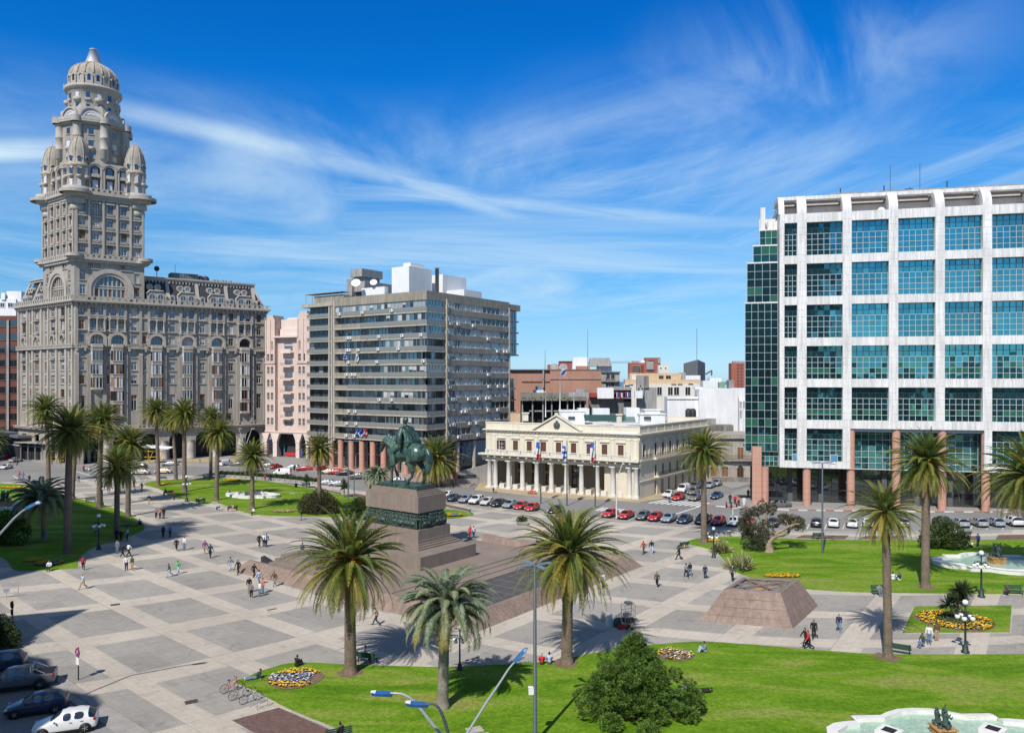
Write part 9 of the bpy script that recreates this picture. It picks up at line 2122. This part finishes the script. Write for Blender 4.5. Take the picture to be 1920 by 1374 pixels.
def pole_lamp(x,y,top,lab,r=.11,box=None,hl=1.15,x1=None):
 b = G(x,y,LZ);h = (y - top) / F * b.y;M_ = Matrix.Translation(b);root = thing('flood_lamp',lab,'lamp post',M_,'slim lamp posts with flat heads');mb = MB();mb.lathe([(r * 1.9,0),(r * 1.9,.06),(r * 1.25,.07),(r * .75,h),(0,h + .05)],12);part('pole',mb,[DPOLE],root,M_)
 for k in range(4):
  a = k * pi / 2 + .5;mb = MB();mb.T = Matrix.Translation((0,0,h)) @ Matrix.Rotation(a,4,'Z');mb.tube([(0,0,0),(.3,0,.04)],.03,5);mb.prism([(.22,-.06),(hl,-.16),(hl + .12,-.10),(hl + .12,.10),(hl,.16),(.22,.06)],.02,.10);part('lamp_head',mb,[mat('led_head',(.17,.235,.30),.5,.05)],root,M_)
 if box: mb = MB();z = (y - box) / F * b.y;mb.box(-.42,-.08,-.16,.12,z - .22,z + .22);mb.box(-.44,-.06,-.17,.13,z + .22,z + .25);part('control_box',mb,[WHT],root,M_)
pole_lamp(1003,1392,1060,'tall dark lamp post with flat heads and a white box, in the foreground',.12,1294)
pole_lamp(1542,1036,868,'slim dark lamp post on the right lawn before the office',.12,None,1.9);pole_lamp(653,938,828,'slim dark lamp post between the bush and the pedestal',.12,None,2.2)
def street_lamp(Y,head,bend,out,lab,m,hw=.36):
 """arm from the head to the bend and on to the leaning mast; the mast foot is below the picture"""
 P = [at(*p,Y) for p in [head] + bend + [out]];f = Vector((P[-1].x,Y,0));root = thing('street_lamp',lab,'street lamp',Matrix.Translation(f),'blue-headed street lamps');mb = MB();pts = cr3(P[:-1]) + [P[-1],P[-1] + (P[-1] - P[-2]) * .4];pts.append(Vector((pts[-1].x,Y,pts[-1].z - .6)));pts.append(Vector((pts[-1].x,Y,0)));mb.tube(pts,[.045 + .05 * i / len(pts) for i in range(len(pts))],8);part('mast',mb,[m],root)
 d = (P[0] - P[1]);a = atan2(d.z,d.x);mb = MB();M_ = Matrix.Translation(P[0]) @ Matrix.Rotation(-a,4,'Y');mb.prism([(-.15,-.13),(.2,-.2),(.75,-.19),(.98,-.1),(.98,.1),(.75,.19),(.2,.2),(-.15,.13)],-.02,.14,0,[(-.1,-.07),(.25,-.13),(.7,-.13),(.9,-.06),(.9,.06),(.7,.13),(.25,.13),(-.1,.07)]);mb.prism([(.72,-.15),(.97,-.09),(.97,.09),(.72,.15)],-.06,-.021,1);part('lamp_head',mb,[BLUEH,GLB],root,M_)
def cr3(P):
 out = []
 for i in range(len(P) - 1):
  q = [P[max(0,min(len(P) - 1,i + k))] for k in (-1,0,1,2)]
  for s in range(4): u = s / 4;out.append(.5 * ((2 * q[1]) + (q[2] - q[0]) * u + (2 * q[0] - 5 * q[1] + 4 * q[2] - q[3]) * u * u + (3 * q[1] - q[0] - 3 * q[2] + q[3]) * u ** 3))
 return out + [P[-1]]
street_lamp(38,(732,1299),[(752,1300),(772,1310),(790,1330)],(838,1390),'pale street lamp with a blue head, left one of the crossing pair',GALV);street_lamp(36,(799,1319),[(815,1320),(826,1332),(833,1350)],(846,1392),'dark street lamp with a blue head, right one of the crossing pair',DPOLE)
street_lamp(45,(968,1238),[(955,1252),(938,1278),(915,1312)],(872,1380),'pale leaning street lamp with a blue head pointing right',GALV);street_lamp(52,(52,953),[(42,958),(26,972)],(-14,1016),'pale street lamp with a blue head at the left edge',GALV)
def flagpole(x,y,top,cols,lab,Y=None,fw=.95,fh=3.5,fo=0.):
 b = G(x,y,0) if Y is None else at(x,y,Y);h = (y - top) / F * b.y;M_ = Matrix.Translation(b);root = thing('flagpole',lab,'flagpole',M_,'flagpoles');mb = MB();mb.lathe([(.13,0),(.06,h),(.1,h),(.1,h + .15),(0,h + .2)],10);part('pole',mb,[DPOLE if Y is None else WHT],root,M_)
 if cols: part('flag',hang_flag(None,cols,fw,fh,'',seed=x),FLG,root,M_ @ Matrix.Translation((fo - fw * .9,-.1,h - .3)) @ Matrix.Rotation(.5 if Y is None else 0,4,'Z'))
flagpole(1014,944,826,(1,0,2),'flagpole before the palace with a drooping blue, white and red flag, left one');flagpole(1063,948,828,(0,1,0,1,0,1,0),'middle flagpole before the palace with a blue and white striped flag');flagpole(1116,952,828,(1,0,0,2),'right flagpole before the palace, its blue, white and red flag hanging close')
flagpole(1050,778,690,(0,1,0,1,0,1,0),'tall flagpole on the palace roof flying a striped flag',178,1.5,1.4,1.5);flagpole(1023,782,736,None,'bare white pole on the palace roof, left one',178);flagpole(1076,772,738,None,'bare white pole on the palace roof, right one',178)
for x,y,top,arm,lab in ((1156,972,900,(18,-50),'pale lamp post with one long arm before the palace corner'),(460,890,838,(-12,-34),'white lamp post with two slanting arms before the arcade'),(664,936,884,(8,0),'thin cream lamp post beside the cabbage tree'),(754,908,870,(0,-2),'short white post between the horse legs'),(1374,984,955,(0,-2),'thin white sign post behind the parked cars')):
 b = G(x,y,PZ);u = b.y / F;h = (y - top) * u;M_ = Matrix.Translation(b);mb = MB();mb.tube([(0,0,0),(0,0,h)],[.14,.1],8);arms = [arm,(12,-34)] if x == 460 else [arm]
 for a in arms: mb.tube([(0,0,h),(a[0] * u,0,h - a[1] * u)],[.09,.05],6);mb.box(a[0] * u - .1,a[0] * u + .7,-.15,.15,h - a[1] * u,h - a[1] * u + .12)
 single('lamp_post',mb,[mat('cream_paint',(.62,.62,.58),.5)],lab,'lamp post',M_)
for x,y,top,lab,back in ((147,1274,1213,'round no-parking sign over a white plate on a black pole',0),(24,1178,1126,'dark road sign seen from behind at the left edge',1)):
 b = G(x,y,PZ);h = (y - top) / F * b.y;M_ = Matrix.Translation(b) @ Matrix.Rotation(-.6,4,'Z');root = thing('road_sign',lab,'road sign',M_);mb = MB();mb.tube([(0,0,0),(0,0,h)],.05,8);part('pole',mb,[BLK],root,M_)
 mb = MB();z = h - .38;mb.arch(0,z,0,.36,-.09,-.055,0 if not back else 3,20,0,2 * pi)
 if not back: mb.disc(0,z,.27,-.094,1,20);mb.add([(-.2,-.098,z + .15),(-.15,-.098,z + .2),(.2,-.098,z - .15),(.15,-.098,z - .2)],[(0,1,2,3)],0);[mb.box(*q,2) for q in ((-.1,-.04,-.097,-.0945,z - .16,z + .16),(-.04,.08,-.097,-.0945,z + .1,z + .16),(-.04,.08,-.097,-.0945,z - .03,z + .03),(.04,.1,-.097,-.0945,z,z + .13))]
 mb.box(-.24,.24,-.09,-.055,z - .98,z - .42,2 if not back else 3);part('plate',mb,[FLG[2],mat('sign_blue',(.03,.08,.32),.5),WHT,BLK],root,M_)
mb = MB()
for k in range(4): mb.box(-.9,.9,-.46 + k * .115,-.37 + k * .115,.43,.465)
for k in range(4): mb.box(-.9,.9,.06 + k * .03,.09 + k * .03,.52 + k * .115,.615 + k * .115)
sl = mb.mesh('slats',[BGRN]);mb = MB()
for s in (-.75,.75): mb.box(s - .03,s + .03,-.44,-.38,0,.43);mb.box(s - .03,s + .03,-.46,.1,.38,.43);mb.tube([(s,.04,0),(s,.06,.45),(s,.2,1.0)],.035,6)
lg = mb.mesh('legs',[LPM])
for x,y,rz,lab in ((687,1243,160,'dark bench in the palm shadow'),(1648,1113,4,'green bench in front of the right lawn, seen from the front'),(1900,1113,-8,'green bench at the right edge'),(1534,1010,182,'bench on the gravel strip before the slim lamp post'),(1662,1011,182,'bench on the gravel strip between the lamp post and the palms'),(1810,1007,180,'bench on the gravel strip above the far fountain'),(1687,1226,150,'bench behind the thin-crowned palm trunk'),(1282,1028,210,'bench at the tip of the right lawn'),(316,928,215,'bench with people at the left of the middle lawn'),(376,944,205,'bench behind the globe lamp of the middle lawn'),(170,942,40,'dark bench under the left palms'),(388,899,175,'bench on the far side of the middle lawn'),(306,900,170,'bench beside the tall palm at the far road'),(636,1393,25,'green bench cut off by the bottom edge'),(436,958,215,'bench at the kerb of the middle lawn'),(574,913,185,'bench left of the cabbage tree')):
 M_ = place(G(x,y,PZ),radians(rz));root = thing('bench',lab,'bench',M_,'benches of the square');part('slats',sl,None,root,M_);part('legs',lg,None,root,M_)
def bicycle(px,rz,m,lab,s=1.):
 M_ = place(G(*px,PZ),rz,s);root = thing('bicycle',lab,'bicycle',M_,'bicycles on the square')
 for x in (-.52,.52):
  mb = MB();mb.T = Matrix.Rotation(pi / 2,4,'X');mb.lathe([(.315,-.015),(.34,-.015),(.34,.015),(.315,.015),(.315,-.015)],24,cap=False);mb.T = Matrix.Identity(4)
  for k in range(9): a = 2 * pi * k / 9;mb.tube([(0,0,0),(.31 * cos(a),0,.31 * sin(a))],.005,3)
  part('wheel',mb,[TYRE],root,M_ @ Matrix.Translation((x,0,.34)))
 mb = MB();B,S,T_,Hd,Rr = (-.05,0,.3),(-.2,0,.78),(-.16,0,.86),(.36,0,.84),(-.52,0,.34)
 for a,c in ((B,S),(S,Hd),(B,(.38,0,.74)),(B,Rr),(S,Rr),(Hd,(.52,0,.34))): mb.tube([a,c],.02,6)
 part('frame',mb,[m],root,M_);mb = MB();mb.tube([(.36,0,.84),(.34,0,.98)],.016,5);mb.tube([(.3,-.28,1.0),(.36,0,.98),(.3,.28,1.0)],.016,5);part('handlebar',mb,[BLK],root,M_);mb = MB();mb.tube([S,T_],.016,5);mb.ball((-.2,0,.9),(.14,.07,.035),8,5);part('saddle',mb,[BLK],root,M_)
for px,m,lab in (((434,1296),FLG[2],'red-framed bicycle, left one at the racks'),((450,1309),CH_T,'grey bicycle in the middle of the racks'),((470,1316),GALV,'pale bicycle beside the steel hoops')): bicycle(px,.75,m,lab,1.05)
bicycle((272,900),.2,BLK,'black bicycle beside the palms at the far road',1.1)
for i,(x,y) in enumerate(((478,1322),(492,1327))): mb = MB();mb.tube([(-.4,0,0),(-.4,0,.75),(-.3,0,.85),(.3,0,.85),(.4,0,.75),(.4,0,0)],.03,6);single('bicycle_rack',mb,[GALV],('left' if i == 0 else 'right') + ' steel hoop of the bicycle racks','bicycle rack',place(G(x,y,PZ),.75),'steel hoops for bicycles')
for x,y,lab in ((1367,1006,'grey litter bin above the right lawn'),(555,914,'dark litter bin behind the middle lawn'),(880,963,'grey litter bin right of the pedestal'),(181,1003,'white litter bin beside the shaded globe lamp')):
 mb = MB();mb.lathe([(.26,0),(.32,.85),(.36,.86),(.36,.93),(.26,.93),(.24,.6),(0,.6)],14);single('litter_bin',mb,[GALV if x != 555 else BLK],lab,'litter bin',Matrix.Translation(G(x,y,PZ)),'litter bins')
M_ = place(G(1178,1172,PZ),.35);root = thing('vendor_cart','tall wire-framed hand cart with wares on the palm shadow','cart',M_);mb = MB()
for x in (-.55,.55):
 for y in (-.4,.4): mb.tube([(x,y,0),(x,y,2.1)],.025,5)
for z in (.35,.9,1.5,2.1):
 for s in (-1,1): mb.tube([(-.55,.4 * s,z),(.55,.4 * s,z)],.02,4);mb.tube([(.55 * s,-.4,z),(.55 * s,.4,z)],.02,4)
for k in range(7): mb.tube([(-.55 + k * .18,-.4,.35),(-.55 + k * .18,-.4,2.1)],.01,3)
part('frame',mb,[CH_T],root,M_);mb = MB();mb.box(-.5,.5,-.36,.36,.36,.75,0);mb.box(-.45,.2,-.3,.3,.91,1.2,1);mb.box(-.3,.35,-.3,.3,2.11,2.3,2);part('wares',mb,[BLK,CONC,GRYM],root,M_)
for x,y,sx,h,m,lab in ((1143,1172,.6,.9,WHT,'white board leaning left of the vendor cart'),(1158,1174,.7,.8,mat('teal_box',(.03,.10,.09),.7),'dark teal crate beside the vendor cart'),(1166,1178,.8,.35,FLG[2],'red box in front of the vendor cart'),(1287,1291,.5,.32,WHT,'white bag beside the man lying on the lawn')):
 mb = MB();mb.prism([(-sx / 2,-.25),(sx / 2,-.25),(sx / 2,.25),(-sx / 2,.25)],0,h,0,[(-sx * .42,-.12),(sx * .42,-.12),(sx * .42,.2),(-sx * .42,.2)]);mb.box(-sx * .2,sx * .2,-.02,.06,h,h + .06);single('bag' if x > 1200 else 'box',mb,[m],lab,'bag' if x > 1200 else 'box',place(G(x,y,PZ if x < 1200 else LZ),.5))
M_ = place(G(12,1120,PZ),.5);mb = MB();[mb.tube([(x,0,0),(x,0,1.0)],.04,6) for x in (-1.1,0,1.1)];[mb.tube([(-1.1,0,z),(1.1,0,z)],.035,6) for z in (.5,1.0)];mb.box(-.3,.3,-.03,.03,.6,.95);single('railing',mb,[GALV],'short grey tube railing with a plate at the left edge','railing',M_)
for i,(x,y,h) in enumerate(((560,1362,0),(1395,1040,0),(905,1380,0),(890,1368,0),(1910,1100,0),(548,925,0))):
 if i in (2,3,5): mb = MB();mb.box(-.55,.55,-.4,.4,-.05,.05);single('stone_plate',mb,[KERB],('','','right flat stone plate in the near lawn by the dark lamp post','left flat stone plate in the near lawn by the dark lamp post','','flat white plate in the middle lawn')[i],'stone plate',place(G(x,y,LZ),.4))
